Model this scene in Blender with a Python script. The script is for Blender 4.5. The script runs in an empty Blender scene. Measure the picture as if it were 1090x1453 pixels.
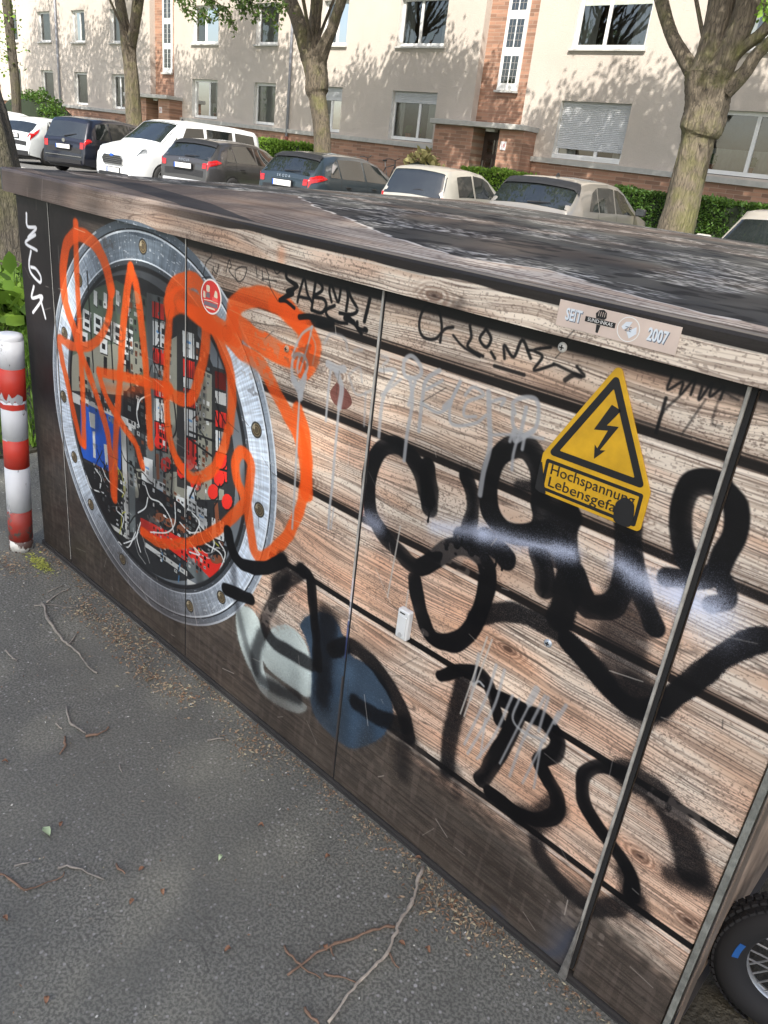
import bpy, bmesh, math, random
import numpy as np
from mathutils import Vector, Matrix
R = math.radians
random.seed(7); RNG = np.random.default_rng(7)
scene = bpy.context.scene
COL = scene.collection
# ------------------------------------------------------------------ camera, sky, sun, exposure
cam_d = bpy.data.cameras.new('camera'); cam = bpy.data.objects.new('camera', cam_d); COL.objects.link(cam)
scene.camera = cam
cam_d.sensor_fit = 'VERTICAL'; cam_d.sensor_height = 36.0; cam_d.lens = 36.0*1095/1453
cam_d.clip_start = 0.05; cam_d.clip_end = 3000
yaw, pitch, roll = R(40.56), R(24.49), R(6.9)
fwd = Vector((-math.sin(yaw)*math.cos(pitch), math.cos(yaw)*math.cos(pitch), -math.sin(pitch)))
rt0 = Vector((math.cos(yaw), math.sin(yaw), 0)); up0 = rt0.cross(fwd)
rt = rt0*math.cos(roll)+up0*math.sin(roll); up = -rt0*math.sin(roll)+up0*math.cos(roll)
M4 = Matrix((rt, up, -fwd)).transposed().to_4x4(); M4.translation = (0, 0, 1.5)
cam.matrix_world = M4
SUN_EL, SUN_AZ = R(46), R(152)      # azimuth clockwise from +Y
to_sun = Vector((math.sin(SUN_AZ)*math.cos(SUN_EL), math.cos(SUN_AZ)*math.cos(SUN_EL), math.sin(SUN_EL)))
world = bpy.data.worlds.new('World'); scene.world = world; world.use_nodes = True
wn = world.node_tree.nodes; bgn = wn['Background']
sky = wn.new('ShaderNodeTexSky'); sky.sky_type = 'NISHITA'; sky.sun_disc = False
sky.sun_elevation = SUN_EL; sky.sun_rotation = SUN_AZ; sky.air_density = 1.0; sky.dust_density = 3.0; sky.ozone_density = 0.8
world.node_tree.links.new(sky.outputs[0], bgn.inputs[0]); bgn.inputs[1].default_value = 0.14
sd = bpy.data.lights.new('sun', 'SUN'); sd.energy = 3.7; sd.angle = R(0.55); sd.color = (1.0, .955, .88)
so = bpy.data.objects.new('sun', sd); COL.objects.link(so)
so.rotation_euler = to_sun.to_track_quat('Z', 'Y').to_euler(); so.location = (10, -20, 30)
scene.view_settings.view_transform = 'Standard'; scene.view_settings.look = 'None'
scene.view_settings.gamma = 1.0; scene.view_settings.use_curve_mapping = False
scene.view_settings.exposure = 1.08
try: scene.cycles.use_denoising = True
except Exception: pass
scene.cycles.max_bounces = 8

# ------------------------------------------------------------------ material helpers
def srgb(r, g, b):
    f = lambda c: (c/255/12.92) if c/255 <= .04045 else ((c/255+.055)/1.055)**2.4
    return (f(r), f(g), f(b), 1)
class NT:
    def __init__(s, name):
        s.m = bpy.data.materials.new(name); s.m.use_nodes = True; s.t = s.m.node_tree; s.n = s.t.nodes
        s.b = s.n['Principled BSDF']
    def new(s, k, **kw):
        n = s.n.new(k)
        for a, v in kw.items():
            if a.startswith('i_'):
                key = a[2:]; key = int(key) if key.isdigit() else key.replace('_', ' ')
                n.inputs[key].default_value = v
            else: setattr(n, a, v)
        return n
    def link(s, a, b): s.t.links.new(a, b)
    def coord(s, kind='Object', scale=(1, 1, 1), rot=(0, 0, 0)):
        c = s.new('ShaderNodeTexCoord'); m = s.new('ShaderNodeMapping')
        m.inputs['Scale'].default_value = scale; m.inputs['Rotation'].default_value = rot
        s.link(c.outputs[kind], m.inputs[0]); return m.outputs[0]
    def noise(s, vec, scale, detail=4, rough=.55, dist=0):
        n = s.new('ShaderNodeTexNoise'); n.inputs['Scale'].default_value = scale; n.inputs['Detail'].default_value = detail
        n.inputs['Roughness'].default_value = rough; n.inputs['Distortion'].default_value = dist
        s.link(vec, n.inputs['Vector']); return n.outputs[0]
    def ramp(s, fac, stops, interp='LINEAR'):
        r = s.new('ShaderNodeValToRGB'); cr = r.color_ramp; cr.interpolation = interp
        while len(cr.elements) < len(stops): cr.elements.new(.5)
        for e, (p, c) in zip(cr.elements, stops):
            e.position = p; e.color = c if len(c) == 4 else (*c, 1)
        s.link(fac, r.inputs[0]); return r.outputs[0]
    def mix(s, fac, a, b, mode='MIX'):
        m = s.new('ShaderNodeMix'); m.data_type = 'RGBA'; m.blend_type = mode
        for v, i in ((fac, 0), (a, 6), (b, 7)):
            if hasattr(v, 'is_output'): s.link(v, m.inputs[i])
            else: m.inputs[i].default_value = v
        return m.outputs[2]
    def bump(s, h, strength=.3, dist=.01, prev=None):
        b = s.new('ShaderNodeBump'); b.inputs['Strength'].default_value = strength; b.inputs['Distance'].default_value = dist
        s.link(h, b.inputs['Height'])
        if prev is not None: s.link(prev, b.inputs['Normal'])
        s.link(b.outputs[0], s.b.inputs['Normal']); return b.outputs[0]
    def set(s, **kw):
        for k, v in kw.items():
            key = k.replace('_', ' ')
            if hasattr(v, 'is_output'): s.link(v, s.b.inputs[key])
            else: s.b.inputs[key].default_value = v
        return s.m
def simple(name, c, rough=.6, metal=0, coat=0, var=.12, scale=8, bump=0, spec=.5):
    t = NT(name); v = t.coord()
    n = t.noise(v, scale, 5)
    c = tuple(c[:3])
    lo = tuple(max(0, x*(1-var)) for x in c); hi = tuple(min(1, x*(1+var)) for x in c)
    t.set(Base_Color=t.ramp(n, [(.3, lo), (.7, hi)]), Roughness=rough, Metallic=metal, Coat_Weight=coat)
    t.b.inputs['Specular IOR Level'].default_value = spec
    if bump: t.bump(t.noise(v, scale*6, 4), bump, .01)
    return t.m
MAT = {}
def M_(name, *a, **k):
    if name not in MAT: MAT[name] = simple(name, *a, **k)
    return MAT[name]

# ------------------------------------------------------------------ mesh helpers
class MB:
    def __init__(s): s.v = []; s.f = []; s.mi = []; s.cur = 0; s.uv = []
    def add(s, vs, fs, uvs=None):
        o = len(s.v); s.v += [tuple(v) for v in vs]
        for f in fs: s.f.append(tuple(i+o for i in f)); s.mi.append(s.cur)
        return s
    def box(s, x0, x1, y0, y1, z0, z1):
        return s.add([(x0,y0,z0),(x1,y0,z0),(x1,y1,z0),(x0,y1,z0),(x0,y0,z1),(x1,y0,z1),(x1,y1,z1),(x0,y1,z1)],
                     [(0,3,2,1),(4,5,6,7),(0,1,5,4),(1,2,6,5),(2,3,7,6),(3,0,4,7)])
    def quad(s, a, b, c, d): return s.add([a, b, c, d], [(0, 1, 2, 3)])
    def prism(s, poly, axis, a0, a1):
        """poly = 2D outline; extruded along axis from a0 to a1"""
        n = len(poly)
        def P(p, a):
            return {'x': (a, p[0], p[1]), 'y': (p[0], a, p[1]), 'z': (p[0], p[1], a)}[axis]
        vs = [P(p, a0) for p in poly]+[P(p, a1) for p in poly]
        fs = [tuple(range(n))[::-1], tuple(range(n, 2*n))]+[(i, (i+1) % n, n+(i+1) % n, n+i) for i in range(n)]
        return s.add(vs, fs)
    def cyl(s, p0, p1, r0, r1=None, n=16, caps=True):
        r1 = r0 if r1 is None else r1
        p0 = Vector(p0); p1 = Vector(p1); d = (p1-p0).normalized()
        a = d.orthogonal().normalized(); b = d.cross(a)
        vs = []
        for p, r in ((p0, r0), (p1, r1)):
            for i in range(n):
                t = 2*math.pi*i/n; vs.append(p+a*(r*math.cos(t))+b*(r*math.sin(t)))
        fs = [(i, (i+1) % n, n+(i+1) % n, n+i) for i in range(n)]
        if caps: fs += [tuple(range(n))[::-1], tuple(range(n, 2*n))]
        return s.add(vs, fs)
    def lathe(s, prof, origin=(0,0,0), axis='z', n=24):
        """prof list of (r, h) ; closed at r=0 ends if given"""
        vs = []; o = Vector(origin)
        for r, h in prof:
            for i in range(n):
                t = 2*math.pi*i/n; c, q = r*math.cos(t), r*math.sin(t)
                vs.append(o+Vector({'z': (c, q, h), 'y': (c, h, q), 'x': (h, c, q)}[axis]))
        m = len(prof)
        fs = [(k*n+i, k*n+(i+1) % n, (k+1)*n+(i+1) % n, (k+1)*n+i) for k in range(m-1) for i in range(n)]
        return s.add(vs, fs)
    def tube(s, pts, rad, n=8, jitter=0, seed=0, cap=True):
        rr = random.Random(seed)
        pts = [Vector(p) for p in pts]; m = len(pts)
        if not hasattr(rad, '__len__'): rad = [rad]*m
        t0 = (pts[1]-pts[0]).normalized(); a = t0.orthogonal().normalized(); vs = []
        for k in range(m):
            t = (pts[min(k+1, m-1)]-pts[max(k-1, 0)]).normalized()
            a = (a-t*a.dot(t)).normalized(); b = t.cross(a)
            for i in range(n):
                q = 2*math.pi*i/n; r = rad[k]*(1+jitter*(rr.random()-.5))
                vs.append(pts[k]+a*(r*math.cos(q))+b*(r*math.sin(q)))
        fs = [(k*n+i, k*n+(i+1) % n, (k+1)*n+(i+1) % n, (k+1)*n+i) for k in range(m-1) for i in range(n)]
        if cap: fs += [tuple(range(n))[::-1], tuple(range((m-1)*n, m*n))]
        return s.add(vs, fs)
    def build(s, name, mats, parent=None, smooth=False, loc=None, bevel=0, seg=2, auto=None):
        me = bpy.data.meshes.new(name); me.from_pydata(s.v, [], s.f)
        if not isinstance(mats, (list, tuple)): mats = [mats]
        for m in mats: me.materials.append(m)
        me.polygons.foreach_set('material_index', s.mi)
        me.update()
        bm = bmesh.new(); bm.from_mesh(me); bmesh.ops.recalc_face_normals(bm, faces=bm.faces) if len(s.f) < 60000 else None
        bm.to_mesh(me); bm.free()
        if smooth: me.polygons.foreach_set('use_smooth', [True]*len(me.polygons))
        o = bpy.data.objects.new(name, me); COL.objects.link(o)
        if parent: o.parent = parent
        if loc: o.location = loc
        if bevel:
            b = o.modifiers.new('bevel', 'BEVEL'); b.width = bevel; b.segments = seg; b.limit_method = 'ANGLE'; b.angle_limit = R(40)
        if smooth and auto:
            pass
        return o
def tag(o, label=None, cat=None, group=None, kind=None):
    if label: o['label'] = label
    if cat: o['category'] = cat
    if group: o['group'] = group
    if kind: o['kind'] = kind
    return o
def empty(name, loc=(0,0,0), rz=0, label=None, cat=None, group=None, kind=None):
    o = bpy.data.objects.new(name, None); COL.objects.link(o); o.empty_display_size = .1
    o.location = loc; o.rotation_euler = (0, 0, rz); tag(o, label, cat, group, kind); return o
def mesh_from_np(name, V, F, mat, parent=None, smooth=False):
    """V (n,3) float, F (m,k) int all same size"""
    me = bpy.data.meshes.new(name); k = F.shape[1]
    me.vertices.add(len(V)); me.vertices.foreach_set('co', V.astype(np.float32).ravel())
    me.loops.add(F.size); me.loops.foreach_set('vertex_index', F.astype(np.int32).ravel())
    me.polygons.add(len(F)); me.polygons.foreach_set('loop_start', np.arange(0, F.size, k, dtype=np.int32))
    try: me.polygons.foreach_set('loop_total', np.full(len(F), k, dtype=np.int32))
    except Exception: pass
    if smooth: me.polygons.foreach_set('use_smooth', [True]*len(F))
    me.materials.append(mat); me.update(calc_edges=True); me.validate()
    o = bpy.data.objects.new(name, me); COL.objects.link(o)
    if parent: o.parent = parent
    return o
def text_mesh(name, s, size, mat, parent, loc, rot=(R(90),0,0), align='CENTER', extrude=.0004, shear=0, bold=0, sx=1):
    c = bpy.data.curves.new(name, 'FONT'); c.body = s; c.size = size; c.align_x = align; c.align_y = 'CENTER'; c.extrude = extrude
    c.shear = shear; c.offset = bold; c.resolution_u = 3; c.materials.append(mat)
    o = bpy.data.objects.new(name, c); COL.objects.link(o); o.location = loc; o.rotation_euler = rot; o.scale = (sx, 1, 1)
    if parent: o.parent = parent
    bpy.context.view_layer.update()
    dg = bpy.context.evaluated_depsgraph_get(); me = bpy.data.meshes.new_from_object(o.evaluated_get(dg)); me.name = name
    o2 = bpy.data.objects.new(name, me); COL.objects.link(o2); o2.location = loc; o2.rotation_euler = rot; o2.scale = (sx, 1, 1); o2.parent = parent
    bpy.data.objects.remove(o); bpy.data.curves.remove(c); o2.name = name
    return o2
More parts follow.
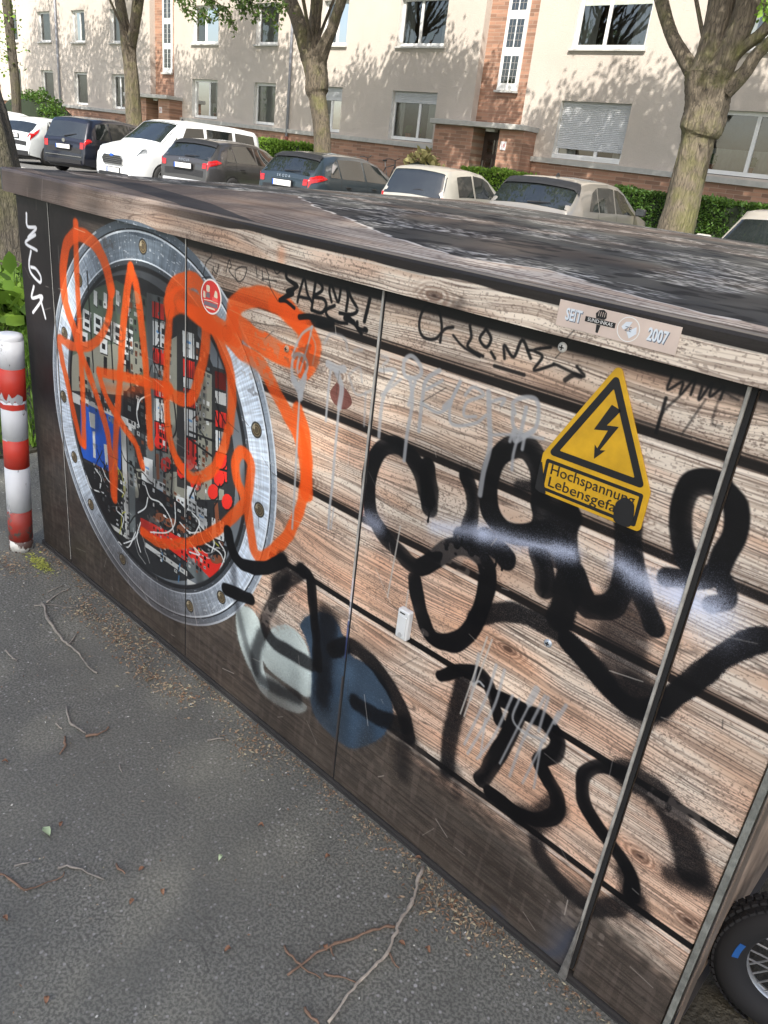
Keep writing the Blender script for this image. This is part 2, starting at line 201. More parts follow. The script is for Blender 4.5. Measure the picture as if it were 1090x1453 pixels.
# ------------------------------------------------------------------ mural painted on the cabinet (flat print, in metres on the front: x, z)
STROKES=[('orange',0.036,0,1.0,0.004,0,[(-2.297,1.227),(-2.301,1.158),(-2.305,1.065),(-2.305,0.954),(-2.307,0.799),(-2.31,0.652),(-2.319,0.53)]),('orange',0.036,0,1.0,0.004,0,[(-2.319,0.53),(-2.343,0.539),(-2.377,0.615),(-2.408,0.708),(-2.439,0.791),(-2.447,0.853),(-2.382,0.849),(-2.316,0.858),(-2.236,0.882),(-2.165,0.932),(-2.121,0.999),(-2.104,1.073)]),('orange',0.048,0,1.0,0.004,0,[(-2.104,1.073),(-2.133,1.143),(-2.199,1.19),(-2.285,1.198),(-2.359,1.156),(-2.393,1.071),(-2.389,0.983),(-2.342,0.908),(-2.317,0.852)]),('orange',0.04,0,1.0,0.004,0,[(-2.317,0.852),(-2.261,0.787),(-2.193,0.686),(-2.154,0.6),(-2.14,0.47),(-2.134,0.412)]),('orange',0.04,0,1.0,0.004,0,[(-2.13,0.405),(-2.108,0.615),(-2.079,0.781),(-2.043,0.974),(-2.016,1.082),(-1.993,1.152)]),('orange',0.04,0,1.0,0.004,0,[(-1.993,1.152),(-1.964,1.099),(-1.937,0.976),(-1.919,0.825),(-1.909,0.664)]),('orange',0.036,0,1.0,0.004,0,[(-2.198,0.807),(-2.094,0.825),(-1.955,0.844),(-1.803,0.864)]),('orange',0.032,0,1.0,0.004,0,[(-2.198,0.807),(-2.161,0.743),(-2.074,0.682),(-1.991,0.637),(-1.955,0.578)]),('orange',0.02,0,0.5,0.02,0,[(-2.159,0.767),(-2.053,0.788),(-1.93,0.83)]),('orange',0.044,0,1.0,0.004,0,[(-1.807,1.07),(-1.8,1.122),(-1.755,1.159),(-1.69,1.17),(-1.647,1.145),(-1.638,1.093),(-1.642,1.017),(-1.665,0.935),(-1.697,0.866),(-1.755,0.846),(-1.828,0.85)]),('orange',0.08,0,1.0,0.004,0,[(-1.801,1.091),(-1.733,1.117),(-1.668,1.105)]),('orange',0.036,0,1.0,0.004,0,[(-1.795,1.086),(-1.807,1.025),(-1.819,0.922),(-1.821,0.817),(-1.805,0.713),(-1.755,0.648),(-1.701,0.637)]),('orange',0.04,0,1.0,0.004,0,[(-1.755,1.093),(-1.657,1.089),(-1.604,1.069),(-1.556,1.013),(-1.53,0.963),(-1.523,0.895),(-1.528,0.835),(-1.537,0.821),(-1.551,0.776),(-1.592,0.699),(-1.66,0.648),(-1.707,0.633),(-1.768,0.66)]),('orange',0.048,0,1.0,0.004,0,[(-1.702,1.091),(-1.623,1.075),(-1.547,1.059),(-1.494,1.04),(-1.413,1.022),(-1.362,0.979),(-1.311,0.937),(-1.266,0.894),(-1.236,0.821),(-1.225,0.765)]),('orange',0.06,0,1.0,0.004,0,[(-1.533,1.1),(-1.525,1.136),(-1.481,1.167),(-1.415,1.181),(-1.35,1.176),(-1.287,1.153),(-1.245,1.122),(-1.241,1.089),(-1.268,1.053)]),('orange',0.06,0,1.0,0.004,0,[(-1.266,1.117),(-1.262,1.084),(-1.287,1.072),(-1.351,1.071),(-1.427,1.081),(-1.497,1.096),(-1.524,1.115)]),('orange',0.048,0,1.0,0.004,0,[(-1.286,1.147),(-1.322,1.162),(-1.377,1.174)]),('orange',0.056,0,1.0,0.004,0,[(-1.667,1.086),(-1.604,1.081),(-1.513,1.071)]),('orange',0.04,0,1.0,0.004,0,[(-1.276,0.957),(-1.245,0.907),(-1.23,0.827),(-1.241,0.734),(-1.274,0.648),(-1.316,0.582),(-1.371,0.528),(-1.407,0.528),(-1.426,0.578),(-1.445,0.648),(-1.44,0.719),(-1.439,0.767),(-1.474,0.785),(-1.5,0.752),(-1.49,0.701),(-1.456,0.658),(-1.481,0.62),(-1.564,0.531),(-1.68,0.443),(-1.782,0.387),(-1.876,0.355),(-1.961,0.353)]),('black',0.0422,0,1.0,0.0022,0,[(-0.862,0.872),(-0.87,0.914),(-0.881,0.952)]),('black',0.0394,0,1.0,0.0022,0,[(-0.869,0.886),(-0.903,0.942),(-0.95,0.968),(-0.993,0.96),(-1.025,0.923),(-1.035,0.859),(-1.018,0.798),(-0.978,0.764),(-0.92,0.739),(-0.87,0.727),(-0.83,0.764),(-0.796,0.803),(-0.754,0.825),(-0.715,0.818),(-0.697,0.786),(-0.697,0.716),(-0.718,0.643),(-0.758,0.599),(-0.806,0.589),(-0.842,0.629),(-0.871,0.698)]),('black',0.0326,0,1.0,0.0022,0,[(-0.785,0.966),(-0.765,0.937),(-0.757,0.896),(-0.764,0.843)]),('black',0.0408,0,1.0,0.0022,0,[(-0.62,0.991),(-0.633,1.032),(-0.661,1.061),(-0.694,1.058),(-0.724,1.025),(-0.733,0.97),(-0.716,0.918),(-0.681,0.894),(-0.637,0.902),(-0.598,0.929)]),('black',0.0238,0,0.9,0.0066,0,[(-0.667,0.989),(-0.615,1.003)]),('black',0.0408,0,1.0,0.0022,0,[(-0.771,0.843),(-0.722,0.855),(-0.684,0.852),(-0.664,0.841)]),('black',0.034,0,1.0,0.0022,0,[(-0.717,0.866),(-0.678,0.855),(-0.661,0.847)]),('black',0.102,0,1.0,0.0022,0,[(-0.587,0.962),(-0.577,0.92)]),('black',0.0394,0,1.0,0.0022,0,[(-0.603,0.883),(-0.581,0.85),(-0.574,0.82)]),('black',0.051,0,1,0.0044,0,[(-0.554,0.91),(-0.534,0.872),(-0.529,0.826),(-0.53,0.776)]),('black',0.0462,0,1.0,0.0022,0,[(-0.525,0.876),(-0.493,0.833),(-0.463,0.833),(-0.44,0.86),(-0.433,0.919),(-0.447,0.981),(-0.463,1.028)]),('black',0.034,0,1.0,0.0022,0,[(-0.429,0.945),(-0.398,0.891),(-0.365,0.847)]),('black',0.0354,0,1.0,0.0022,0,[(-0.331,0.962),(-0.354,0.993),(-0.376,1.043),(-0.378,1.09),(-0.358,1.112),(-0.331,1.114),(-0.304,1.093),(-0.292,1.055),(-0.295,1.014),(-0.302,0.975),(-0.329,0.955),(-0.368,0.94)]),('black',0.0306,0,1.0,0.0022,0,[(-0.294,0.979),(-0.277,0.959),(-0.274,0.943),(-0.291,0.927)]),('black',0.0381,0,0.98,0.0044,0,[(-0.707,0.686),(-0.669,0.721),(-0.613,0.744),(-0.556,0.75),(-0.499,0.742),(-0.452,0.723),(-0.41,0.7)]),('black',0.0394,0,1,0.0033,0,[(-0.503,0.74),(-0.454,0.717),(-0.407,0.694),(-0.363,0.682),(-0.329,0.698),(-0.306,0.735),(-0.284,0.785),(-0.255,0.845),(-0.228,0.89),(-0.205,0.911)]),('black',0.0884,0,0.72,0.011,0,[(-0.42,0.87),(-0.416,0.799),(-0.394,0.741),(-0.355,0.704)]),('black',0.0612,0,0.8,0.011,0,[(-0.371,0.711),(-0.331,0.705)]),('black',0.0272,0,1.0,0.0022,0,[(-0.767,0.508),(-0.718,0.552),(-0.667,0.571),(-0.636,0.541),(-0.607,0.492)]),('black',0.0394,0,0.95,0.0066,0,[(-0.71,0.533),(-0.711,0.448),(-0.712,0.358),(-0.706,0.289)]),('black',0.0204,0,0.4,0.011,0,[(-0.709,0.305),(-0.708,0.259),(-0.684,0.305),(-0.669,0.241)]),('black',0.0374,0,1.0,0.0022,0,[(-0.568,0.54),(-0.583,0.464),(-0.607,0.361),(-0.621,0.324)]),('black',0.034,0,1.0,0.0022,0,[(-0.62,0.543),(-0.562,0.547),(-0.511,0.553),(-0.476,0.529),(-0.479,0.495),(-0.5,0.459),(-0.475,0.432),(-0.451,0.408),(-0.445,0.366),(-0.474,0.326),(-0.525,0.307),(-0.592,0.309)]),('black',0.0476,0,0.8,0.011,0,[(-0.449,0.384),(-0.474,0.329),(-0.516,0.305)]),('black',0.0286,0,1.0,0.0022,0,[(-0.338,0.549),(-0.386,0.531),(-0.41,0.492),(-0.399,0.44),(-0.361,0.404),(-0.308,0.373),(-0.274,0.344),(-0.262,0.304)]),('black',0.0374,0,0.86,0.0088,0,[(-0.262,0.304),(-0.287,0.25),(-0.333,0.21),(-0.394,0.217),(-0.447,0.244),(-0.472,0.286)]),('black',0.0374,0,0.8,0.011,0,[(-0.284,0.344),(-0.243,0.287)]),('black',0.053,0,0.92,0.0077,0,[(-0.338,0.549),(-0.287,0.545),(-0.246,0.528),(-0.211,0.488),(-0.181,0.436)]),('black',0.034,0,0.85,0.0138,0,[(-0.211,0.402),(-0.178,0.415),(-0.153,0.426)]),('black',0.036,0,1.0,0.0024,0,[(-1.524,0.538),(-1.504,0.491),(-1.451,0.467),(-1.36,0.502),(-1.296,0.553)]),('black',0.0432,0,0.9,0.009,0,[(-1.296,0.553),(-1.283,0.521),(-1.31,0.47)]),('black',0.036,0,1.0,0.0024,0,[(-1.528,0.355),(-1.418,0.378)]),('black',0.0374,0,0.88,0.006,0,[(-1.222,0.557),(-1.276,0.494),(-1.322,0.418),(-1.353,0.337),(-1.318,0.298),(-1.238,0.301),(-1.162,0.308)]),('black',0.0324,0,1.0,0.0024,0,[(-1.222,0.557),(-1.19,0.55),(-1.173,0.477),(-1.152,0.396),(-1.139,0.317)]),('black',0.036,0,0.7,0.012,0,[(-1.361,0.291),(-1.384,0.21),(-1.363,0.152),(-1.301,0.154),(-1.206,0.178)]),('black',0.0216,0,0.5,0.012,0,[(-1.496,0.446),(-1.48,0.347),(-1.439,0.249),(-1.381,0.159)]),('black',0.0612,0,0.85,0.018,0,[(-1.119,0.475),(-1.112,0.38),(-1.113,0.301),(-1.109,0.23)]),('black',0.0396,0,0.98,0.0048,0,[(-1.09,0.392),(-1.041,0.435),(-0.971,0.437),(-0.899,0.399),(-0.851,0.355),(-0.823,0.306)]),('black',0.0432,0,0.95,0.006,0,[(-0.995,0.293),(-0.925,0.295),(-0.846,0.324)]),('black',0.0396,0,0.55,0.018,0,[(-0.835,0.328),(-0.835,0.259),(-0.829,0.192)]),('silver',0.0053,0,0.85,0.002,0,[(-1.307,1.074),(-1.281,1.126),(-1.247,1.152)]),('silver',0.004,0,0.85,0.002,0,[(-1.247,1.152),(-1.257,1.109),(-1.277,1.045)]),('silver',0.0079,0,0.85,0.002,0,[(-1.305,1.062),(-1.294,1.08),(-1.268,1.083),(-1.254,1.063),(-1.267,1.03),(-1.283,1.014),(-1.303,1.033),(-1.305,1.062)]),('silver',0.0066,0,0.85,0.002,0,[(-1.281,1.08),(-1.287,1.055),(-1.284,1.041)]),('silver',0.0198,0,0.85,0.002,0,[(-1.297,1.022),(-1.273,0.999),(-1.27,0.987)]),('silver',0.0132,0,0.85,0.002,0,[(-1.259,1.038),(-1.27,0.993)]),('silver',0.0059,0,0.85,0.002,0,[(-1.273,0.999),(-1.272,0.918),(-1.27,0.829),(-1.268,0.736),(-1.268,0.654)]),('silver',0.004,0,0.5,0.002,0,[(-1.252,1.138),(-1.232,1.114),(-1.237,1.073)]),('silver',0.0059,0,0.5,0.002,0,[(-1.205,1.126),(-1.187,1.15),(-1.147,1.151),(-1.133,1.127)]),('silver',0.0165,0,0.85,0.002,0,[(-1.188,1.085),(-1.159,1.081),(-1.139,1.086)]),('silver',0.0059,0,0.85,0.002,0,[(-1.179,1.082),(-1.181,1.018),(-1.181,0.958)]),('silver',0.0132,0,0.85,0.002,0,[(-1.162,1.075),(-1.141,1.046),(-1.143,1.0)]),('silver',0.0066,0,0.85,0.002,0,[(-1.144,1.005),(-1.144,0.897),(-1.143,0.816),(-1.145,0.757),(-1.143,0.706)]),('silver',0.0033,0,0.85,0.002,0,[(-1.132,0.762),(-1.135,0.709)]),('silver',0.0046,0,0.5,0.002,0,[(-1.123,1.079),(-1.094,1.101),(-1.083,1.073)]),('silver',0.0066,0,0.5,0.002,0,[(-1.114,1.131),(-1.092,1.139)]),('silver',0.0046,0,0.6,0.002,0,[(-1.122,1.074),(-1.094,1.042),(-1.051,1.065)]),('silver',0.0046,0,0.6,0.002,0,[(-1.069,1.055),(-1.064,0.982)]),('silver',0.0059,0,0.6,0.002,0,[(-1.037,1.139),(-1.017,1.138),(-1.029,1.122)]),('silver',0.0079,0,0.8,0.002,0,[(-1.036,1.11),(-0.994,1.118),(-1.015,1.07),(-1.021,1.035),(-1.019,0.973)]),('silver',0.0053,0,0.7,0.002,0,[(-1.025,1.061),(-0.978,1.106)]),('silver',0.0079,0,0.85,0.002,0,[(-0.975,1.128),(-0.974,1.146),(-0.959,1.158),(-0.938,1.15),(-0.928,1.132),(-0.942,1.118),(-0.966,1.115),(-0.975,1.128)]),('silver',0.0079,0,0.85,0.002,0,[(-0.955,1.115),(-0.941,1.069),(-0.944,1.003),(-0.943,0.945)]),('silver',0.0066,0,0.85,0.002,0,[(-0.941,1.111),(-0.95,1.061)]),('silver',0.0079,0,0.85,0.002,0,[(-0.885,1.148),(-0.913,1.123),(-0.917,1.086),(-0.915,1.018)]),('silver',0.0053,0,0.85,0.002,0,[(-0.875,1.131),(-0.91,1.104)]),('silver',0.0053,0,0.85,0.002,0,[(-0.918,1.075),(-0.877,1.067),(-0.854,1.084),(-0.845,1.106),(-0.833,1.14)]),('silver',0.0053,0,0.85,0.002,0,[(-0.833,1.14),(-0.847,1.096),(-0.843,1.061),(-0.823,1.057),(-0.784,1.074),(-0.764,1.095)]),('silver',0.0053,0,0.85,0.002,0,[(-0.817,1.119),(-0.802,1.138),(-0.777,1.13),(-0.811,1.106),(-0.812,1.08),(-0.786,1.086)]),('silver',0.0119,0,0.8,0.002,0,[(-0.86,1.082),(-0.85,1.095)]),('silver',0.0099,0,0.85,0.002,0,[(-0.767,1.138),(-0.755,1.088),(-0.744,1.041),(-0.748,0.988),(-0.747,0.942)]),('silver',0.0053,0,0.85,0.002,0,[(-0.763,1.12),(-0.732,1.136),(-0.735,1.123)]),('silver',0.0066,0,0.85,0.002,0,[(-0.705,1.117),(-0.712,1.134),(-0.691,1.15),(-0.667,1.152),(-0.657,1.127),(-0.66,1.098),(-0.681,1.084),(-0.703,1.094),(-0.71,1.121)]),('silver',0.0066,0,0.85,0.002,0,[(-0.684,1.133),(-0.685,1.089)]),('silver',0.0079,0,0.85,0.002,0,[(-0.698,1.085),(-0.692,1.068),(-0.662,1.097)]),('silver',0.0046,0,0.8,0.002,0,[(-0.743,1.064),(-0.702,1.077),(-0.639,1.09)]),('silver',0.0053,0,0.85,0.002,0,[(-0.689,1.079),(-0.692,1.043),(-0.689,1.014)]),('silver',0.0059,0,0.85,0.002,0,[(-0.676,1.083),(-0.676,1.058)]),('silver',0.0059,0,0.85,0.002,0,[(-0.701,1.085),(-0.704,1.064)]),('silver',0.0053,0,0.75,0.002,0,[(-0.639,0.612),(-0.648,0.521),(-0.676,0.383)]),('silver',0.0053,0,0.75,0.002,0,[(-0.619,0.611),(-0.626,0.511),(-0.664,0.365)]),('silver',0.0053,0,0.75,0.002,0,[(-0.684,0.613),(-0.682,0.5)]),('silver',0.0053,0,0.75,0.002,0,[(-0.59,0.566),(-0.612,0.445),(-0.639,0.369)]),('silver',0.0132,0,0.75,0.002,0,[(-0.543,0.611),(-0.552,0.57)]),('silver',0.0053,0,0.75,0.002,0,[(-0.523,0.607),(-0.547,0.48),(-0.557,0.38)]),('silver',0.0066,0,0.75,0.002,0,[(-0.478,0.613),(-0.491,0.562)]),('silver',0.0053,0,0.75,0.002,0,[(-0.516,0.608),(-0.519,0.524)]),('silver',0.004,0,0.75,0.002,0,[(-0.49,0.59),(-0.526,0.385)]),('silver',0.004,0,0.75,0.002,0,[(-0.551,0.566),(-0.585,0.395)]),('silver',0.004,0,0.75,0.002,0,[(-0.639,0.477),(-0.632,0.378)]),('silver',0.004,0,0.75,0.002,0,[(-0.508,0.507),(-0.5,0.392)]),('silver',0.0046,0,0.75,0.002,0,[(-0.574,0.568),(-0.579,0.517),(-0.552,0.502),(-0.501,0.512)]),('silver',0.004,0,1,0.002,0,[(-0.681,0.538),(-0.671,0.552),(-0.658,0.548)]),('black',0.0073,0,1,0.0015,0,[(-1.343,1.252),(-1.338,1.237),(-1.303,1.228),(-1.337,1.211),(-1.316,1.209),(-1.36,1.187),(-1.338,1.189),(-1.309,1.18)]),('black',0.0059,0,1,0.0015,0,[(-1.325,1.233),(-1.31,1.222),(-1.36,1.188)]),('black',0.0059,0,1,0.0015,0,[(-1.3,1.195),(-1.293,1.223),(-1.282,1.247),(-1.27,1.219),(-1.254,1.204)]),('black',0.0053,0,1,0.0015,0,[(-1.298,1.207),(-1.261,1.209)]),('black',0.0066,0,1,0.0015,0,[(-1.246,1.253),(-1.249,1.223),(-1.253,1.187)]),('black',0.0066,0,1,0.0015,0,[(-1.246,1.253),(-1.225,1.242),(-1.227,1.231),(-1.248,1.216),(-1.219,1.217),(-1.208,1.205),(-1.222,1.187),(-1.252,1.187)]),('black',0.0059,0,1,0.0015,0,[(-1.193,1.216),(-1.202,1.236),(-1.197,1.249),(-1.175,1.22),(-1.17,1.233),(-1.169,1.248)]),('black',0.0066,0,1,0.0015,0,[(-1.183,1.21),(-1.207,1.196),(-1.199,1.183),(-1.167,1.179),(-1.142,1.182)]),('black',0.0066,0,1,0.0015,0,[(-1.148,1.206),(-1.146,1.234),(-1.15,1.252),(-1.137,1.235),(-1.116,1.215),(-1.132,1.202),(-1.166,1.198)]),('black',0.0073,0,1,0.0015,0,[(-1.144,1.198),(-1.124,1.188),(-1.098,1.17)]),('black',0.0073,0,1,0.0015,0,[(-1.113,1.19),(-1.11,1.18),(-1.093,1.178)]),('black',0.0106,0,1,0.0015,0,[(-1.149,1.191),(-1.124,1.188)]),('black',0.0079,0,1,0.0015,0,[(-1.084,1.243),(-1.093,1.196)]),('black',0.0106,0,1,0.0015,0,[(-1.089,1.181),(-1.086,1.18)]),('black',0.0119,0,0.95,0.0015,0,[(-1.29,1.164),(-1.257,1.172),(-1.217,1.174),(-1.185,1.173),(-1.197,1.167),(-1.229,1.162)]),('black',0.0026,0,0.65,0.001,0,[(-1.652,1.248),(-1.625,1.25),(-1.62,1.241),(-1.641,1.223),(-1.653,1.192)]),('black',0.0026,0,0.65,0.001,0,[(-1.657,1.184),(-1.623,1.192)]),('black',0.0026,0,0.65,0.001,0,[(-1.611,1.218),(-1.615,1.201)]),('black',0.0026,0,0.65,0.001,0,[(-1.611,1.209),(-1.598,1.204),(-1.59,1.227)]),('black',0.0026,0,0.65,0.001,0,[(-1.567,1.252),(-1.527,1.258)]),('black',0.0026,0,0.65,0.001,0,[(-1.561,1.212),(-1.55,1.243),(-1.541,1.23),(-1.549,1.219),(-1.516,1.201)]),('black',0.0026,0,0.65,0.001,0,[(-1.502,1.236),(-1.525,1.223),(-1.516,1.201),(-1.493,1.21),(-1.482,1.235),(-1.502,1.236)]),('black',0.0026,0,0.65,0.001,0,[(-1.449,1.245),(-1.443,1.223)]),('black',0.0026,0,0.65,0.001,0,[(-1.426,1.24),(-1.421,1.218)]),('black',0.0026,0,0.65,0.001,0,[(-1.416,1.251),(-1.403,1.235)]),('black',0.0026,0,0.65,0.001,0,[(-1.39,1.255),(-1.375,1.242),(-1.358,1.253)]),('black',0.0026,0,0.65,0.001,0,[(-1.425,1.222),(-1.374,1.226)]),('black',0.0026,0,0.65,0.001,0,[(-1.403,1.23),(-1.394,1.209)]),('black',0.005,0,0.92,0.0015,0,[(-0.893,1.2),(-0.894,1.228),(-0.907,1.255),(-0.933,1.261),(-0.947,1.241),(-0.948,1.216),(-0.934,1.2),(-0.906,1.203),(-0.886,1.226),(-0.868,1.233)]),('black',0.0037,0,0.92,0.0015,0,[(-0.865,1.219),(-0.839,1.204),(-0.799,1.195)]),('black',0.005,0,0.92,0.0015,0,[(-0.831,1.244),(-0.824,1.225),(-0.828,1.206),(-0.792,1.198)]),('black',0.005,0,0.92,0.0015,0,[(-0.795,1.246),(-0.805,1.226),(-0.788,1.215),(-0.781,1.232),(-0.795,1.246)]),('black',0.005,0,0.92,0.0015,0,[(-0.776,1.209),(-0.766,1.2)]),('black',0.005,0,0.92,0.0015,0,[(-0.746,1.205),(-0.751,1.227),(-0.728,1.212),(-0.717,1.244),(-0.694,1.218)]),('black',0.0037,0,0.92,0.0015,0,[(-0.694,1.232),(-0.703,1.23)]),('black',0.0043,0,0.92,0.0015,0,[(-0.66,1.245),(-0.69,1.233),(-0.672,1.226),(-0.683,1.2),(-0.648,1.218)]),('black',0.0062,0,0.8,0.0015,0,[(-0.764,1.187),(-0.701,1.187)]),('black',0.0043,0,0.85,0.0015,0,[(-0.648,1.22),(-0.59,1.213),(-0.605,1.226)]),('black',0.0074,0,0.8,0.0015,0,[(-0.621,1.199),(-0.608,1.211),(-0.595,1.212)]),('black',0.0031,0,0.92,0.0015,0,[(-0.447,1.253),(-0.448,1.23),(-0.429,1.247),(-0.427,1.228),(-0.412,1.257),(-0.412,1.232)]),('black',0.0031,0,0.92,0.0015,0,[(-0.399,1.248),(-0.398,1.228),(-0.387,1.256),(-0.384,1.237),(-0.369,1.256),(-0.369,1.237)]),('black',0.0043,0,0.9,0.0015,0,[(-0.447,1.217),(-0.448,1.161)]),('black',0.0031,0,0.6,0.0015,0,[(-0.428,1.225),(-0.446,1.194),(-0.448,1.161)]),('black',0.0025,0,0.5,0.0015,0,[(-0.389,1.231),(-0.408,1.173)]),('black',0.0025,0,0.4,0.0015,0,[(-0.371,1.236),(-0.37,1.201),(-0.355,1.2)]),('black',0.0025,0,0.6,0.0015,0,[(-0.365,1.248),(-0.344,1.243)]),('white',0.0096,0,1,0.002,0,[(-2.62,1.215),(-2.62,1.177),(-2.558,1.18),(-2.622,1.141),(-2.568,1.158),(-2.644,1.123),(-2.565,1.111)]),('white',0.0096,0,1,0.002,0,[(-2.608,1.102),(-2.629,1.062),(-2.621,1.032),(-2.561,1.012),(-2.551,1.032),(-2.582,1.051),(-2.617,1.051)]),('white',0.0096,0,1,0.002,0,[(-2.607,0.991),(-2.628,0.95),(-2.554,0.97),(-2.565,0.949),(-2.629,0.901)]),('white',0.0096,0,1,0.002,0,[(-2.569,0.967),(-2.538,0.901)]),('whiteblue',0.021,0,0.85,0.0175,0,[(-0.729,0.867),(-0.66,0.882),(-0.595,0.897),(-0.538,0.909)]),('whiteblue',0.018,0,0.7,0.0175,0,[(-0.843,0.835),(-0.773,0.856),(-0.725,0.87)]),('whiteblue',0.03,0,0.6,0.021,0,[(-1.02,0.778),(-0.995,0.776)]),('whiteblue',0.027,0,0.8,0.021,0,[(-0.447,0.927),(-0.407,0.918),(-0.37,0.917),(-0.336,0.921)]),('whiteblue',0.036,0,0.75,0.028,0,[(-0.318,0.916),(-0.289,0.919)]),('whiteblue',0.054,0,0.35,0.042,0,[(-0.305,0.917),(-0.273,0.906)])]
BLOBS={'pale':[[(-1.479,0.326),(-1.416,0.35),(-1.369,0.324),(-1.349,0.272),(-1.349,0.195),(-1.316,0.136),(-1.368,0.131),(-1.429,0.175),(-1.468,0.242)],[(-1.405,0.163),(-1.325,0.183),(-1.206,0.178),(-1.163,0.17),(-1.201,0.129),(-1.297,0.103),(-1.366,0.114)],[(-1.321,0.338),(-1.265,0.375),(-1.209,0.373),(-1.172,0.338),(-1.156,0.275),(-1.159,0.207),(-1.229,0.198),(-1.327,0.2),(-1.358,0.242)]],'navy':[[(-1.217,0.401),(-1.191,0.441),(-1.138,0.48),(-1.092,0.482),(-1.061,0.453),(-1.041,0.435),(-1.025,0.414),(-0.977,0.419),(-0.926,0.412),(-0.891,0.374),(-0.878,0.322),(-0.902,0.252),(-0.953,0.185),(-1.012,0.144),(-1.111,0.153),(-1.151,0.195),(-1.162,0.304),(-1.178,0.359)]],'rust':[[(-1.158,1.052),(-1.125,1.044),(-1.106,1.021),(-1.127,1.0),(-1.161,1.005),(-1.175,1.025)]]}
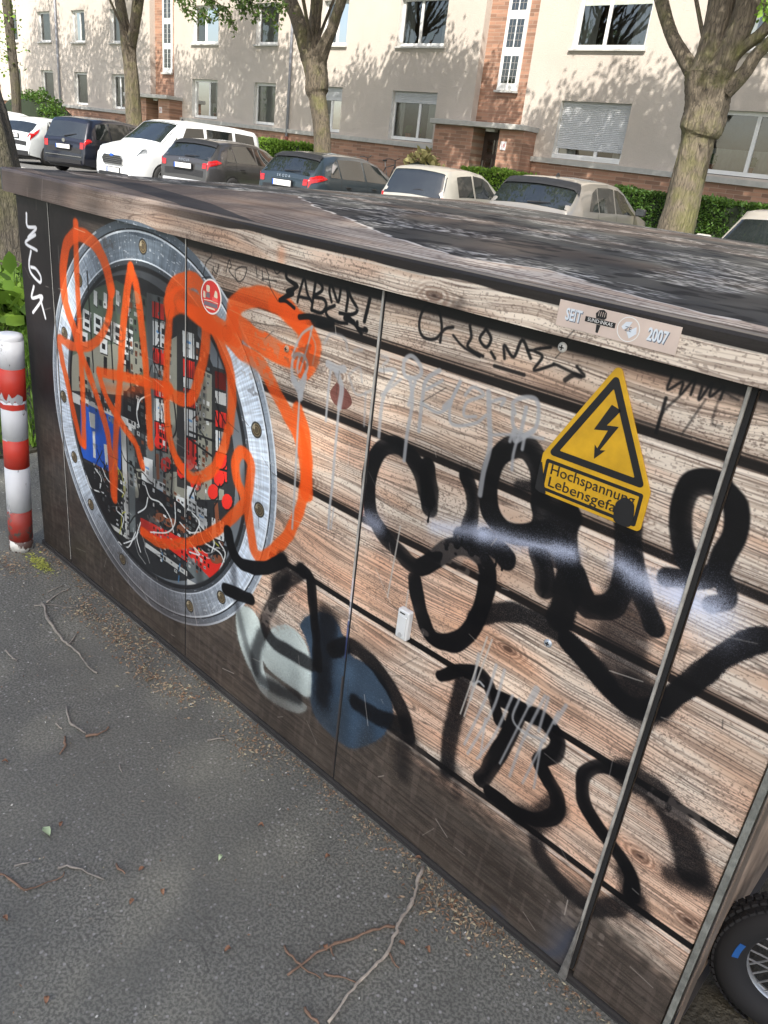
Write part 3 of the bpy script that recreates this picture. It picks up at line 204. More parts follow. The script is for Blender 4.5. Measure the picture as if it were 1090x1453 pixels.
ELEC=[('pgreen',[(-2.363,0.995),(-2.412,0.74),(-2.053,0.788),(-1.929,0.851),(-1.896,1.085),(-2.075,1.105),(-2.22,1.051)]),('pgrey',[(-2.369,0.816),(-2.384,0.698),(-2.054,0.773),(-1.927,0.895),(-1.964,0.956),(-2.236,0.878)]),('pgrey',[(-1.85,0.969),(-1.755,1.023),(-1.743,0.659),(-1.831,0.629)]),('pgrey',[(-1.687,0.955),(-1.6,0.951),(-1.591,0.648),(-1.659,0.622)]),('pgrey',[(-2.009,0.553),(-1.548,0.694),(-1.546,0.624),(-2.0,0.457)]),('dark',[(-2.053,0.788),(-1.878,0.822),(-1.908,0.695),(-2.059,0.686)]),('lgrey',[(-2.401,0.693),(-1.988,0.708),(-1.989,0.685),(-2.405,0.658)]),('blue',[(-2.328,0.678),(-2.071,0.689),(-2.084,0.523),(-2.162,0.489),(-2.345,0.478)]),('lgrey',[(-2.274,0.657),(-2.234,0.66),(-2.238,0.609),(-2.27,0.608)]),('lgrey',[(-2.256,0.596),(-2.239,0.601),(-2.243,0.506),(-2.259,0.505)]),('lgrey',[(-2.186,0.576),(-2.163,0.579),(-2.164,0.512),(-2.18,0.506)]),('lgrey',[(-2.077,0.675),(-2.046,0.677),(-2.045,0.291),(-2.068,0.286)]),('sgrey',[(-2.039,0.679),(-1.996,0.685),(-2.005,0.335),(-2.039,0.321)]),('lgrey',[(-2.225,0.298),(-2.051,0.306),(-2.052,0.288),(-2.21,0.286)]),('dark',[(-2.343,0.463),(-2.088,0.5),(-2.081,0.321),(-2.225,0.298),(-2.303,0.36)]),('white',[(-2.351,0.967),(-2.298,0.965),(-2.305,0.901),(-2.359,0.903)]),('dark',[(-2.34,0.956),(-2.312,0.954),(-2.313,0.937),(-2.342,0.937)]),('dark',[(-2.343,0.927),(-2.315,0.926),(-2.316,0.914),(-2.345,0.914)]),('white',[(-2.279,0.986),(-2.228,0.983),(-2.234,0.921),(-2.285,0.923)]),('dark',[(-2.268,0.975),(-2.241,0.973),(-2.242,0.956),(-2.27,0.956)]),('dark',[(-2.271,0.946),(-2.243,0.945),(-2.245,0.933),(-2.272,0.933)]),('white',[(-2.211,0.985),(-2.162,0.982),(-2.167,0.921),(-2.217,0.923)]),('dark',[(-2.201,0.974),(-2.174,0.972),(-2.176,0.955),(-2.202,0.956)]),('dark',[(-2.203,0.946),(-2.177,0.945),(-2.178,0.933),(-2.204,0.933)]),('white',[(-2.153,0.986),(-2.105,0.983),(-2.11,0.923),(-2.158,0.925)]),('dark',[(-2.143,0.975),(-2.117,0.973),(-2.118,0.957),(-2.144,0.957)]),('dark',[(-2.145,0.948),(-2.119,0.947),(-2.12,0.935),(-2.146,0.935)]),('white',[(-2.097,0.983),(-2.05,0.98),(-2.054,0.921),(-2.101,0.923)]),('dark',[(-2.086,0.973),(-2.062,0.971),(-2.063,0.955),(-2.088,0.955)]),('dark',[(-2.088,0.946),(-2.063,0.945),(-2.064,0.933),(-2.089,0.933)]),('white',[(-2.035,0.982),(-1.99,0.979),(-1.993,0.921),(-2.039,0.923)]),('dark',[(-2.025,0.972),(-2.001,0.97),(-2.002,0.954),(-2.026,0.955)]),('dark',[(-2.027,0.945),(-2.003,0.944),(-2.003,0.933),(-2.027,0.933)]),('white',[(-2.302,0.913),(-2.256,0.914),(-2.26,0.869),(-2.307,0.867)]),('dark',[(-2.291,0.899),(-2.269,0.899),(-2.271,0.882),(-2.293,0.881)]),('white',[(-2.181,0.918),(-2.137,0.919),(-2.14,0.875),(-2.184,0.873)]),('dark',[(-2.17,0.904),(-2.15,0.904),(-2.151,0.887),(-2.171,0.887)]),('white',[(-2.053,0.914),(-2.012,0.915),(-2.014,0.873),(-2.056,0.871)]),('dark',[(-2.043,0.901),(-2.024,0.901),(-2.025,0.885),(-2.044,0.884)]),('white',[(-2.205,1.054),(-2.185,1.052),(-2.189,1.007),(-2.209,1.012)]),('white',[(-2.147,1.058),(-2.128,1.056),(-2.131,1.012),(-2.151,1.016)]),('white',[(-2.077,1.078),(-2.058,1.076),(-2.061,1.033),(-2.079,1.037)]),('white',[(-2.017,1.075),(-1.999,1.073),(-2.001,1.031),(-2.019,1.036)]),('white',[(-2.024,1.06),(-2.006,1.059),(-2.008,1.016),(-2.026,1.02)]),('dark',[(-2.271,0.839),(-2.249,0.84),(-2.255,0.781),(-2.277,0.78)]),('dark',[(-2.163,0.866),(-2.142,0.866),(-2.147,0.809),(-2.168,0.808)]),('dark',[(-2.033,0.897),(-2.014,0.897),(-2.017,0.843),(-2.036,0.842)]),('sgrey',[(-1.914,1.101),(-1.824,1.104),(-1.832,0.541),(-1.934,0.521)]),('red',[(-1.888,1.083),(-1.83,1.085),(-1.829,1.043),(-1.888,1.041)]),('white',[(-1.887,1.031),(-1.829,1.034),(-1.828,0.968),(-1.887,0.964)]),('red',[(-1.887,0.957),(-1.828,0.961),(-1.827,0.92),(-1.886,0.915)]),('lgrey',[(-1.886,0.912),(-1.827,0.917),(-1.826,0.893),(-1.886,0.887)]),('red',[(-1.886,0.87),(-1.826,0.876),(-1.825,0.827),(-1.885,0.82)]),('white',[(-1.885,0.813),(-1.825,0.82),(-1.824,0.755),(-1.885,0.747)]),('red',[(-1.885,0.743),(-1.823,0.751),(-1.822,0.704),(-1.884,0.695)]),('red',[(-1.884,0.695),(-1.822,0.704),(-1.822,0.67),(-1.884,0.661)]),('dgrey',[(-1.769,1.078),(-1.675,1.082),(-1.667,0.601),(-1.77,0.581)]),('white',[(-1.743,1.036),(-1.691,1.038),(-1.688,0.972),(-1.74,0.968)]),('red',[(-1.74,0.962),(-1.688,0.965),(-1.686,0.92),(-1.738,0.915)]),('white',[(-1.738,0.912),(-1.686,0.917),(-1.684,0.89),(-1.737,0.885)]),('red',[(-1.737,0.882),(-1.684,0.887),(-1.682,0.84),(-1.735,0.834)]),('white',[(-1.735,0.827),(-1.682,0.833),(-1.678,0.758),(-1.732,0.751)]),('red',[(-1.732,0.744),(-1.678,0.751),(-1.675,0.702),(-1.73,0.693)]),('red',[(-1.73,0.693),(-1.675,0.702),(-1.674,0.666),(-1.728,0.657)]),('dgrey',[(-1.611,0.974),(-1.549,0.978),(-1.536,0.655),(-1.602,0.644)]),('dred',[(-1.597,0.965),(-1.552,0.968),(-1.549,0.925),(-1.595,0.921)]),('lgrey',[(-1.595,0.914),(-1.549,0.918),(-1.547,0.886),(-1.593,0.882)]),('red',[(-1.592,0.862),(-1.546,0.867),(-1.543,0.825),(-1.59,0.819)]),('white',[(-1.59,0.809),(-1.543,0.815),(-1.54,0.759),(-1.587,0.752)]),('red',[(-1.587,0.748),(-1.539,0.755),(-1.537,0.715),(-1.585,0.707)]),('red',[(-1.584,0.7),(-1.537,0.708),(-1.535,0.68),(-1.583,0.672)]),('dark',[(-1.878,1.085),(-1.873,1.086),(-1.88,0.604),(-1.885,0.602)]),('dark',[(-1.854,1.09),(-1.849,1.091),(-1.853,0.613),(-1.858,0.611)]),('dark',[(-1.722,1.116),(-1.717,1.116),(-1.709,0.664),(-1.714,0.662)]),('dark',[(-1.7,1.12),(-1.696,1.121),(-1.686,0.672),(-1.69,0.67)]),('dark',[(-1.594,1.14),(-1.59,1.141),(-1.571,0.712),(-1.575,0.71)]),('red',[(-1.83,0.699),(-1.835,0.684),(-1.85,0.67),(-1.868,0.664),(-1.882,0.668),(-1.887,0.681),(-1.881,0.697),(-1.867,0.711),(-1.849,0.716),(-1.835,0.712)]),('red',[(-1.799,0.64),(-1.804,0.624),(-1.819,0.61),(-1.836,0.603),(-1.85,0.607),(-1.856,0.62),(-1.85,0.637),(-1.835,0.65),(-1.818,0.656),(-1.804,0.652)]),('red',[(-1.681,0.687),(-1.686,0.671),(-1.699,0.658),(-1.715,0.652),(-1.728,0.656),(-1.733,0.669),(-1.728,0.684),(-1.715,0.697),(-1.699,0.702),(-1.686,0.698)]),('red',[(-1.716,0.649),(-1.721,0.633),(-1.735,0.619),(-1.751,0.613),(-1.765,0.617),(-1.77,0.629),(-1.765,0.646),(-1.751,0.659),(-1.735,0.665),(-1.722,0.661)]),('red',[(-1.651,0.635),(-1.656,0.619),(-1.668,0.606),(-1.685,0.6),(-1.698,0.604),(-1.703,0.616),(-1.698,0.632),(-1.685,0.645),(-1.669,0.651),(-1.656,0.647)]),('red',[(-1.572,0.639),(-1.576,0.624),(-1.588,0.611),(-1.603,0.605),(-1.616,0.609),(-1.621,0.62),(-1.616,0.636),(-1.604,0.649),(-1.589,0.654),(-1.577,0.651)]),('red',[(-1.546,0.688),(-1.55,0.673),(-1.561,0.66),(-1.576,0.655),(-1.589,0.659),(-1.594,0.67),(-1.59,0.685),(-1.578,0.698),(-1.563,0.703),(-1.551,0.699)]),('red',[(-1.509,0.634),(-1.513,0.619),(-1.524,0.606),(-1.539,0.6),(-1.551,0.604),(-1.556,0.616),(-1.552,0.631),(-1.541,0.644),(-1.526,0.649),(-1.514,0.645)]),('red',[(-1.539,0.739),(-1.543,0.725),(-1.555,0.712),(-1.569,0.707),(-1.581,0.711),(-1.586,0.723),(-1.582,0.737),(-1.571,0.749),(-1.556,0.754),(-1.544,0.75)]),('white',[(-1.939,0.554),(-1.885,0.562),(-1.886,0.497),(-1.942,0.488)]),('white',[(-1.878,0.56),(-1.832,0.567),(-1.833,0.495),(-1.88,0.487)]),('white',[(-1.833,0.521),(-1.781,0.53),(-1.781,0.466),(-1.834,0.456)]),('white',[(-1.774,0.551),(-1.724,0.559),(-1.724,0.481),(-1.775,0.472)]),('white',[(-1.719,0.603),(-1.677,0.609),(-1.675,0.534),(-1.718,0.526)]),('white',[(-1.676,0.558),(-1.623,0.567),(-1.621,0.499),(-1.675,0.489)]),('white',[(-1.599,0.551),(-1.543,0.56),(-1.541,0.501),(-1.598,0.49)]),('white',[(-1.958,0.611),(-1.897,0.619),(-1.899,0.54),(-1.961,0.53)]),('dark',[(-1.968,0.535),(-1.755,0.535),(-1.586,0.48),(-1.518,0.494),(-1.538,0.424),(-1.655,0.418),(-1.718,0.455),(-1.86,0.462),(-1.985,0.454)]),('red',[(-1.973,0.4),(-1.705,0.429),(-1.538,0.431),(-1.57,0.357),(-1.756,0.357),(-1.862,0.361),(-1.976,0.338)]),('sgrey',[(-1.717,0.383),(-1.582,0.351),(-1.629,0.308),(-1.717,0.333)]),('lgrey',[(-1.947,0.324),(-1.717,0.325),(-1.717,0.308),(-1.948,0.307)]),('lgrey',[(-1.717,0.3),(-1.605,0.312),(-1.616,0.296),(-1.716,0.278)]),('brown',[(-1.589,0.599),(-1.573,0.606),(-1.558,0.522),(-1.578,0.514)]),('brown',[(-1.88,0.645),(-1.864,0.65),(-1.861,0.57),(-1.877,0.564)]),('brown',[(-1.832,0.457),(-1.843,0.441),(-1.868,0.426),(-1.893,0.42),(-1.903,0.428),(-1.892,0.444),(-1.867,0.459),(-1.842,0.464)]),('brown',[(-1.71,0.47),(-1.72,0.455),(-1.743,0.441),(-1.766,0.436),(-1.776,0.443),(-1.766,0.459),(-1.743,0.473),(-1.72,0.478)]),('brown',[(-1.543,0.444),(-1.551,0.43),(-1.572,0.416),(-1.593,0.411),(-1.603,0.418),(-1.594,0.433),(-1.573,0.447),(-1.552,0.451)]),('brown',[(-1.773,0.464),(-1.783,0.449),(-1.807,0.434),(-1.832,0.429),(-1.842,0.436),(-1.831,0.452),(-1.807,0.467),(-1.783,0.472)])]
WIRES=[('white',[(-1.94,0.521),(-1.914,0.49),(-1.859,0.495),(-1.807,0.467),(-1.788,0.426)]),('white',[(-1.781,0.525),(-1.781,0.461),(-1.821,0.412),(-1.917,0.372)]),('white',[(-1.694,0.528),(-1.657,0.512),(-1.681,0.463)]),('white',[(-1.657,0.496),(-1.632,0.46),(-1.562,0.459),(-1.538,0.439)]),('white',[(-1.755,0.472),(-1.705,0.461),(-1.657,0.481)]),('white',[(-1.974,0.382),(-1.998,0.32),(-1.978,0.276)]),('white',[(-1.987,0.411),(-1.943,0.446),(-1.928,0.485)]),('white',[(-1.61,0.501),(-1.586,0.48),(-1.596,0.444)]),('white',[(-1.705,0.429),(-1.655,0.41),(-1.705,0.396)]),('white',[(-1.563,0.49),(-1.534,0.464),(-1.56,0.398)]),('white',[(-2.251,0.468),(-2.213,0.447),(-2.224,0.407)]),('white',[(-2.314,0.419),(-2.284,0.385),(-2.201,0.398)]),('white',[(-2.202,0.486),(-2.165,0.455),(-2.074,0.446)]),('white',[(-2.124,0.366),(-2.079,0.357),(-2.089,0.318)]),('white',[(-2.116,0.252),(-2.054,0.26),(-2.005,0.335)]),('white',[(-2.101,0.249),(-2.022,0.301),(-1.99,0.341)]),('white',[(-1.971,0.783),(-1.98,0.736),(-1.968,0.701)]),('white',[(-1.904,0.817),(-1.958,0.787),(-1.975,0.752)]),('dark',[(-2.329,0.441),(-2.23,0.432),(-2.121,0.411)]),('dark',[(-2.282,0.404),(-2.186,0.386),(-2.095,0.351)]),('dark',[(-1.791,0.848),(-1.779,0.81),(-1.773,0.754),(-1.792,0.719)]),('dark',[(-1.805,0.715),(-1.793,0.629),(-1.8,0.549)]),('dark',[(-1.995,0.558),(-1.977,0.483)]),('dark',[(-1.64,0.823),(-1.596,0.83)]),('dark',[(-1.708,0.746),(-1.604,0.731)]),('dark',[(-1.708,0.767),(-1.595,0.776)]),('dark',[(-1.66,0.654),(-1.706,0.569)])]
BORDER=[(-2.659,1.178),(-2.665,1.282),(-2.45,1.401),(-2.321,1.553),(-2.159,1.637),(-2.108,1.703),(-2.007,1.736),(-1.738,1.578),(-1.498,1.468),(-1.189,1.315),(-0.949,1.236),(-0.875,1.272),(-0.794,1.309),(-0.65,1.246),(-0.563,1.221),(-0.44,1.188),(-0.351,1.197)]
STRIPE=[(-2.278,1.046),(-2.479,1.274),(-2.335,1.383),(-1.796,1.266),(-1.435,1.129)]

DRIPS = [(-0.86, 0.861, 0.018), (-0.771, 0.837, 0.023), (-0.685, 0.838, 0.018), (-0.669, 0.834, 0.015), (-0.574, 0.818, 0.01)]
X0, X1, Z0, Z1, PX = -2.76, -0.10, -0.01, 1.35, 0.001
NW, NH = int(round((X1-X0)/PX)), int(round((Z1-Z0)/PX))
XX, ZZ = np.meshgrid((np.arange(NW)+.5)*PX+X0, (np.arange(NH)+.5)*PX+Z0)
XX = XX.astype(np.float32); ZZ = ZZ.astype(np.float32)
def vnoise(x, z, cx, cz, seed):
    g = np.random.default_rng(seed).random((512, 512)).astype(np.float32)
    u = x/cx+100; v = z/cz+100; i = np.floor(u).astype(np.int32); j = np.floor(v).astype(np.int32)
    fu = u-i; fv = v-j; fu = fu*fu*(3-2*fu); fv = fv*fv*(3-2*fv)
    a = g[j % 512, i % 512]; b = g[j % 512, (i+1) % 512]; c = g[(j+1) % 512, i % 512]; d = g[(j+1) % 512, (i+1) % 512]
    return (a+(b-a)*fu)*(1-fv)+(c+(d-c)*fu)*fv
def sm(a, b, x): t = np.clip((x-a)/(b-a), 0, 1); return t*t*(3-2*t)
C3 = lambda r, g, b: np.array([r, g, b], np.float32)/255
def lay(img, a, c): img += (c-img)*a[..., None]
def catmull(p, n=6):
    p = np.array(p, float)
    if len(p) < 3: return p
    q = np.vstack([2*p[0]-p[1], p, 2*p[-1]-p[-2]]); o = []
    for i in range(1, len(q)-2):
        for t in np.linspace(0, 1, n, endpoint=False):
            o.append(.5*((2*q[i])+(-q[i-1]+q[i+1])*t+(2*q[i-1]-5*q[i]+4*q[i+1]-q[i+2])*t*t+(-q[i-1]+3*q[i]-3*q[i+1]+q[i+2])*t**3))
    o.append(p[-1]); return np.array(o)
def win(x0, x1, z0, z1):
    i0 = max(0, int((x0-X0)/PX)); i1 = min(NW, int((x1-X0)/PX)+2); j0 = max(0, int((z0-Z0)/PX)); j1 = min(NH, int((z1-Z0)/PX)+2)
    return slice(j0, max(j0, j1)), slice(i0, max(i0, i1))
SPK = RNG.random((NH, NW)).astype(np.float32)
def stroke(img, pts, col, w, a=1., soft=.004, speck=True):
    p = catmull(pts); pad = w/2+soft*2.2+.004
    S = win(p[:, 0].min()-pad, p[:, 0].max()+pad, p[:, 1].min()-pad, p[:, 1].max()+pad)
    x = XX[S]; z = ZZ[S]
    if x.size == 0: return
    D = np.full(x.shape, 9., np.float32)
    j0 = S[0].start; i0 = S[1].start
    for k in range(len(p)-1):
        A, B = p[k], p[k+1]
        T = win(min(A[0], B[0])-pad, max(A[0], B[0])+pad, min(A[1], B[1])-pad, max(A[1], B[1])+pad)
        L = (slice(max(0,T[0].start-j0), max(0,T[0].stop-j0)), slice(max(0,T[1].start-i0), max(0,T[1].stop-i0)))
        xs = x[L]; zs = z[L]
        if xs.size == 0: continue
        d = B-A; t = np.clip(((xs-A[0])*d[0]+(zs-A[1])*d[1])/max(d@d, 1e-9), 0, 1)
        D[L] = np.minimum(D[L], np.hypot(xs-A[0]-t*d[0], zs-A[1]-t*d[1]))
    if w > .018:
        nn = vnoise(x, z, .035, .035, int(abs(p[0, 0]*9e3)) % 997)-.5; D = D+nn*w*.16
    m = 1-sm(w/2-soft, w/2+soft*1.6, D)
    if w > .018: m = m*(1-.22*sm(.45, .9, vnoise(x, z, .05, .09, int(abs(p[0, 1]*8e3)) % 991+3))*sm(w*.05, w*.5, D))
    if speck and soft > .003:
        s = SPK[S]; m = np.where(m < .97, np.clip((m-s*.75)*3.2+.25*m, 0, 1)*.6+m*.4, m)
        if a < .97: m = m*(.75+.25*(s > .35))
        over = np.exp(-np.maximum(D-w/2, 0)/(soft*2.2))*(SPK[S][::-1] > .93)*.55; m = np.maximum(m, over)
    lay(img[S], m*a, col)
def inpoly(x, z, poly):
    r = np.zeros(x.shape, bool); n = len(poly)
    for i in range(n):
        xa, za = poly[i]; xb, zb = poly[(i+1) % n]
        if za == zb: continue
        c = ((za > z) != (zb > z)) & (x < (xb-xa)*(z-za)/(zb-za)+xa); r ^= c
    return r
def fill(img, poly, col, a=1., clip=None, tex=0):
    xs = [p[0] for p in poly]; zs = [p[1] for p in poly]; S = win(min(xs), max(xs), min(zs), max(zs))
    x = XX[S]; z = ZZ[S]
    if x.size == 0: return
    m = inpoly(x, z, poly).astype(np.float32)*a
    if clip is not None: m = m*clip[S]
    if tex: col = col*(1-tex/2+tex*SPK[S][..., None])
    lay(img[S], m, col)
GAPS = [1.161, .974, .773, .547, .288]
def wood(x, z, planks, seed=1):
    """weathered board picture: returns colour"""
    warp = (vnoise(x, z, .22, .05, seed)-.5)*.020+(vnoise(x, z, .07, .02, seed+1)-.5)*.004
    zz = z+warp
    g1 = vnoise(x, zz, .30, .0042, seed+2); g2 = vnoise(x, zz, .12, .0022, seed+3); g3 = vnoise(x, zz, .5, .016, seed+4); blot = vnoise(x, z, .12, .05, seed+5)
    pit = vnoise(x, z+warp, .0062, .0030, seed+6)*.55+vnoise(x, z, .0026, .0017, seed+16)*.45
    base = C3(224, 211, 194)[None, None]+np.zeros((*x.shape, 3), np.float32)
    warm = np.clip(sm(1.12, .74, z)*.62-.12+(blot-.5)*1.1+(g3-.5)*.6, 0, 1)
    lay(base, warm*.85, C3(222, 172, 140))
    lay(base, sm(.60, .85, vnoise(x, zz, .16, .02, seed+8))*.35, C3(176, 138, 110))
    lay(base, sm(.62, .80, g1)*.28, C3(120, 96, 80))
    lay(base, sm(.60, .75, g2)*.42, C3(104, 86, 74))
    ph = zz/.0062+2.6*vnoise(x, zz, .34, .035, seed+7); fr = ph-np.floor(ph)
    amp = sm(.30, .70, vnoise(x, zz, .20, .012, seed+9))*sm(.25, .6, vnoise(x, z, .05, .006, seed+12)+.25)
    lay(base, (1-sm(.05, .30, np.abs(fr-.5)))*amp*.55, C3(84, 68, 60))
    line = 1-sm(.0, .022, np.abs(vnoise(x, zz, .55, .020, seed+13)-.5))
    lay(base, line*(.12+.55*vnoise(x, z, .08, .01, seed+14)), C3(38, 31, 28))
    lay(base, sm(.63, .72, pit)*sm(.55, .74, vnoise(x, z, .16, .07, seed+10))*.42, C3(62, 48, 42))
    lay(base, sm(.72, .84, vnoise(x, z, .004, .003, seed+15))*.35, C3(84, 68, 60))
    for (kx, kz) in planks:      # knots
        r = np.hypot((x-kx)/2.0, z-kz); rr = r+(vnoise(x, z, .02, .01, seed+11)-.5)*.006
        k = np.exp(-(r/.022)**2)
        lay(base, k*.7*(.5+.5*np.sin(rr*900)), C3(90, 62, 48)); lay(base, np.exp(-(r/.006)**2)*.8, C3(50, 34, 28))
    return base
IMG = wood(XX, ZZ, [(-.27,.40),(-.16,.335),(-1.22,.80),(-.62,.66),(-.9,.33),(-.46,1.02),(-1.16,1.07),(-.75,.24)])
top = [1.272]+GAPS+[0]
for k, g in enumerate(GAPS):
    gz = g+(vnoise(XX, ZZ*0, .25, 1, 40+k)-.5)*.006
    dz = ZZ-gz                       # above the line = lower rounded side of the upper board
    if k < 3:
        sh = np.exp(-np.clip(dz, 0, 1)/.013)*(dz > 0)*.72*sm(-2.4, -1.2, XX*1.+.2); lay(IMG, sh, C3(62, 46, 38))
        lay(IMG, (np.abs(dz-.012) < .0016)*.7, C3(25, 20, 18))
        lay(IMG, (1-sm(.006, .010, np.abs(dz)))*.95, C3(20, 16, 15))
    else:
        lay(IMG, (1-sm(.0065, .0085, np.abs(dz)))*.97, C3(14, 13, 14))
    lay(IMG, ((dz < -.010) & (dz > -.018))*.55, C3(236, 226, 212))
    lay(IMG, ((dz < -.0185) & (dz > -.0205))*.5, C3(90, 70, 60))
# fascia of the lid
fz = ZZ > 1.268
FS = win(X0, X1, 1.262, Z1)
img_f = wood(XX[FS], ZZ[FS]*1.0+3, [(-.24, 4.30), (-.9, 4.285)], 70)
stripe = sm(1.318, 1.321, ZZ[FS]+(vnoise(XX[FS], ZZ[FS]*0, .12, 1, 90)-.5)*.010)*sm(-2.0, -1.5, XX[FS])
lay(img_f, stripe*.93, C3(30, 27, 26)); lay(img_f, (np.abs(ZZ[FS]-1.316) < .0018)*.6*sm(-2.0, -1.5, XX[FS]), C3(225, 215, 200))
lay(img_f, (ZZ[FS] > 1.338)*.5, C3(200, 188, 170))
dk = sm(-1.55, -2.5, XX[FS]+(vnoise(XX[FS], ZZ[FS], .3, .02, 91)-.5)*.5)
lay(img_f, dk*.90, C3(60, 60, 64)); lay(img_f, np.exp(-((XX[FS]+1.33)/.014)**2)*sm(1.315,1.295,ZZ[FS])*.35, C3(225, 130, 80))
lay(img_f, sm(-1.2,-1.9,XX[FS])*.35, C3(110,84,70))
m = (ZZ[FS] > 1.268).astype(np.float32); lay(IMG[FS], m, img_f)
# printed dark joint under the lid, plus the overhang's shade painted into the colour
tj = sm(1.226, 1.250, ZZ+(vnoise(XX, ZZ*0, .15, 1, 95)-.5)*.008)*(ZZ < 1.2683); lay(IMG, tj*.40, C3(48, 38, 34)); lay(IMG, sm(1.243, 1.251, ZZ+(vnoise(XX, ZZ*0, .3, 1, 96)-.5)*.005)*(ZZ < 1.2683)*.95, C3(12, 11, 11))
# dark painted left end and top-left boards
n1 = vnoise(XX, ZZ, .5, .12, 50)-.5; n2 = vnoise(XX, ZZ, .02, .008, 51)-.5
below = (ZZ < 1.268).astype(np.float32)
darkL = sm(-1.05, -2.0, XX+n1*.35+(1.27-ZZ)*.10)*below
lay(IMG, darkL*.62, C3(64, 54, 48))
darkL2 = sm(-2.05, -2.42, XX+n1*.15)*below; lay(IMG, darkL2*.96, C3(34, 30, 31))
# brown dust coat along the foot
bz = np.interp(XX, [-2.7, -2.0, -1.5, -1.05, -.75, -.33, -.1], [.62, .44, .36, .31, .27, .235, .19])
ft = sm(.07, -.06, ZZ-bz+n1*.05+n2*.05)
bro = C3(66, 60, 54)*(1+.30*n2[..., None]+.18*n1[..., None]+.16*(SPK[..., None]-.5))
lay(IMG, ft*.93, bro)
lay(IMG, (SPK > .90)*ft*.30, C3(118, 108, 100)); lay(IMG, sm(.55, .8, vnoise(XX, ZZ, .25, .004, 52))*ft*.35, C3(44, 38, 36)); lay(IMG, sm(.62, .8, vnoise(XX, ZZ, .010, .06, 53))*ft*.25, C3(110, 98, 90))
for g in (.02, .06, .11, .17): lay(IMG, (np.abs(ZZ-g+n1*.05) < .002)*ft*.5, C3(50, 42, 38))
# pale ellipses and navy circles
for p in BLOBS['rust']: fill(IMG, catmull(p+p[:1]), C3(96, 48, 42), .8)
def blob(p, c, a):
    p = catmull(list(p)+[p[0]]); S = win(p[:, 0].min()-.02, p[:, 0].max()+.02, p[:, 1].min()-.02, p[:, 1].max()+.02); x = XX[S]; z = ZZ[S]
    for k, (amp, al) in enumerate(((.010, .45), (.005, .6), (.002, .7))):
        xx_ = x+(SPK[S]-.5)*amp*2+(vnoise(x, z, .02, .02, 300+k)-.5)*amp; zz_ = z+(SPK[S][::-1]-.5)*amp*2; m = inpoly(xx_, zz_, p).astype(np.float32)
        m *= al*a*(.55+.45*sm(.12, .30, z+(vnoise(x, z, .05, .08, 305)-.5)*.12))
        col = c*(.78+.34*vnoise(x, z, .045, .06, 301)+.22*(SPK[S]-.5))[..., None]; lay(IMG[S], m, col)
    lay(IMG[S], (SPK[S] > .965)*inpoly(x, z, p)*.35, C3(150, 170, 186))
for p in BLOBS['navy']: blob(p, C3(48, 68, 88), 1.)
for i_, p in enumerate(BLOBS['pale']): blob(p, C3(198, 212, 208), 1. if i_ != 1 else .55)
# bolted metal ring
cx, cz = -1.9205, .692
rx = XX-cx; rz = ZZ-cz; rad = np.hypot(rx, rz)*1.0; ang = np.arctan2(rz, rx)
RS = win(cx-.66, cx+.66, cz-.62, cz+.62)
r_, a_ = rad[RS], ang[RS]
ringc = np.zeros((*r_.shape, 3), np.float32)
upness = np.sin(a_); side = np.cos(a_)
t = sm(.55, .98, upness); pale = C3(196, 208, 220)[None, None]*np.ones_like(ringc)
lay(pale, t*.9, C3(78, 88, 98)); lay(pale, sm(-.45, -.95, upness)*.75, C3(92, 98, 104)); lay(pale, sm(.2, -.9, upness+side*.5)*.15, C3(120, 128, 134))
br = vnoise(a_*.55, r_, .004, .05, 61)-.5; br2 = vnoise(a_, r_, .25, .004, 62)-.5
pale *= (1+.30*br[..., None]+.18*br2[..., None])
lay(pale, (r_ > .562)*.55, C3(84, 92, 100)); lay(pale, (np.abs(r_-.561) < .0025)*.85, C3(222, 230, 236)); lay(pale, (np.abs(r_-.566) < .002)*.8, C3(20, 22, 26))
lay(pale, (np.abs(r_-.587) < .003)*.7*(upness < .9), C3(205, 212, 218)); lay(pale, (r_ < .487)*.8, C3(44, 48, 52)); lay(pale, (np.abs(r_-.488) < .002)*.7, C3(214, 222, 230))
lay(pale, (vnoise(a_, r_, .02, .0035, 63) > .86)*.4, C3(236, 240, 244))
rm = ((r_ < .590) & (r_ > .470)).astype(np.float32)
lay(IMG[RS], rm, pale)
low = sm(.34, .10, ZZ[RS]+n1[RS]*.06)*rm; lay(IMG[RS], low*.60, C3(74, 68, 66))
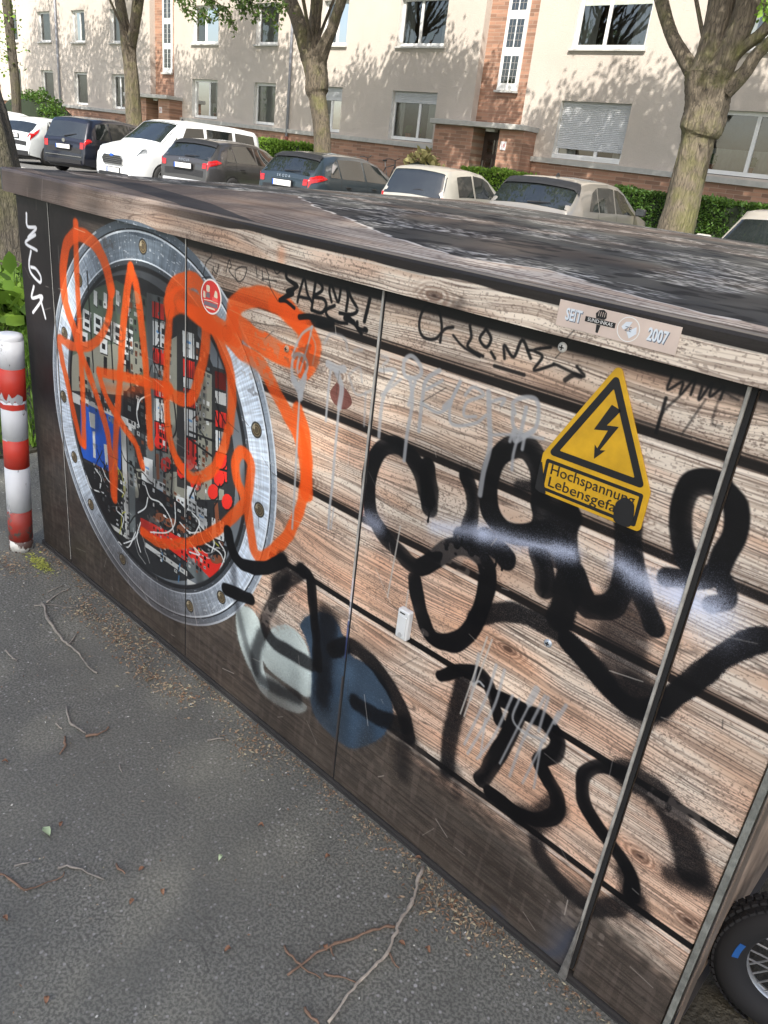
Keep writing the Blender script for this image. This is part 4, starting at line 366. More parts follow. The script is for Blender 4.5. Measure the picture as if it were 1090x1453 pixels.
# inside of the ring
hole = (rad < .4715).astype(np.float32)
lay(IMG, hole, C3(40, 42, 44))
ins = (rad < .4715) & (np.hypot(rx+.03, rz+.01) > .452); lay(IMG, ins*.8, C3(120, 128, 134)); 
hole2 = ((rad < .4715) & (np.hypot(rx+.0, rz) < .462)).astype(np.float32)
EC = dict(pgreen=C3(84, 98, 82), pgrey=C3(138, 138, 124), dark=C3(24, 24, 26), lgrey=C3(184, 186, 182), sgrey=C3(100, 108, 108), dgrey=C3(46, 46, 46), blue=C3(28, 78, 170),
          white=C3(206, 210, 208), red=C3(214, 44, 34), dred=C3(92, 22, 18), brown=C3(126, 74, 50))
for c, p in ELEC[:0]: pass
rr = random.Random(3)
for c, p in ELEC:
    if c in ('white', 'red', 'blue'):
        fill(IMG, [(x+.003, z-.004) for x, z in p], C3(16, 16, 18), .8, hole2)
    fill(IMG, p, EC[c], .97, hole2, .10)
    if c == 'red' and len(p) == 4:
        (xa, za), (xb, zb) = p[0], p[2]
        for q in (.33, .66): stroke(IMG, [(xa+(xb-xa)*q, za), (xa+(xb-xa)*q, zb)], C3(70, 14, 12), .003, .8, .001, False)
    if c == 'white' and len(p) == 4 and abs(p[0][1]-p[2][1]) > .05:
        (xa, za), (xb, zb) = p[0], p[2]
        stroke(IMG, [((xa+xb)/2-.008, za*.6+zb*.4), ((xa+xb)/2+.008, za*.6+zb*.4)], C3(70, 130, 190), .006, .8, .001, False)
        stroke(IMG, [((xa+xb)/2-.006, za*.35+zb*.65), ((xa+xb)/2+.006, za*.35+zb*.65)], C3(110, 110, 112), .003, .8, .001, False)
def wire(c, n, w, box):
    for _ in range(n):
        x = rr.uniform(box[0], box[1]); z = rr.uniform(box[2], box[3]); p = [(x, z)]; h = rr.uniform(-2.4, -.7)
        for _ in range(rr.randint(3, 6)):
            h += rr.uniform(-.7, .7); x += .022*math.cos(h); z += .022*math.sin(h); p.append((x, z))
        if max(math.hypot(q[0]-cx, q[1]-cz) for q in p) < .455: stroke(IMG, p, c, w, .9, .001, False)
wire(C3(176, 178, 174), 12, .002, (-2.27, -1.99, .25, .50)); wire(C3(20, 20, 20), 14, .004, (-2.3, -2.0, .3, .6)); wire(C3(170, 60, 40), 8, .003, (-2.25, -2.0, .25, .45)); wire(C3(170, 170, 60), 7, .004, (-2.2, -1.6, .35, .6))
wire(C3(190, 192, 190), 9, .0025, (-1.75, -1.5, .30, .48)); wire(C3(18, 18, 20), 18, .004, (-1.95, -1.45, .45, 1.05)); wire(C3(60, 110, 150), 5, .005, (-1.9, -1.6, .3, .6))
# small fittings set out in rows: terminals, breakers, cable clips
for (gx0, gx1, gz0, gz1, sx_, sz_, sd_) in ((-2.33, -2.06, .66, .76, .020, .026, 1), (-2.36, -2.05, 1.00, 1.10, .026, .034, 2), (-2.03, -1.93, .50, 1.08, .024, .022, 3), (-1.86, -1.79, .55, 1.10, .018, .020, 4), (-1.68, -1.62, .55, 1.02, .016, .018, 5), (-2.26, -2.04, .27, .50, .017, .015, 6), (-1.90, -1.55, .30, .56, .019, .016, 7)):
    q = random.Random(sd_); z = gz1
    while z > gz0:
        x = gx0
        while x < gx1:
            if q.random() < .72 and math.hypot(x-cx, z-cz) < .43:
                k = q.choice(['dark', 'dark', 'lgrey', 'dgrey', 'sgrey', 'white', 'brown', 'dgrey']); u = sx_*q.uniform(.4, .85); v = sz_*q.uniform(.4, .8)
                fill(IMG, [(x, z), (x+u, z), (x+u, z-v), (x, z-v)], EC[k]*q.uniform(.7, 1.1), .9, hole2)
                if q.random() < .5: fill(IMG, [(x+u*.3, z-v*.25), (x+u*.7, z-v*.25), (x+u*.7, z-v*.6), (x+u*.3, z-v*.6)], EC['dark'], .8, hole2)
            x += sx_
        z -= sz_
lay(IMG, hole2*sm(.5, .8, vnoise(XX, ZZ, .05, .09, 64))*.35, C3(30, 30, 32))
for k, p in WIRES: stroke(IMG, p, EC[k], .0045 if k == 'white' else .006, .95, .001, False)
for x in (-2.24, -2.12, -2.02): stroke(IMG, [(x, 1.10), (x+.01, .80)], C3(20, 20, 20), .008, .8, .001, False)
lay(IMG, (1-sm(.004, .010, np.abs(rad-.468)))*.8*(rad < .475), C3(18, 18, 20))
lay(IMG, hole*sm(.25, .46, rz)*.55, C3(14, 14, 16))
for (bx, bz_) in [(-1.929,1.214),(-2.458,.66),(-2.405,.459),(-1.405,.862),(-1.541,1.075),(-2.298,.318),(-1.391,.654),(-1.540,.316),(-1.696,.199),(-2.09,.205),(-2.30,1.07),(-2.40,.88)]:
    bx = cx+(bx-cx)*.525/max(.3, math.hypot(bx-cx, bz_-cz)); bz_ = cz+(bz_-cz)*.525/max(.3, math.hypot(bx-cx, bz_-cz))
    S = win(bx-.03, bx+.03, bz_-.03, bz_+.03); d = np.hypot(XX[S]-bx, ZZ[S]-bz_)
    lay(IMG[S], (d < .021)*.85, C3(34, 32, 30)); lay(IMG[S], (d < .0165)*.95, C3(120, 106, 78)); lay(IMG[S], (np.abs(d-.012) < .0018)*.9, C3(60, 50, 38)); lay(IMG[S], (d < .008)*.8, C3(70, 62, 50))
    lay(IMG[S], (d < .016)*(XX[S]-bx < -.006)*(ZZ[S] > bz_)*.5, C3(214, 206, 180))
# tags
TC = dict(orange=C3(222, 78, 14), black=C3(5, 5, 8), silver=C3(160, 162, 164), white=C3(222, 224, 228), whiteblue=C3(206, 216, 240))
for c, w, w2, a, so_, jg, p in STROKES:
    if c == 'orange': w *= .82
    aa = a*(.90 if c == 'orange' else .97 if c == 'black' else 1)
    stroke(IMG, p, TC[c], w, aa, so_)
# seam line tint: silver, red and blue runs beside the second seam, concrete dust at the foot of the third
for z0, z1, c in ((1.26, .98, (150, 146, 138)), (.99, .90, (198, 40, 28)), (.90, .86, (222, 216, 206)), (.86, .78, (196, 36, 28)), (.62, .46, (186, 190, 200)), (.50, .40, (60, 72, 120)), (.34, .05, (70, 62, 58))):
    stroke(IMG, [(-1.046, z0), (-1.044, z1)], C3(*c), .0048, .8, .002, False)
lay(IMG, np.exp(-((XX+.36)/.035)**2-((ZZ-.07)/.07)**2)*.5, C3(92, 96, 108))
stroke(IMG, [(-.52, .02), (-.45, .0), (-.37, .03), (-.345, .12)], C3(60, 66, 80), .012, .7, .01)
for (x, z, l) in DRIPS:
    stroke(IMG, [(x, z), (x+.0005, z-l)], C3(8, 8, 10), .0035, .9, .001, False); stroke(IMG, [(x, z-l), (x, z-l-.004)], C3(8, 8, 10), .005, .9, .001, False)
for (x, z, l) in (): stroke(IMG, [(x, z), (x, z-l)], TC['orange']*.9, .0035, .8, .001, False)
# scuffs, scratches and faded patches
q = random.Random(9)
for _ in range(150):
    x = q.uniform(-2.68, -.14); z = q.uniform(.03, 1.26); a = q.gauss(0, .5)+(math.pi/2 if q.random() < .4 else 0); l = q.uniform(.01, .09)
    stroke(IMG, [(x, z), (x+l*math.cos(a), z+l*math.sin(a))], C3(*( (205, 198, 188) if q.random() < .6 else (40, 36, 34))), q.uniform(.001, .0022), q.uniform(.25, .6), .0008, False)
for _ in range(26):
    x = q.uniform(-2.3, -.14); z = q.uniform(.1, 1.2); r = q.uniform(.01, .035); S = win(x-r*3, x+r*3, z-r*2, z+r*2); d = np.hypot((XX[S]-x)/2, ZZ[S]-z)/r+(vnoise(XX[S], ZZ[S], .012, .008, 200)-.5)*1.4
    lay(IMG[S], (1-sm(.5, .8, d))*.35, C3(150, 138, 128) if q.random() < .6 else C3(60, 52, 48))
# thin run lines
for p in ([(-.93,.80),(-.94,.62)], [(-.885,.62),(-.885,.665)], [(-.66,.66),(-.69,.45)], [(-.672,.66),(-.70,.45)]): stroke(IMG, p, C3(180, 176, 168), .0035, .8, .001, False)
# overall grime
IMG *= (1-.10*sm(.5, .9, vnoise(XX, ZZ, .18, .30, 33)))[..., None]
IMG = np.clip(IMG, 0, 1)
def to_image(name, a):
    h, w = a.shape[:2]; im = bpy.data.images.new(name, w, h, alpha=False)
    buf = np.ones((h, w, 4), np.float32); buf[..., :3] = a; im.pixels.foreach_set(buf.ravel()); im.update(); im.pack(); return im
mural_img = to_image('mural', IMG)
# ---- lid top picture (x, y)
TX0, TX1, TY0, TY1, TP = -2.76, .0, 1.10, 3.75, .002
tw, th = int(round((TX1-TX0)/TP)), int(round((TY1-TY0)/TP))
tx, ty = np.meshgrid((np.arange(tw)+.5)*TP+TX0, (np.arange(th)+.5)*TP+TY0); tx = tx.astype(np.float32); ty = ty.astype(np.float32)
b0 = C3(74, 73, 69)[None, None]*np.ones((th, tw, 3), np.float32)
lay(b0, sm(.35, .75, vnoise(tx, ty, .25, .12, 101))*.6, C3(52, 50, 48)); lay(b0, sm(.55, .8, vnoise(tx, ty, .5, .2, 102))*.5, C3(96, 78, 66))
fl = vnoise(tx, ty, .030, .011, 103)*.6+vnoise(tx, ty, .012, .005, 104)*.4; flm = vnoise(tx, ty, .20, .10, 105)
lay(b0, sm(.58, .68, fl)*sm(.30, .60, flm)*.85*sm(2.9, 1.4, ty)*.75, C3(186, 183, 176))
lay(b0, sm(.58,.70,vnoise(tx, ty, .016, .006, 111))*sm(.4,.6,flm)*.5, C3(200,196,188))
lay(b0, sm(.62, .8, vnoise(tx, ty, .05, .02, 106))*.6, C3(26, 25, 25))
wd = wood(tx*.55, ty*.30+5, [], 130)
bx_ = np.array([p[0] for p in BORDER]); by_ = np.array([p[1] for p in BORDER]); bx_[0] = -2.75; by_[0] = 1.15; o_ = np.argsort(bx_); bx_, by_ = bx_[o_], by_[o_]
bo = np.interp(tx, np.append(bx_, 0), np.append(by_, 1.19))+(vnoise(tx, ty, .05, .02, 107)-.5)*.02
mk = sm(.006, -.004, ty-bo); lay(wd, sm(-1.7, -2.4, tx)*.8, C3(84, 78, 76)); lay(wd, sm(-.9, -1.8, tx)*.62, C3(104, 90, 80)); wd *= .84; lay(b0, mk, wd)
lay(b0, (1-sm(.003, .007, np.abs(ty-bo)))*.8*(vnoise(tx, ty, .06, .06, 108) > .3), C3(206, 200, 190))
sx = np.array([p[0] for p in STRIPE][1:]); sy = np.array([p[1] for p in STRIPE][1:]); o_ = np.argsort(sx)
sl = np.interp(tx, np.r_[-2.76, sx[o_], -1.40], np.r_[1.33, sy[o_], 1.10]); dd = ty-sl
lay(b0, ((dd < 0) & (dd > -.11) & (tx < -1.40))*.85, C3(52, 50, 50))
lid_img = to_image('lid_paint', np.clip(b0, 0, 1))
def paint_mat(name, img, rough=.42, bumps=.12, sc=9):
    t = NT(name); ti = t.new('ShaderNodeTexImage', image=img, interpolation='Linear', extension='EXTEND')
    uv = t.new('ShaderNodeUVMap'); t.link(uv.outputs[0], ti.inputs[0])
    v = t.coord(); n = t.noise(v, 30, 5); n2 = t.noise(v, 3, 4)
    r = t.new('ShaderNodeMapRange'); t.link(n2, r.inputs[0]); r.inputs[1].default_value = .3; r.inputs[2].default_value = .7; r.inputs[3].default_value = rough-.08; r.inputs[4].default_value = rough+.14
    bw = t.new('ShaderNodeRGBToBW'); t.link(ti.outputs[0], bw.inputs[0])
    t.set(Base_Color=ti.outputs[0], Roughness=r.outputs[0]); t.b.inputs['Specular IOR Level'].default_value = .32 if rough < .5 else .12
    b = t.bump(n, bumps, .002); t.bump(n2, .25, .02, b)
    return t.m
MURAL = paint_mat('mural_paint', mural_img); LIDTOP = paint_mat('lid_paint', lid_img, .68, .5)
def uv_front(o):
    me = o.data; uv = me.uv_layers.new(name='UVMap'); mw = o.matrix_basis
    for l in me.loops:
        c = me.vertices[l.vertex_index].co; uv.data[l.index].uv = ((c.x-X0)/(X1-X0), (c.z-Z0)/(Z1-Z0))
def uv_top(o):
    me = o.data; uv = me.uv_layers.new(name='UVMap')
    for l in me.loops:
        c = me.vertices[l.vertex_index].co; uv.data[l.index].uv = ((c.x-TX0)/(TX1-TX0), (c.y-TY0)/(TY1-TY0))
# ------------------------------------------------------------------ grounds
def asphalt(name, base, fleck, scale=1., damp=.5, green=0):
    t = NT(name); v = t.coord('Object', (scale,)*3)
    crk = t.new('ShaderNodeTexVoronoi'); crk.feature = 'DISTANCE_TO_EDGE'; crk.inputs['Scale'].default_value = .9; wv_ = t.new('ShaderNodeVectorMath'); wv_.operation = 'ADD'; nz_ = t.new('ShaderNodeTexNoise'); nz_.inputs['Scale'].default_value = 6; t.link(v, nz_.inputs['Vector']); t.link(v, wv_.inputs[0]); t.link(nz_.outputs['Color'], wv_.inputs[1]); t.link(wv_.outputs[0], crk.inputs['Vector'])
    vo = t.new('ShaderNodeTexVoronoi'); vo.inputs['Scale'].default_value = 95; t.link(v, vo.inputs['Vector'])
    vo2 = t.new('ShaderNodeTexVoronoi'); vo2.inputs['Scale'].default_value = 38; t.link(v, vo2.inputs['Vector'])
    big = t.noise(v, 1.3, 6, .6); mid = t.noise(v, 9, 5); fine = t.noise(v, 160, 3)
    k = lambda m: tuple(c*m for c in base)
    c = t.ramp(big, [(.32, k(.93)), (.68, k(1.05))])
    c = t.mix(t.ramp(mid, [(.42, (0, 0, 0)), (.7, (.5, .5, .5))]), c, (*[x*.62 for x in base], 1))
    c = t.mix(t.ramp(fine, [(.42, (.9, .9, .9)), (.58, (0, 0, 0))]), c, (*[x*.42 for x in base], 1))
    cell = t.new('ShaderNodeSeparateColor'); t.link(vo.outputs['Color'], cell.inputs[0])
    stone = t.ramp(vo.outputs['Distance'], [(.22, (1, 1, 1)), (.36, (0, 0, 0))])
    pick = t.ramp(cell.outputs[0], [(.80, (0, 0, 0)), (.88, (1, 1, 1))])
    mm = t.mix(1., stone, pick, 'MULTIPLY')
    c = t.mix(t.mix(1., mm, (.75,)*3+(1,), 'MULTIPLY'), c, (*fleck, 1))
    cell2 = t.new('ShaderNodeSeparateColor'); t.link(vo2.outputs['Color'], cell2.inputs[0])
    st2 = t.ramp(vo2.outputs['Distance'], [(.13, (1, 1, 1)), (.20, (0, 0, 0))]); pk2 = t.ramp(cell2.outputs[1], [(.965, (0, 0, 0)), (.975, (.8, .8, .8))])
    c = t.mix(t.mix(1., st2, pk2, 'MULTIPLY'), c, (*[min(1, x*1.25) for x in fleck], 1))
    if green:
        g = t.ramp(t.noise(v, 2.1, 6, .7), [(.56, (0, 0, 0)), (.72, (.10,)*3)]); c = t.mix(g, c, (.10, .10, .06, 1))
    c = t.mix(t.ramp(t.noise(v, .55, 4, .7), [(.50, (0, 0, 0)), (.60, (.35,)*3)]), c, (*[x*.72 for x in base], 1))
    c = t.mix(t.mix(1., t.ramp(crk.outputs[0], [(.0, (1, 1, 1)), (.006, (0, 0, 0))]), t.ramp(big, [(.50, (0, 0, 0)), (.62, (.6,)*3)]), 'MULTIPLY'), c, (*[x*.30 for x in base], 1))
    t.set(Base_Color=c, Roughness=.82)
    b = t.bump(vo.outputs['Distance'], .22, .003); t.bump(fine, .35, .003, b)
    return t.m
PAVE = asphalt('pavement_asphalt', (.190, .187, .158), (.33, .32, .30), 1, green=1)
ROAD = asphalt('road_asphalt', (.20, .198, .19), (.34, .33, .32), .5)
def grass_mat(name, a, b):
    t = NT(name); v = t.coord(); t.set(Base_Color=t.ramp(t.noise(v, 3.5, 6, .7), [(.3, a), (.7, b)]), Roughness=.75)
    t.bump(t.noise(v, 60, 4), .6, .03); return t.m
LAWN = grass_mat('lawn', (.035, .055, .018), (.075, .115, .03)); SOIL = grass_mat('soil', (.030, .026, .018), (.07, .062, .040))
STONE = M_('kerb_granite', (.33, .32, .30), .8, scale=25, bump=.3)
def sheet(name, x0, x1, y0, y1, z, m, kind='structure', parent=None):
    o = MB().quad((x0,y0,z),(x1,y0,z),(x1,y1,z),(x0,y1,z)).build(name, m, parent); 
    if not parent: tag(o, kind=kind)
    return o
sheet('ground', -1500, 1500, -1500, 1500, -.14, LAWN)
# pavement is a sheet with a hole for nothing: strips round the grass verge
sheet('pavement', -80, 40, -9, 1.30, .0, PAVE)
sheet('pavement_behind_the_cabinet', -3.6, 40, 1.30, 5.0, -.002, PAVE)
verge = MB()
pts = [(-3.6, 1.30), (-3.9, 1.30), (-80, 1.30), (-80, 5.0), (-3.6, 5.0)]
verge.prism([(-80, 1.303), (-3.603, 1.303), (-3.603, 4.997), (-80, 4.997)], 'z', -.10, .012)
tag(verge.build('verge_soil', SOIL), kind='structure')
mb = MB(); mb.box(-80, 40, 5.0, 5.14, -.13, .02); tag(mb.build('kerb', STONE, bevel=.01), kind='structure')
sheet('road', -90, 45, 5.14, 11.4, -.09, ROAD)
sheet('parking_bay', -90, 45, 11.52, 17.2, -.006, asphalt('bay_asphalt', (.17, .168, .16), (.30, .30, .29), .5))
mb = MB(); mb.box(-90, 45, 11.4, 11.52, -.13, .0); tag(mb.build('parking_kerb', STONE, bevel=.01), kind='structure')
mb = MB(); mb.box(-90, 45, 17.2, 17.34, -.13, .16); tag(mb.build('garden_kerb', STONE, bevel=.01), kind='structure')
mb = MB().prism([(17.34, -.13), (24.6, -.13), (24.6, .80), (19.5, .50), (17.34, .12)], 'x', -90, 45); tag(mb.build('garden_lawn', LAWN), kind='structure')
# small side strip of earth at the right end of the cabinet
def bumpy(name, x0, x1, y0, y1, n, m, z, amp):
    V = []; F = []
    rr = random.Random(5)
    for j in range(n+1):
        for i in range(n+1):
            x = x0+(x1-x0)*i/n; y = y0+(y1-y0)*j/n; e = min(i, n-i, j, n-j)/n*4
            V.append((x+rr.uniform(-.3,.3)*(x1-x0)/n, y, z+amp*min(1, e)*rr.random()))
    for j in range(n):
        for i in range(n): a = j*(n+1)+i; F.append((a, a+1, a+n+2, a+n+1))
    o = mesh_from_np(name, np.array(V), np.array(F), m, smooth=True); return tag(o, kind='structure')
bumpy('earth_strip', -.125, .55, 1.16, 3.9, 34, SOIL, .002, .05)

# ------------------------------------------------------------------ the painted cabinet
FY = 1.145
METAL = simple('grey_steel', (.30, .30, .285), .45, .3, scale=30, bump=.15); GAL = simple('worn_steel_strip', (.22, .225, .20), .55, .15, var=.35, scale=40, bump=.3)
DARKGAP = M_('dark_gap', (.012, .012, .012), .9); BODY = simple('cabinet_body_paint', (.16, .12, .09), .5, var=.4, scale=6)
SIDE = simple('cabinet_side_paint', (.30, .22, .16), .5, var=.45, scale=14, bump=.15)
cab = empty('transformer_cabinet', (-1.41, 1.145, 0), 0, 'long low metal cabinet painted with boards, a bolted ring and sprayed tags', 'electrical cabinet')
def P(o, par=cab, loc=(-1.41, 1.145, 0)):
    o.parent = par; o.matrix_parent_inverse = Matrix.Translation(Vector(loc)).inverted(); return o
def cpart(mb, name, mats, uv=None, **k):
    o = mb.build(name, mats, **k)
    if uv: uv(o)
    return P(o)
mb = MB(); mb.box(-2.685, -.135, FY+.012, 3.62, .013, 1.30); cpart(mb, 'body', BODY)
mb = MB(); mb.box(-.135, -.128, FY+.02, 3.60, .05, 1.27); cpart(mb, 'side_panel', SIDE)
for y in (1.95, 2.75): mb = MB(); mb.box(-.128, -.118, y, y+.03, .05, 1.27); cpart(mb, 'seam_strip', GAL)
mb = MB(); mb.box(-2.70, -.12, FY-.003, 3.64, -.02, .012); cpart(mb, 'base_plinth', M_('plinth', (.035, .032, .030), .85))
mb = MB(); mb.box(-2.69, -.13, FY-.009, FY-.003, .0, .005); cpart(mb, 'foot_rail', M_('plinth', (.035, .032, .030), .85))
edges = [-2.690, -2.468, -1.726, -1.0445, -.328, -.137]
for i in range(5):
    a, b = edges[i]+.0018, edges[i+1]-.0018
    if i == 3: b -= .004
    if i == 4: a += .007
    mb = MB(); nx = max(2, int((b-a)/.05)); nz = 24
    z0 = .014
    V = []; rr = random.Random(i)
    mb.box(a, b, FY, FY+.012, z0, 1.268)
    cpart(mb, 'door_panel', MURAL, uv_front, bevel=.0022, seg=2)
# vertical seam strips: thin bright edges; the third is a heavy post strip with a dark shadow gap
def strip(x, w, z0, z1, dy, m): 
    mb = MB(); mb.box(x-w/2, x+w/2, FY-dy, FY+.008, z0, z1); return cpart(mb, 'seam_strip', m, bevel=.001)
LSTEEL = simple('light_seam_steel', (.42, .41, .38), .4, .2, var=.3, scale=30)
strip(-2.469, .0030, .03, 1.266, .0015, LSTEEL); strip(-1.7278, .0030, .50, 1.266, .002, LSTEEL); strip(-1.0475, .0050, .62, 1.266, .003, LSTEEL)
o = strip(-1.0475, .0050, .03, .619, .003, MURAL); uv_front(o)
for x_, w_, z0_ in ((-1.7248, .0032, .02), (-1.0432, .0040, .02), (-2.4665, .0020, .02)):
    mb = MB(); mb.box(x_-w_/2, x_+w_/2, FY-.0007, FY+.006, z0_, 1.266); cpart(mb, 'seam_gap', DARKGAP)
strip(-.3335, .0055, .035, 1.266, .004, simple('seam_post', (.36, .345, .31), .45, .1, var=.35, scale=30)); 
mb = MB(); mb.box(-.3305, -.3225, FY-.0006, FY+.006, .03, 1.266); cpart(mb, 'seam_gap', DARKGAP)
# concrete smear at the foot of the third seam
mb = MB(); mb.prism([(-.345, .0), (-.338, .09), (-.3345, .17), (-.3325, .17), (-.330, .09), (-.327, .0)], 'y', FY-.012, FY-.004); cpart(mb, 'mortar_smear', simple('mortar', (.16, .155, .14), .9, var=.4, scale=40, bump=.6), bevel=.003)
strip(-.1305, .0115, .0, 1.268, .005, GAL)
mb = MB(); mb.box(-.119, -.1175, FY-.002, FY+.055, .02, 1.268); cpart(mb, 'corner_return', BODY)
# lid: fascia, top with a low ridge, edge strip
mb = MB()
lx0, lx1, ly0, ly1 = -2.735, -.075, 1.118, 3.665
mb.prism([(ly0, 1.272), (ly0, 1.333), (ly0+.003, 1.340), (ly0+.008, 1.3422), (ly0+.012, 1.3400), (ly0+.04, 1.335), (ly0+.04, 1.272)], 'x', lx0+.02, lx1)
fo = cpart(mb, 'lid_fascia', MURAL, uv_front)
mb = MB(); mb.box(lx0+.002, lx0+.020, ly0+.001, ly1, 1.2722, 1.3415); cpart(mb, 'lid_edge', simple('lid_edge_paint', (.06, .06, .062), .45), bevel=.006)
mb = MB(); mb.box(lx1, lx1+.018, ly0, ly1, 1.272, 1.342); mb.box(lx0+.02, lx1, ly1-.03, ly1, 1.272, 1.3425); cpart(mb, 'lid_edge', BODY, bevel=.004)
V = []; F = []; nx, ny = 66, 60
for j in range(ny+1):
    for i in range(nx+1):
        u = i/nx; v = j/ny; x = lx0+.004+(lx1-lx0-.004)*u; y = ly0+.007+(ly1-ly0-.011)*v
        ex = min(1, min(u, 1-u)*4); ey = min(1, min(v, 1-v)*4)
        V.append((x, y, 1.3425+.020*ex*ey*(math.sin(ey*math.pi/2))))
for j in range(ny):
    for i in range(nx): a = j*(nx+1)+i; F.append((a, a+1, a+nx+2, a+nx+1))
o = mesh_from_np('lid_top', np.array(V), np.array(F), LIDTOP, smooth=True); uv_top(o); P(o)
mb = MB(); mb.box(lx0+.03, lx1-.01, ly0+.03, ly1-.03, 1.262, 1.2735); cpart(mb, 'lid_underside', DARKGAP)

# things fixed on the cabinet ------------------------------------------------
YEL = simple('sign_yellow', (.62, .35, .010), .42, var=.14, scale=28, coat=.2); BLK = M_('sign_black', (.012, .012, .013), .4)
cx_s, zt = -.531, 1.236
sg = empty('warning_sign', (cx_s, FY, 1.0), 0, 'yellow high voltage warning sign with a black lightning arrow and lettering, partly sprayed over', 'warning sign')
def SP(mb, name, m, **k): o = mb.build(name, m, **k); o.parent = sg; o.matrix_parent_inverse = Matrix.Translation(Vector((cx_s, FY, 1.0))).inverted(); return o
def rpoly(pts, r, n=5):
    o = []; m = len(pts)
    for i in range(m):
        p0, p1, p2 = Vector(pts[i-1]), Vector(pts[i]), Vector(pts[(i+1) % m])
        a = (p0-p1).normalized(); b = (p2-p1).normalized(); th = a.angle(b)/2; d = r/math.tan(th)
        c = p1+(a+b).normalized()*(r/math.sin(th)); s0 = p1+a*d-c; s1 = p1+b*d-c
        A0 = math.atan2(s0.y, s0.x); dA = (math.atan2(s1.y, s1.x)-A0+math.pi) % (2*math.pi)-math.pi
        for k in range(n+1): q = A0+dA*k/n; o.append((c.x+r*math.cos(q), c.y+r*math.sin(q)))
    return o
tilt = R(0.6)
L = lambda x, z: (cx_s+x, z)
outl = rpoly([L(-.101, 1.000), L(-.101, 1.062), L(-.094, 1.073), L(.0, 1.2455), L(.094, 1.073), L(.101, 1.062), L(.101, 1.000)], .004)
outl = rpoly([L(-.101, .996), L(-.101, 1.066), L(-.0, 1.2520), L(.101, 1.066), L(.101, .996)], .008)
SP(MB().prism(outl, 'y', FY-.0035, FY-.0005), 'plate', YEL, bevel=.0006)
def ring(o_, i_, y0, y1):
    n = len(o_); mb = MB()
    vs = [(p[0], y0, p[1]) for p in o_]+[(p[0], y0, p[1]) for p in i_]+[(p[0], y1, p[1]) for p in o_]+[(p[0], y1, p[1]) for p in i_]
    fs = []
    for k in range(n): a, b = k, (k+1) % n; fs += [(a, b, n+b, n+a), (2*n+a, 2*n+b, b, a)]
    return mb.add(vs, fs)
SP(ring(rpoly([L(-.091, 1.0685), L(0, 1.2345), L(.091, 1.0685)], .006), rpoly([L(-.070, 1.081), L(0, 1.209), L(.070, 1.081)], .0012), FY-.0041, FY-.0035), 'triangle_border', BLK)
SP(ring(rpoly([L(-.0915, 1.002), L(-.0915, 1.060), L(.0915, 1.060), L(.0915, 1.002)], .004), rpoly([L(-.0855, 1.008), L(-.0855, 1.054), L(.0855, 1.054), L(.0855, 1.008)], .002), FY-.0041, FY-.0035), 'text_frame', BLK)
bolt = [(.003, .094), (.017, .090), (.003, .0655), (.019, .0685), (.0015, .030), (.009, .032), (-.0035, .0155), (-.007, .035), (-.0025, .031), (.006, .0590), (-.013, .0545)]
SP(MB().prism([L(x*1.28-.001, 1.069+z*1.22) for x, z in bolt], 'y', FY-.0041, FY-.0035), 'lightning_arrow', BLK)
t1 = text_mesh('lettering', 'Hochspannung', .0265, BLK, None, (0,0,0)); t2 = text_mesh('lettering', 'Lebensgefahr', .0265, BLK, None, (0,0,0))
for t_, z in ((t1, 1.0435), (t2, 1.0205)):
    t_.parent = sg; t_.location = (0, -.0042, z-1.0); t_.rotation_euler = (R(90), 0, 0); w = t_.dimensions.x; t_.scale = (1.0 if w <= 0 else .158/w, 1, 1)
sprayb = M_('black_spray', (.012, .012, .013), .5)
o = SP(MB().prism(rpoly([L(.052, .9965), L(.050, 1.030), L(.062, 1.0465), L(.081, 1.040), L(.086, 1.015), L(.085, .9965)], .010), 'y', FY-.0048, FY-.0043), 'spray_patch', sprayb)
o = SP(MB().prism(rpoly([L(-.1015, 1.000), L(-.1015, 1.055), L(-.098, 1.050), L(-.086, 1.015), L(-.078, .9965), L(-.092, .9962)], .002), 'y', FY-.0048, FY-.0043), 'spray_patch', sprayb)
# lock cover
lk = empty('lock_cover', (-.877, FY, .586), R(0), 'small white plastic lock cover screwed onto a painted board gap', 'lock cover')
WPL = simple('white_plastic', (.70, .72, .71), .35, var=.06, scale=30)
def LP(mb, name, m, **k): o = mb.build(name, m, **k); o.parent = lk; return o
b = LP(MB().box(-.0165, .0165, -.016, .001, -.036, .037), 'housing', WPL, bevel=.004, seg=3)
LP(MB().box(-.0125, .0125, -.0185, -.0158, -.031, .024), 'flap', WPL, bevel=.002); LP(MB().box(-.009, .005, -.0168, -.0158, .028, .031), 'slot', BLK); LP(MB().lathe([(0, -.0195), (.006, -.0195), (.006, -.018)], (0, 0, -.024), 'y', 12), 'key_plug', M_('plug', (.45, .46, .45), .4))
# screws and rosettes on the panels
def screw(x, z, r, label, m, yy=FY):
    s = empty('screw', (x, yy, z), 0, label, 'screw')
    MB().lathe([(0, -.0035), (r*.6, -.0033), (r, -.001), (r, .001)], (0,0,0), 'y', 20).build('head', m, s, smooth=True)
    MB().box(-r*.5, r*.5, -.0042, -.0034, -r*.12, r*.12).box(-r*.12, r*.12, -.0042, -.0034, -r*.5, r*.5).build('cross_slot', BLK, s)
screw(-.638, 1.250, .0085, 'bright cross-head screw right under the lid, left of the yellow sign', M_('screw_pale', (.62, .60, .55), .45))
screw(-.542, .717, .0085, 'zinc screw head in the middle of a board, under the black swoosh', M_('zinc', (.42, .47, .52), .35, .5))
screw(-1.326, 1.085, .008, 'rusty screw head inside the orange letter beside the round sticker', M_('rusty', (.34, .22, .14), .6))
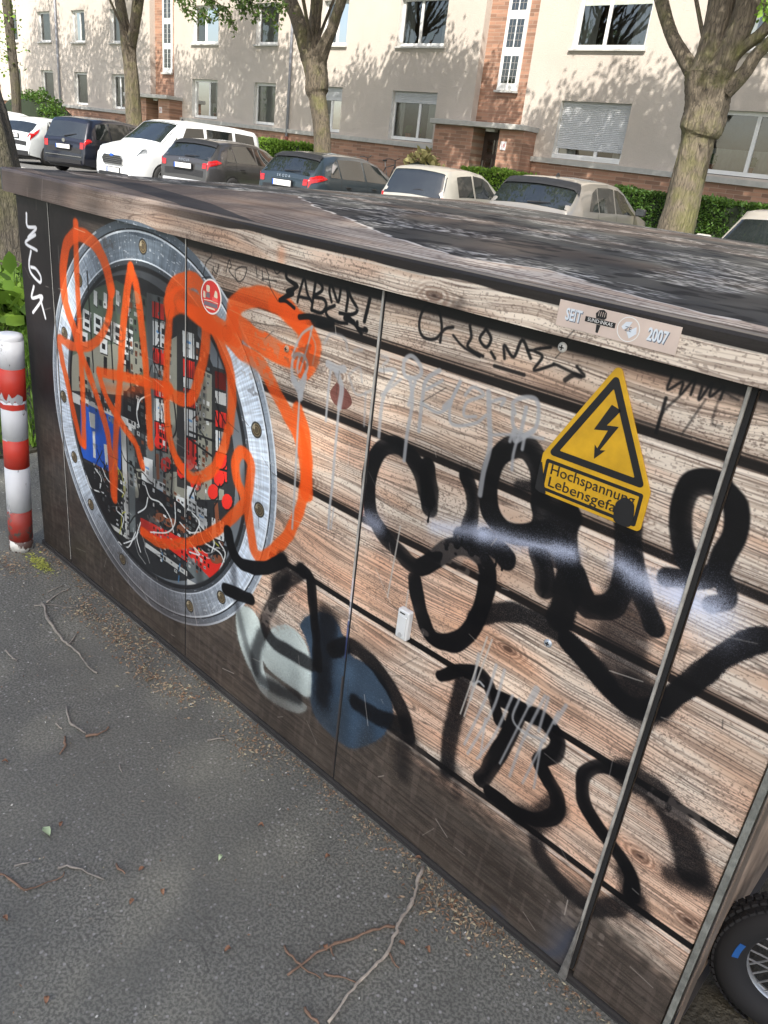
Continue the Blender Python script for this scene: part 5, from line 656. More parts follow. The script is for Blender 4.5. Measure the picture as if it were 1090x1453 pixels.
# round red sticker (picture replaced by plain marks)
sk = empty('round_sticker', (-1.6175, FY, 1.1455), 0, 'small round red sticker with a white rim beside the painted ring', 'sticker')
def KP(mb, name, m): o = mb.build(name, m, sk); return o
n32 = [(math.cos(2*math.pi*i/32), math.sin(2*math.pi*i/32)) for i in range(32)]
KP(MB().prism([(.0425*c, .0425*s) for c, s in n32], 'y', -.0012, -.0004), 'rim', M_('sticker_white', (.72, .66, .62), .4))
KP(MB().prism([(.0385*c, .0385*s) for c, s in n32], 'y', -.0016, -.0012), 'face', M_('sticker_red', (.58, .035, .03), .4))
KP(MB().prism(rpoly([(-.019, .010), (-.019, .026), (-.005, .026), (-.005, .010)], .004), 'y', -.0019, -.0016).prism(rpoly([(-.032, -.006), (-.032, .010), (-.024, .008), (-.022, -.008)], .002), 'y', -.0019, -.0016).prism(rpoly([(.012, .002), (.018, .020), (.026, .014), (.028, .0)], .003), 'y', -.0019, -.0016), 'printed_mark', M_('sticker_cream', (.62, .56, .42), .5))
KP(MB().prism(rpoly([(-.021, -.004), (-.018, .008), (-.004, .008), (-.004, -.004)], .002), 'y', -.0019, -.0016).prism(rpoly([(-.028, -.024), (-.028, -.014), (.028, -.014), (.028, -.024)], .002), 'y', -.0019, -.0016), 'printed_mark', M_('sticker_grey', (.16, .13, .15), .5))
KP(MB().prism([(-.030, -.0125), (.0, -.0105), (.030, -.0125), (.029, -.0105), (.0, -.0085), (-.029, -.0105)], 'y', -.0019, -.0016).prism([(-.020, -.030), (.018, -.030), (.016, -.026), (-.022, -.026)], 'y', -.0019, -.0016), 'printed_mark', M_('sticker_cream', (.62, .56, .42), .5))
KP(MB().prism(rpoly([(.006, -.010), (.006, .002), (.028, -.0), (.028, -.010)], .003), 'y', -.0019, -.0016), 'printed_mark', M_('sticker_pink', (.75, .10, .09), .5))
# SEIT 2007 plate on the fascia
pl = empty('anniversary_sticker', (-.5415, 1.118, 1.3075), 0, 'pale pink rectangular sticker reading SEIT and 2007 on the lid edge', 'sticker')
pl.rotation_euler = (0, R(.2), 0)
PK = simple('sticker_pink_pale', (.60, .49, .42), .45, var=.06, scale=30); WB = M_('letter_pale_blue', (.66, .71, .76), .4); SHD = M_('letter_shadow', (.12, .15, .19), .5)
MB().box(-.102, .102, -.0012, -.0002, -.0205, .0205).build('plate', PK, pl, bevel=.0004)
for s, x, sz in (('SEIT', -.073, .0255), ('2007', .069, .0255)):
    a = text_mesh('lettering_shadow', s, sz, SHD, pl, (x+.0012, -.0013, -.0012), extrude=.0001, bold=.0009, sx=.62); 
    b = text_mesh('lettering', s, sz, WB, pl, (x, -.0016, 0), extrude=.0001, bold=.0007, sx=.62)
MB().box(-.052, .000, -.0016, -.0012, -.0035, .0045).build('name_bar', BLK, pl)
text_mesh('lettering', 'SUND·INKAS', .0075, M_('letter_white', (.75, .75, .72), .5), pl, (-.026, -.0018, .0005), extrude=.0001)
MB().prism([(-.034, .005), (-.036, .012), (-.031, .018), (-.024, .0195), (-.018, .016), (-.017, .008), (-.020, .005)], 'y', -.0016, -.0012).prism([(-.031, -.004), (-.030, -.016), (-.026, -.0165), (-.024, -.004)], 'y', -.0016, -.0012).build('fist_emblem', BLK, pl)
for x in (-.031, -.0275, -.024, -.0205): MB().box(x-.0003, x+.0004, -.0019, -.0016, .009, .016).build('emblem_line', PK, pl)
ring([(.022+.0185*c, .0185*s) for c, s in n32], [(.022+.0172*c, .0172*s) for c, s in n32], -.0016, -.0012).build('round_emblem', M_('letter_white', (.75, .75, .72), .5), pl)
MB().prism([(.010, .002), (.016, .010), (.026, .012), (.022, .003), (.014, -.002)], 'y', -.0016, -.0012).prism([(.020, -.004), (.034, .006), (.036, -.004), (.026, -.013)], 'y', -.0016, -.0012).build('round_emblem_map', WB, pl)
text_mesh('lettering', 'ZE', .010, SHD, pl, (.022, -.0018, 0), extrude=.0001)

# ------------------------------------------------------------------ bollard
bd = empty('bollard', (-2.700, 1.062, 0), 0, 'red and white striped metal bollard with peeling bands beside the cabinet', 'bollard')
bd.rotation_euler = (R(-.8), R(3.0), 0)
def chipped(name, c, c2, amt, sc=18, zs=1):
    t = NT(name); v = t.coord('Object', (1, 1, zs)); n = t.noise(v, sc, 7, .65); n2 = t.noise(v, sc*.35, 4)
    m = t.ramp(n, [(amt, (1, 1, 1)), (amt+.03, (0, 0, 0))]); cc = t.mix(m, (*c, 1), (*c2, 1))
    cc = t.mix(t.ramp(n2, [(.5, (0, 0, 0)), (.8, (.35,)*3)]), cc, (.20, .19, .17, 1)); t.set(Base_Color=cc, Roughness=.45); t.bump(n, .15, .003); return t.m
BR = .0425
bands = [(.0, .045, 'base'), (.045, .170, 'darkred'), (.170, .345, 'white'), (.345, .455, 'red'), (.455, .600, 'white'), (.600, .716, 'red'), (.716, .812, 'white')]
BM = dict(white=chipped('bollard_white', (.66, .68, .70), (.16, .16, .15), .37, 22, .5), red=chipped('bollard_red', (.56, .040, .022), (.35, .33, .32), .30), darkred=chipped('bollard_dark_red', (.30, .035, .025), (.10, .08, .07), .44), base=chipped('bollard_base', (.62, .62, .58), (.10, .06, .05), .5, 30))
MB().lathe([(BR-.002, .0), (BR-.002, .815)], n=40).build('post', BM['white'], bd, smooth=True)
for z0, z1, k in bands: MB().lathe([(BR-.002, z0+.0005), (BR, z0+.001), (BR, z1-.001), (BR-.002, z1-.0005)], n=40).build('band', BM[k], bd, smooth=True)
MB().lathe([(BR-.001, .812), (BR-.0015, .822), (BR*.9, .829), (BR*.5, .833), (0, .834)], n=40).build('cap', BM['white'], bd, smooth=True)
def wrap(z0, z1, a0, a1, m, jag, seed, name='torn_patch'):
    rr = random.Random(seed); n = 14; vs = []; 
    for i in range(n+1):
        a = R(a0+(a1-a0)*i/n); c, s = math.cos(a)*(BR+.0008), math.sin(a)*(BR+.0008)
        vs += [(c, s, z0+rr.uniform(0, jag)), (c, s, z1-rr.uniform(0, jag)*(1.6 if i % 3 else .2))]
    MB().add(vs, [(2*i, 2*i+2, 2*i+3, 2*i+1) for i in range(n)]).build(name, m, bd, smooth=True)
GP = M_('grey_tape', (.42, .43, .44), .5)
wrap(.590, .632, -150, 20, GP, .018, 1); wrap(.570, .592, -170, 30, BM['red'], .002, 2); wrap(.150, .205, -140, -60, GP, .03, 3); wrap(.452, .463, -100, -60, GP, .001, 4)
MB().box(-.006, .002, -.0445, -.040, .782, .794).build('hole', BLK, bd)

# ------------------------------------------------------------------ twigs, leaves, litter on the pavement
TWIGS=[('a',[(-0.708,1.121),(-0.687,1.077),(-0.667,1.044),(-0.658,1.015),(-0.646,0.971),(-0.636,0.949),(-0.619,0.908),(-0.614,0.878),(-0.613,0.85),(-0.612,0.804),(-0.606,0.769),(-0.596,0.714)],0.005,'pale'),('a',[(-0.642,0.963),(-0.662,0.94),(-0.678,0.905),(-0.687,0.868),(-0.704,0.833),(-0.714,0.792),(-0.718,0.757),(-0.719,0.717)],0.004,'brown'),('a',[(-0.611,0.9),(-0.589,0.894),(-0.577,0.894)],0.003,'brown'),('a',[(-0.707,0.822),(-0.687,0.814)],0.003,'brown'),('b',[(-0.771,0.751),(-0.739,0.747),(-0.71,0.75),(-0.67,0.762)],0.003,'brown'),('b',[(-0.674,0.771),(-0.648,0.79),(-0.612,0.81)],0.003,'brown'),('c',[(-0.646,0.698),(-0.627,0.696),(-0.606,0.699)],0.004,'brown'),('d',[(-2.282,0.95),(-2.189,0.921),(-2.097,0.907),(-2.043,0.9),(-2.007,0.903),(-1.943,0.905),(-1.881,0.896),(-1.837,0.896),(-1.823,0.902)],0.005,'grey'),('d',[(-2.007,0.903),(-2.029,0.93),(-2.058,0.959)],0.003,'grey'),('d',[(-2.276,0.959),(-2.303,1.007),(-2.311,1.036),(-2.319,1.066)],0.003,'grey'),('d',[(-2.283,0.919),(-2.262,0.962),(-2.212,1.0),(-2.187,1.019)],0.002,'grey'),('e',[(-1.732,0.762),(-1.668,0.738),(-1.634,0.744),(-1.602,0.751)],0.004,'grey'),('e',[(-1.592,0.746),(-1.576,0.774),(-1.582,0.798),(-1.588,0.809)],0.004,'brown'),('f',[(-1.627,0.704),(-1.593,0.69),(-1.573,0.665)],0.004,'brown'),('g',[(-2.09,0.745),(-2.045,0.744),(-2.019,0.748)],0.004,'grey'),('h',[(-1.312,0.404),(-1.27,0.416),(-1.236,0.425),(-1.227,0.457),(-1.218,0.497),(-1.226,0.507)],0.003,'brown'),('i',[(-1.244,0.5),(-1.238,0.519),(-1.21,0.536),(-1.153,0.56)],0.003,'grey'),('j',[(-1.171,0.598),(-1.136,0.601)],0.003,'brown'),('k',[(-1.379,0.984),(-1.354,1.023)],0.003,'grey'),('l',[(-1.447,0.763),(-1.415,0.751)],0.0025,'grey'),('m',[(-1.312,0.437),(-1.298,0.467)],0.002,'grey'),('n',[(-1.687,0.71),(-1.659,0.713)],0.003,'grey'),('o',[(-2.337,0.993),(-2.35,1.055)],0.0025,'grey')]
LEAVES=[((-1.373,0.528),'green'),((-1.349,0.556),'rust'),((-0.875,0.978),'rust'),((-0.738,1.126),'rust'),((-1.037,0.635),'rust'),((-1.069,0.583),'rust'),((-0.844,0.654),'rust'),((-0.603,0.942),'rust'),((-0.718,0.815),'rust'),((-1.033,0.776),'green'),((-1.627,0.556),'rust'),((-1.206,0.367),'rust'),((-0.978,0.349),'rust'),((-1.125,0.642),'rust'),((-1.054,0.905),'rust'),((-0.556,0.968),'rust')]

TW = dict(pale=(.36, .31, .25), brown=(.19, .118, .078), grey=(.25, .225, .19))
labels = dict(a='long forked dead twig reaching the foot of the cabinet, grey turning brown', b='thin dark broken twig crossing the long forked one', c='short reddish twig piece at the bottom edge near the long twig', d='forked grey twig lying beside the bollard end of the cabinet', e='curved hooked twig below the forked grey one', f='short reddish stick just under the hooked twig', g='small pale straight twig left of the forked grey twig', h='thin brown bent twig at the left near the curly one', i='slim pale arched twig beside the bent brown one', j='tiny brown twig right of the slim arched twig', k='tiny thin twig in the open middle of the asphalt', l='hair-thin twig below the hooked twig', m='faint hair-thin twig at the left above the bent brown twig', n='short stub twig next to the hooked twig', o='dark short stick near the mossy patch')
groups = {}
for g, p, r, c in TWIGS: groups.setdefault(g, []).append((p, r, c))
for g, L_ in groups.items():
    x0, y0 = L_[0][0][0]; e = empty('twig', (x0, y0, 0), 0, labels[g], 'twig'); rr = random.Random(ord(g))
    for p, r, c in L_:
        q = [Vector((a-x0, b-y0, r*.6+.002+rr.uniform(0, .004))) for a, b in p]; qq = []
        for i in range(len(q)-1):
            for k in range(3): qq.append(q[i].lerp(q[i+1], k/3)+Vector((rr.uniform(-1, 1), rr.uniform(-1, 1), 0))*.0024)
        qq.append(q[-1]); n = len(qq); rad = [r*.75*(1-.45*i/n)*(rr.uniform(.8, 1.5)) for i in range(n)]
        m = simple('twig_'+c, TW[c], .8, var=.35, scale=60) if 'twig_'+c not in bpy.data.materials else bpy.data.materials['twig_'+c]
        MB().tube(qq, rad, 7, .25, ord(g)).build('stem', m, e, smooth=True)
def leafmesh(l, w, seed):
    rr = random.Random(seed); vs = [(0, 0, .002)]; fs = []
    prof = [(0, .05), (.2, .6), (.45, 1), (.7, .8), (.9, .35), (1, .02)]
    vs = []
    for t, k in prof:
        z = .003+.008*math.sin(t*3)*rr.uniform(.6, 1.3); vs += [(l*t, -w*k/2, z+.003*rr.random()), (l*t, 0, z-.002), (l*t, w*k/2, z+.003*rr.random())]
    for i in range(5): a = 3*i; fs += [(a, a+3, a+4, a+1), (a+1, a+4, a+5, a+2)]
    return vs, fs
LM = dict(green=M_('leaf_fallen_green', (.42, .52, .30), .5), rust=M_('leaf_fallen_rust', (.22, .11, .06), .7))
llab = ['pale green fallen leaf alone on the dark asphalt']+['rust coloured curled leaf on the asphalt']*20
for i, ((x, y), c) in enumerate(LEAVES):
    vs, fs = leafmesh(.034 if i == 0 else .015, .018 if i == 0 else .010, i); o = MB().add(vs, fs).build('fallen_leaf', LM[c], smooth=True); o.location = (x, y, .001); o.rotation_euler = (0, 0, i*2.3)
    if i == 0: tag(o, llab[0], 'leaf')
    elif c == 'green': tag(o, 'tiny green leaf scrap in the open asphalt', 'leaf')
    else: tag(o, 'small rust-brown dried leaf lying on the asphalt', 'leaf', 'small dried leaves scattered over the asphalt')
def scatter(name, label, n, fn, mats, seed):
    """one object of many tiny bits"""
    rr = random.Random(seed); mb = MB()
    for _ in range(n):
        x, y, s, k = fn(rr); mb.cur = k; a = rr.random()*6.28; l = s*rr.uniform(.5, 1.4); w = s*rr.uniform(.15, .4); ca, sa = math.cos(a), math.sin(a); z = .002+rr.random()*.004; t = rr.uniform(-.003, .004)
        mb.add([(x-l*ca, y-l*sa, z), (x+w*sa, y-w*ca, z+t), (x+l*ca, y+l*sa, z+.001), (x-w*sa, y+w*ca, z+.002)], [(0, 1, 2, 3)])
    o = mb.build(name, mats); return tag(o, kind='stuff')
def f_edge(rr):
    x = rr.uniform(-2.75, -.05); d = rr.expovariate(1/(.014 if rr.random() < .7 else .045)); k = .55+.45*math.sin(x*5)+.5*math.sin(x*13)
    if rr.random() > .35+.5*max(0, k): d *= .4
    return x, 1.128-d-.004, .0045, 0 if rr.random() < .5 else (1 if rr.random() < .7 else 2)
lit = [M_('litter_tan', (.30, .22, .14), .8), M_('litter_brown', (.20, .11, .06), .8), M_('litter_straw', (.36, .32, .21), .8)]
scatter('dry_litter', '', 2000, f_edge, lit, 1)
def f_clump(rr):
    cx_, cy_ = rr.choice([(-2.15, 1.03), (-2.0, 1.05), (-1.9, 1.06), (-1.75, 1.02), (-1.62, 1.04), (-1.3, 1.06), (-2.6, .98), (-.55, 1.09), (-.62, 1.07)]); return rr.gauss(cx_, .06), min(1.13, rr.gauss(cy_, .028)), .006, rr.choice([0, 0, 1, 2])
scatter('blossom_litter', '', 1600, f_clump, lit, 2)
def f_all(rr): return rr.uniform(-4.2, .6), rr.uniform(-.3, 1.1), .0038, rr.choice([0, 1, 2, 3, 3])
scatter('tiny_litter', '', 1500, f_all, lit+[M_('litter_pale', (.50, .49, .45), .8)], 3)
# mossy yellow patch
def f_moss(rr): return rr.gauss(-2.545, .045), rr.gauss(1.09, .012)-.03, .005, 0
scatter('moss_patch', '', 500, f_moss, [M_('moss', (.34, .36, .08), .9)], 4)
# ------------------------------------------------------------------ facade of the apartment building
BX0, BX1, FYB = -72.0, 12.0, 24.0
def fz_(x): return (-8-x)*.0062        # the street rises a little to the left
def plaster():
    t = NT('plaster'); v = t.coord(); n = t.noise(v, .35, 6, .6); f = t.noise(v, 26, 5, .7); s = t.noise(t.coord('Object', (2.5, 1, .12)), 1.2, 5, .6)
    c = t.ramp(n, [(.3, (.50, .44, .385)), (.7, (.585, .52, .455))]); c = t.mix(t.ramp(s, [(.52, (0, 0, 0)), (.75, (.35,)*3)]), c, (.46, .42, .36, 1)); c = t.mix(t.ramp(f, [(.4, (.25,)*3), (.65, (0, 0, 0))]), c, (.36, .32, .27, 1))
    t.set(Base_Color=c, Roughness=.9); t.bump(f, .7, .02); return t.m
def brick():
    t = NT('brick_courses'); c_ = t.new('ShaderNodeTexCoord'); m = t.new('ShaderNodeMapping'); m.inputs['Rotation'].default_value = (R(90), 0, 0); t.link(c_.outputs['Object'], m.inputs[0])
    b = t.new('ShaderNodeTexBrick'); t.link(m.outputs[0], b.inputs['Vector'])
    for k, v in dict(Scale=1., Mortar_Size=.007, Bias=-.1, Brick_Width=.50, Row_Height=.11).items(): b.inputs[k.replace('_', ' ')].default_value = v
    b.inputs['Color1'].default_value = (.42, .22, .145, 1); b.inputs['Color2'].default_value = (.13, .066, .048, 1); b.inputs['Mortar'].default_value = (.36, .29, .23, 1)
    n = t.noise(t.coord('Object', (.6, 1, 5)), 2.5, 5); c = t.mix(.55, b.outputs['Color'], t.ramp(n, [(.35, (.45,)*3), (.65, (1, 1, 1))]), 'MULTIPLY'); c = t.mix(.25, c, (.50, .30, .20, 1))
    t.set(Base_Color=c, Roughness=.8); t.bump(b.outputs['Fac'], -.6, .02); return t.m
PLA, BRI = plaster(), brick(); WHT = M_('window_white', (.72, .72, .70), .45, var=.04); SIL = simple('sill_stone', (.50, .49, .46), .8, scale=6); LED = simple('ledge_stone', (.42, .41, .38), .85, scale=5)
REV = M_('reveal_plaster', (.62, .60, .56), .8)
def glassm(name, c, rough=.04):
    t = NT(name); v = t.coord(); n = t.noise(v, 1.1, 5, .7); t.set(Base_Color=t.ramp(n, [(.35, tuple(x*.5 for x in c)), (.7, c)]), Roughness=rough); t.b.inputs['Specular IOR Level'].default_value = .9; t.b.inputs['IOR'].default_value = 1.6; t.bump(t.noise(v, 2.5, 2), .02, .05); return t.m
def thin_glass(name):
    t = NT(name); tr = t.new('ShaderNodeBsdfTransparent'); tr.inputs[0].default_value = (.80, .84, .83, 1); gl = t.new('ShaderNodeBsdfGlossy'); gl.inputs['Roughness'].default_value = .02
    fr = t.new('ShaderNodeFresnel'); fr.inputs[0].default_value = 1.75; bp_ = t.new('ShaderNodeBump'); bp_.inputs['Strength'].default_value = .03; bp_.inputs['Distance'].default_value = .05; t.link(t.noise(t.coord(), 1.8, 2), bp_.inputs['Height']); t.link(bp_.outputs[0], gl.inputs['Normal'])
    ad = t.new('ShaderNodeMath'); ad.operation = 'ADD'; ad.inputs[1].default_value = .10; t.link(fr.outputs[0], ad.inputs[0])
    mx = t.new('ShaderNodeMixShader'); t.link(ad.outputs[0], mx.inputs[0]); t.link(tr.outputs[0], mx.inputs[1]); t.link(gl.outputs[0], mx.inputs[2]); t.link(mx.outputs[0], t.n['Material Output'].inputs[0]); return t.m
GLS = thin_glass('window_glass'); CUR = GLS
CURT = simple('curtain_cloth', (.40, .395, .37), .85, var=.10, scale=3)
SHU = simple('roller_shutter', (.50, .51, .52), .5, var=.05)
bld = empty('apartment_building', (-20, FYB, 0), 0, 'long plastered apartment house with brick stair bays and white windows behind the parked cars', 'building')
def B(mb, name, m, parent=None, **k):
    o = mb.build(name, m, **k)
    if parent is None: o.parent = bld; o.matrix_parent_inverse = Matrix.Translation(Vector((-20, FYB, 0))).inverted()
    else: o.parent = parent
    return o
LZ = 2.02
bays = [(-18.75, -16.62), (-39.40, -37.27), (-60.1, -57.97)]
wins = []   # x0, x1, kind row0, row1
spec = [(-15.2,-12.74,'S','H'),(-10.25,-8.05,'g','g'),(-22.62,-20.40,'Sh','g'),(-26.75,-25.35,'Sp','g'),(-30.98,-29.50,'c','cc'),(-35.73,-33.70,'g','g'),(-43.22,-41.95,'g','c'),(-47.4,-45.9,'c','g'),(-51.45,-49.9,'c','c'),(-55.6,-54.2,'c','c'),(-65.5,-63.5,'g','g'),(-5.4,-3.2,'g','g'),(-1.,1.2,'g','g'),(4,6.2,'g','g')]
rows = [(2.10, 3.74), (5.17, 6.70), (8.2, 9.75)]
TOPZ = 11.2
RVS = {}
segs = [(BX0, bays[2][0]), (bays[2][1], bays[1][0]), (bays[1][1], bays[0][0]), (bays[0][1], BX1)]
for (sx0, sx1) in segs:
    xs = sorted([sx0, sx1]+[v for w in spec for v in w[:2] if sx0 < w[0] < sx1]); mb = MB()
    for i in range(len(xs)-1):
        a, b = xs[i], xs[i+1]; isw = any(abs(w[0]-a) < 1e-6 for w in spec)
        sa, sb = fz_(a), fz_(b)
        if not isw: mb.quad((a, FYB, LZ+sa), (b, FYB, LZ+sb), (b, FYB, TOPZ), (a, FYB, TOPZ))
        else:
            s = fz_((a+b)/2); zs = [LZ+s-.05]
            for r0, r1 in rows: zs += [r0+s, r1+s]
            zs.append(TOPZ)
            for k in range(0, len(zs), 2): mb.quad((a, FYB, zs[k]), (b, FYB, zs[k]), (b, FYB, zs[k+1]), (a, FYB, zs[k+1]))
            for r0, r1 in rows:
                z0, z1 = r0+s, r1+s; d = .22
                RVS[(a, r0)] = [((a, FYB, z0), (a, FYB+d, z0), (a, FYB+d, z1), (a, FYB, z1)), ((b, FYB, z0), (b, FYB+d, z0), (b, FYB+d, z1), (b, FYB, z1)), ((a, FYB, z1), (b, FYB, z1), (b, FYB+d, z1), (a, FYB+d, z1)), ((a, FYB, z0), (b, FYB, z0), (b, FYB+d, z0), (a, FYB+d, z0))]
    for xx in (sx0, sx1): mb.quad((xx, FYB, LZ), (xx, FYB+.5, LZ), (xx, FYB+.5, TOPZ), (xx, FYB, TOPZ))
    B(mb, 'wall', PLA)
    mb = MB(); mb.prism([(sx0+.0, .3), (sx1, .3), (sx1, LZ+fz_(sx1)-.13), (sx0, LZ+fz_(sx0)-.13)], 'y', FYB-.02, FYB+.1); B(mb, 'brick_plinth', BRI)
    mb = MB(); mb.prism([(sx0-.1, LZ+fz_(sx0)-.13), (sx1+.1, LZ+fz_(sx1)-.13), (sx1+.1, LZ+fz_(sx1)+.02), (sx0-.1, LZ+fz_(sx0)+.02)], 'y', FYB-.13, FYB+.04); B(mb, 'ledge', LED)
def slats(mb, a, b, z0, z1, y, p=.052):
    z = z1
    while z-p > z0: mb.add([(a, y+.008, z), (b, y+.008, z), (b, y-.004, z-p*.55), (a, y-.004, z-p*.55), (b, y+.008, z-p), (a, y+.008, z-p)], [(0, 1, 2, 3), (3, 2, 4, 5)]); z -= p
for w in spec:
    a, b = w[0], w[1]; s = fz_((a+b)/2)
    for ri, (r0, r1) in enumerate(rows):
        kind = w[2] if ri == 0 else w[3] if ri == 1 else 'g'
        z0, z1 = r0+s, r1+s; fy = FYB+.15; W_ = b-a
        rail = [(a+.002, b-.002, z0+.02, z0+.13), (a+.002, b-.002, z1-.10, z1-.002), (a+.002, a+.10, z0+.13, z1-.10), (b-.10, b-.002, z0+.13, z1-.10)]
        mx = []
        if W_ > 1.9: mx = [a+W_*(.42 if ri else .60)]
        elif 'c' not in kind: mx = [a+W_*.5]
        fm = MB()
        for r_ in rail: fm.box(r_[0], r_[1], fy, fy+.07, r_[2], r_[3])
        for q in mx: fm.box(q-.055, q+.055, fy+.002, fy+.068, z0+.131, z1-.101)
        wo = B(fm, 'window', WHT)
        rv = MB()
        for q4 in RVS[(a, r0)]: rv.quad(*q4)
        B(rv, 'reveal', REV, wo)
        pa = MB(); xs = [a+.1]+mx+[b-.1]
        for k in range(len(xs)-1):
            m = CUR if (kind == 'cc' or (kind == 'c' and k == 0)) else GLS
            B(MB().quad((xs[k]+(.04 if k else 0), fy+.03, z0+.13), (xs[k+1]-.03, fy+.03, z0+.13), (xs[k+1]-.03, fy+.03, z1-.1), (xs[k]+(.04 if k else 0), fy+.03, z1-.1)), 'pane', m, wo)
            wo_ = wo
        if ri: B(MB().box(a-.07, b+.07, FYB-.09, FYB+.14, z0-.06, z0+.005), 'sill', SIL, wo, bevel=.008)
        if 'c' in kind or kind == 'g' and W_ > 2 and ri:   # half curtains hanging inside, seen as pale sheets
            pass
        rq = random.Random(int(a*10)+ri*7); fullc = kind in ('c', 'cc')
        spans = [] if a == -10.25 and ri == 0 else [(a+.03, b-.03, 0)] if fullc else [(a+.05, a+.05+W_*rq.uniform(.10, .26), 0), (b-.05-W_*rq.uniform(.10, .26), b-.05, 0)]
        if ri == 0 and not fullc and kind != 'S' and rq.random() < .35: spans.append((a+.05, b-.05, 1))
        for (c0, c1, half) in spans:
            cm = MB(); nn = max(6, int((c1-c0)/.035)); zt = z1-.08 if not half else z0+.13+(z1-z0)*.34
            cm.add([(c0+(c1-c0)*i/nn, fy+.15+.018*math.sin(i*1.7+rq.random()), z) for i in range(nn+1) for z in (z0+.10, zt)], [(2*i, 2*i+2, 2*i+3, 2*i+1) for i in range(nn)]); B(cm, 'curtain', CURT, wo, smooth=True)
        if ri == 0 and kind not in ('S', 'c', 'cc') or (ri == 1 and rq.random() < .4):
            for _ in range(rq.randint(1, 3)):
                px_ = rq.uniform(a+.25, b-.25); pot = B(MB().lathe([(.045, 0), (.07, .13), (.06, .13), (0, .12)], (px_, fy+.11, z0+.13), 'z', 12), 'flower_pot', M_('terracotta', (.30, .12, .07), .7), wo)
                B(MB().add([(px_+rq.uniform(-.14, .14), fy+.11+rq.uniform(-.03, .03), z0+.26+rq.uniform(0, .3)) for _ in range(45)], [(3*i, 3*i+1, 3*i+2) for i in range(15)]), 'pot_plant', M_('pot_leaf', (.05, .11, .03), .6), wo)
        cut = {'S': .86, 'Sh': .24, 'Sp': .30, 'H': .0, 'cc': .0}.get(kind, 0)
        if kind == 'H': B(MB().box(a+.11, b-.11, fy+.018, fy+.026, z1-.10-.26, z1-.10), 'roller_blind', M_('blind', (.46, .50, .44), .6), wo)
        if False: B(MB().box(a+.11, b-.11, fy+.018, fy+.026, z0+.13, z0+.75), 'half_curtain', M_('curtain', (.50, .50, .48), .8), wo)
        if cut:
            sm_ = MB(); slats(sm_, a+.03, b-.03, z1-(z1-z0)*cut, z1-.01, fy-.02); B(sm_, 'roller_shutter', SHU, wo)
            if kind == 'S': B(MB().box(a+.002, b-.002, FYB-.02, fy+.0, z0-.03, z0+.10), 'wide_sill', M_('window_white', (.72,.72,.70)), wo, bevel=.01)
for i, (b0, b1) in enumerate(bays):
    s = fz_(b0); cxb = (b0+b1)/2; py = FYB+.30
    B(MB().prism([(b0-.01, .3), (b1+.01, .3), (b1+.01, TOPZ), (b0-.01, TOPZ)], 'y', py, py+.2), 'brick_bay', BRI)
    wx0, wx1 = b0+.73, b0+1.58; z0 = 3.95+s
    st_ = MB(); st_.box(wx0, wx1, py-.05, py-.002, z0, TOPZ-.6)
    sw = B(st_, 'stair_window', WHT)
    B(MB().box(wx0-.05, wx1+.05, py-.14, py-.05, z0-.07, z0-.001), 'sill', SIL, sw)
    z = z0+.22
    while z+.86 < TOPZ-.7:
        for x in (wx0+.13, wx0+.45):
            B(MB().box(x, x+.27, py-.056, py-.051, z, z+.80), 'pane', GLS, sw)
        br_ = MB()
        for x in (wx0+.13, wx0+.45):
            for k in range(1, 4): br_.box(x, x+.27, py-.060, py-.0565, z+.2*k-.008, z+.2*k+.008)
            br_.box(x+.127, x+.143, py-.0605, py-.0566, z, z+.8)
        B(br_, 'glazing_bars', M_('lead', (.25, .24, .23), .6), sw); z += 1.055
    # porch
    p0, p1 = b0-1.05, b1+.77; zc = 2.72+s
    B(MB().box(p0, p1, FYB-.95, FYB+.32, zc, zc+.16), 'porch_canopy', LED, bevel=.015)
    d0, d1 = b0+.87, b0+1.77
    for a, b in ((p0+.08, d0-.12), (d1+.08, p1-.08)): B(MB().box(a, b, FYB-.72, FYB+.31, .3, zc), 'porch_pier', BRI)
    B(MB().box(d0-.12, d1+.08, FYB-.05, FYB-.0, .6, zc), 'door_frame', M_('door_frame_dark', (.05, .035, .028), .6))
    dr = B(MB().box(d0, d1, FYB-.09, FYB-.052, .7, zc-.12), 'door', M_('door_wood', (.045, .026, .018), .5), bevel=.01)
    for k in range(2):
        for j in range(3): B(MB().box(d0+.10+.37*k, d0+.40+.37*k, FYB-.098, FYB-.091, .85+.58*j, 1.30+.58*j), 'door_pane', GLS if j else M_('door_wood', (.045,.026,.018)), dr)
    B(MB().box(d0-.02, d0+.02, FYB-.12, FYB-.10, 1.5, 1.8), 'door_handle', METAL, dr)
    B(MB().box((d0+d1)/2-.18, (d0+d1)/2+.18, FYB-.55, FYB-.35, zc-.09, zc-.002), 'porch_lamp', M_('lamp_glass', (.6, .6, .58), .3))
    hn = B(MB().box(d1+.2, d1+.42, FYB-.74, FYB-.722, 2.1+s, 2.36+s), 'house_number', M_('number_plate_white', (.68, .66, .66), .4))
    text_mesh('digits', '18' if i == 0 else '20' if i == 1 else '22', .17, M_('digit_red', (.35, .04, .05), .5), hn, (d1+.31, FYB-.745, 2.23+s), extrude=.001)
for x in (-28.5, -49.0, -7.0+9):
    s = fz_(x); B(MB().tube([(x, FYB-.10, .5), (x, FYB-.10, 5), (x, FYB-.10, TOPZ)], .055, 12), 'downpipe', M_('pipe_grey', (.26, .27, .30), .5), smooth=True)
    B(MB().tube([(x, FYB-.11, .5), (x, FYB-.11, 1.75+s)], .066, 12), 'downpipe_foot', M_('pipe_rust', (.20, .07, .045), .6), smooth=True)
B(MB().box(BX0, BX1, FYB+.9, FYB+9, .3, TOPZ), 'core', M_('inner_dark', (.07, .065, .06), .9))
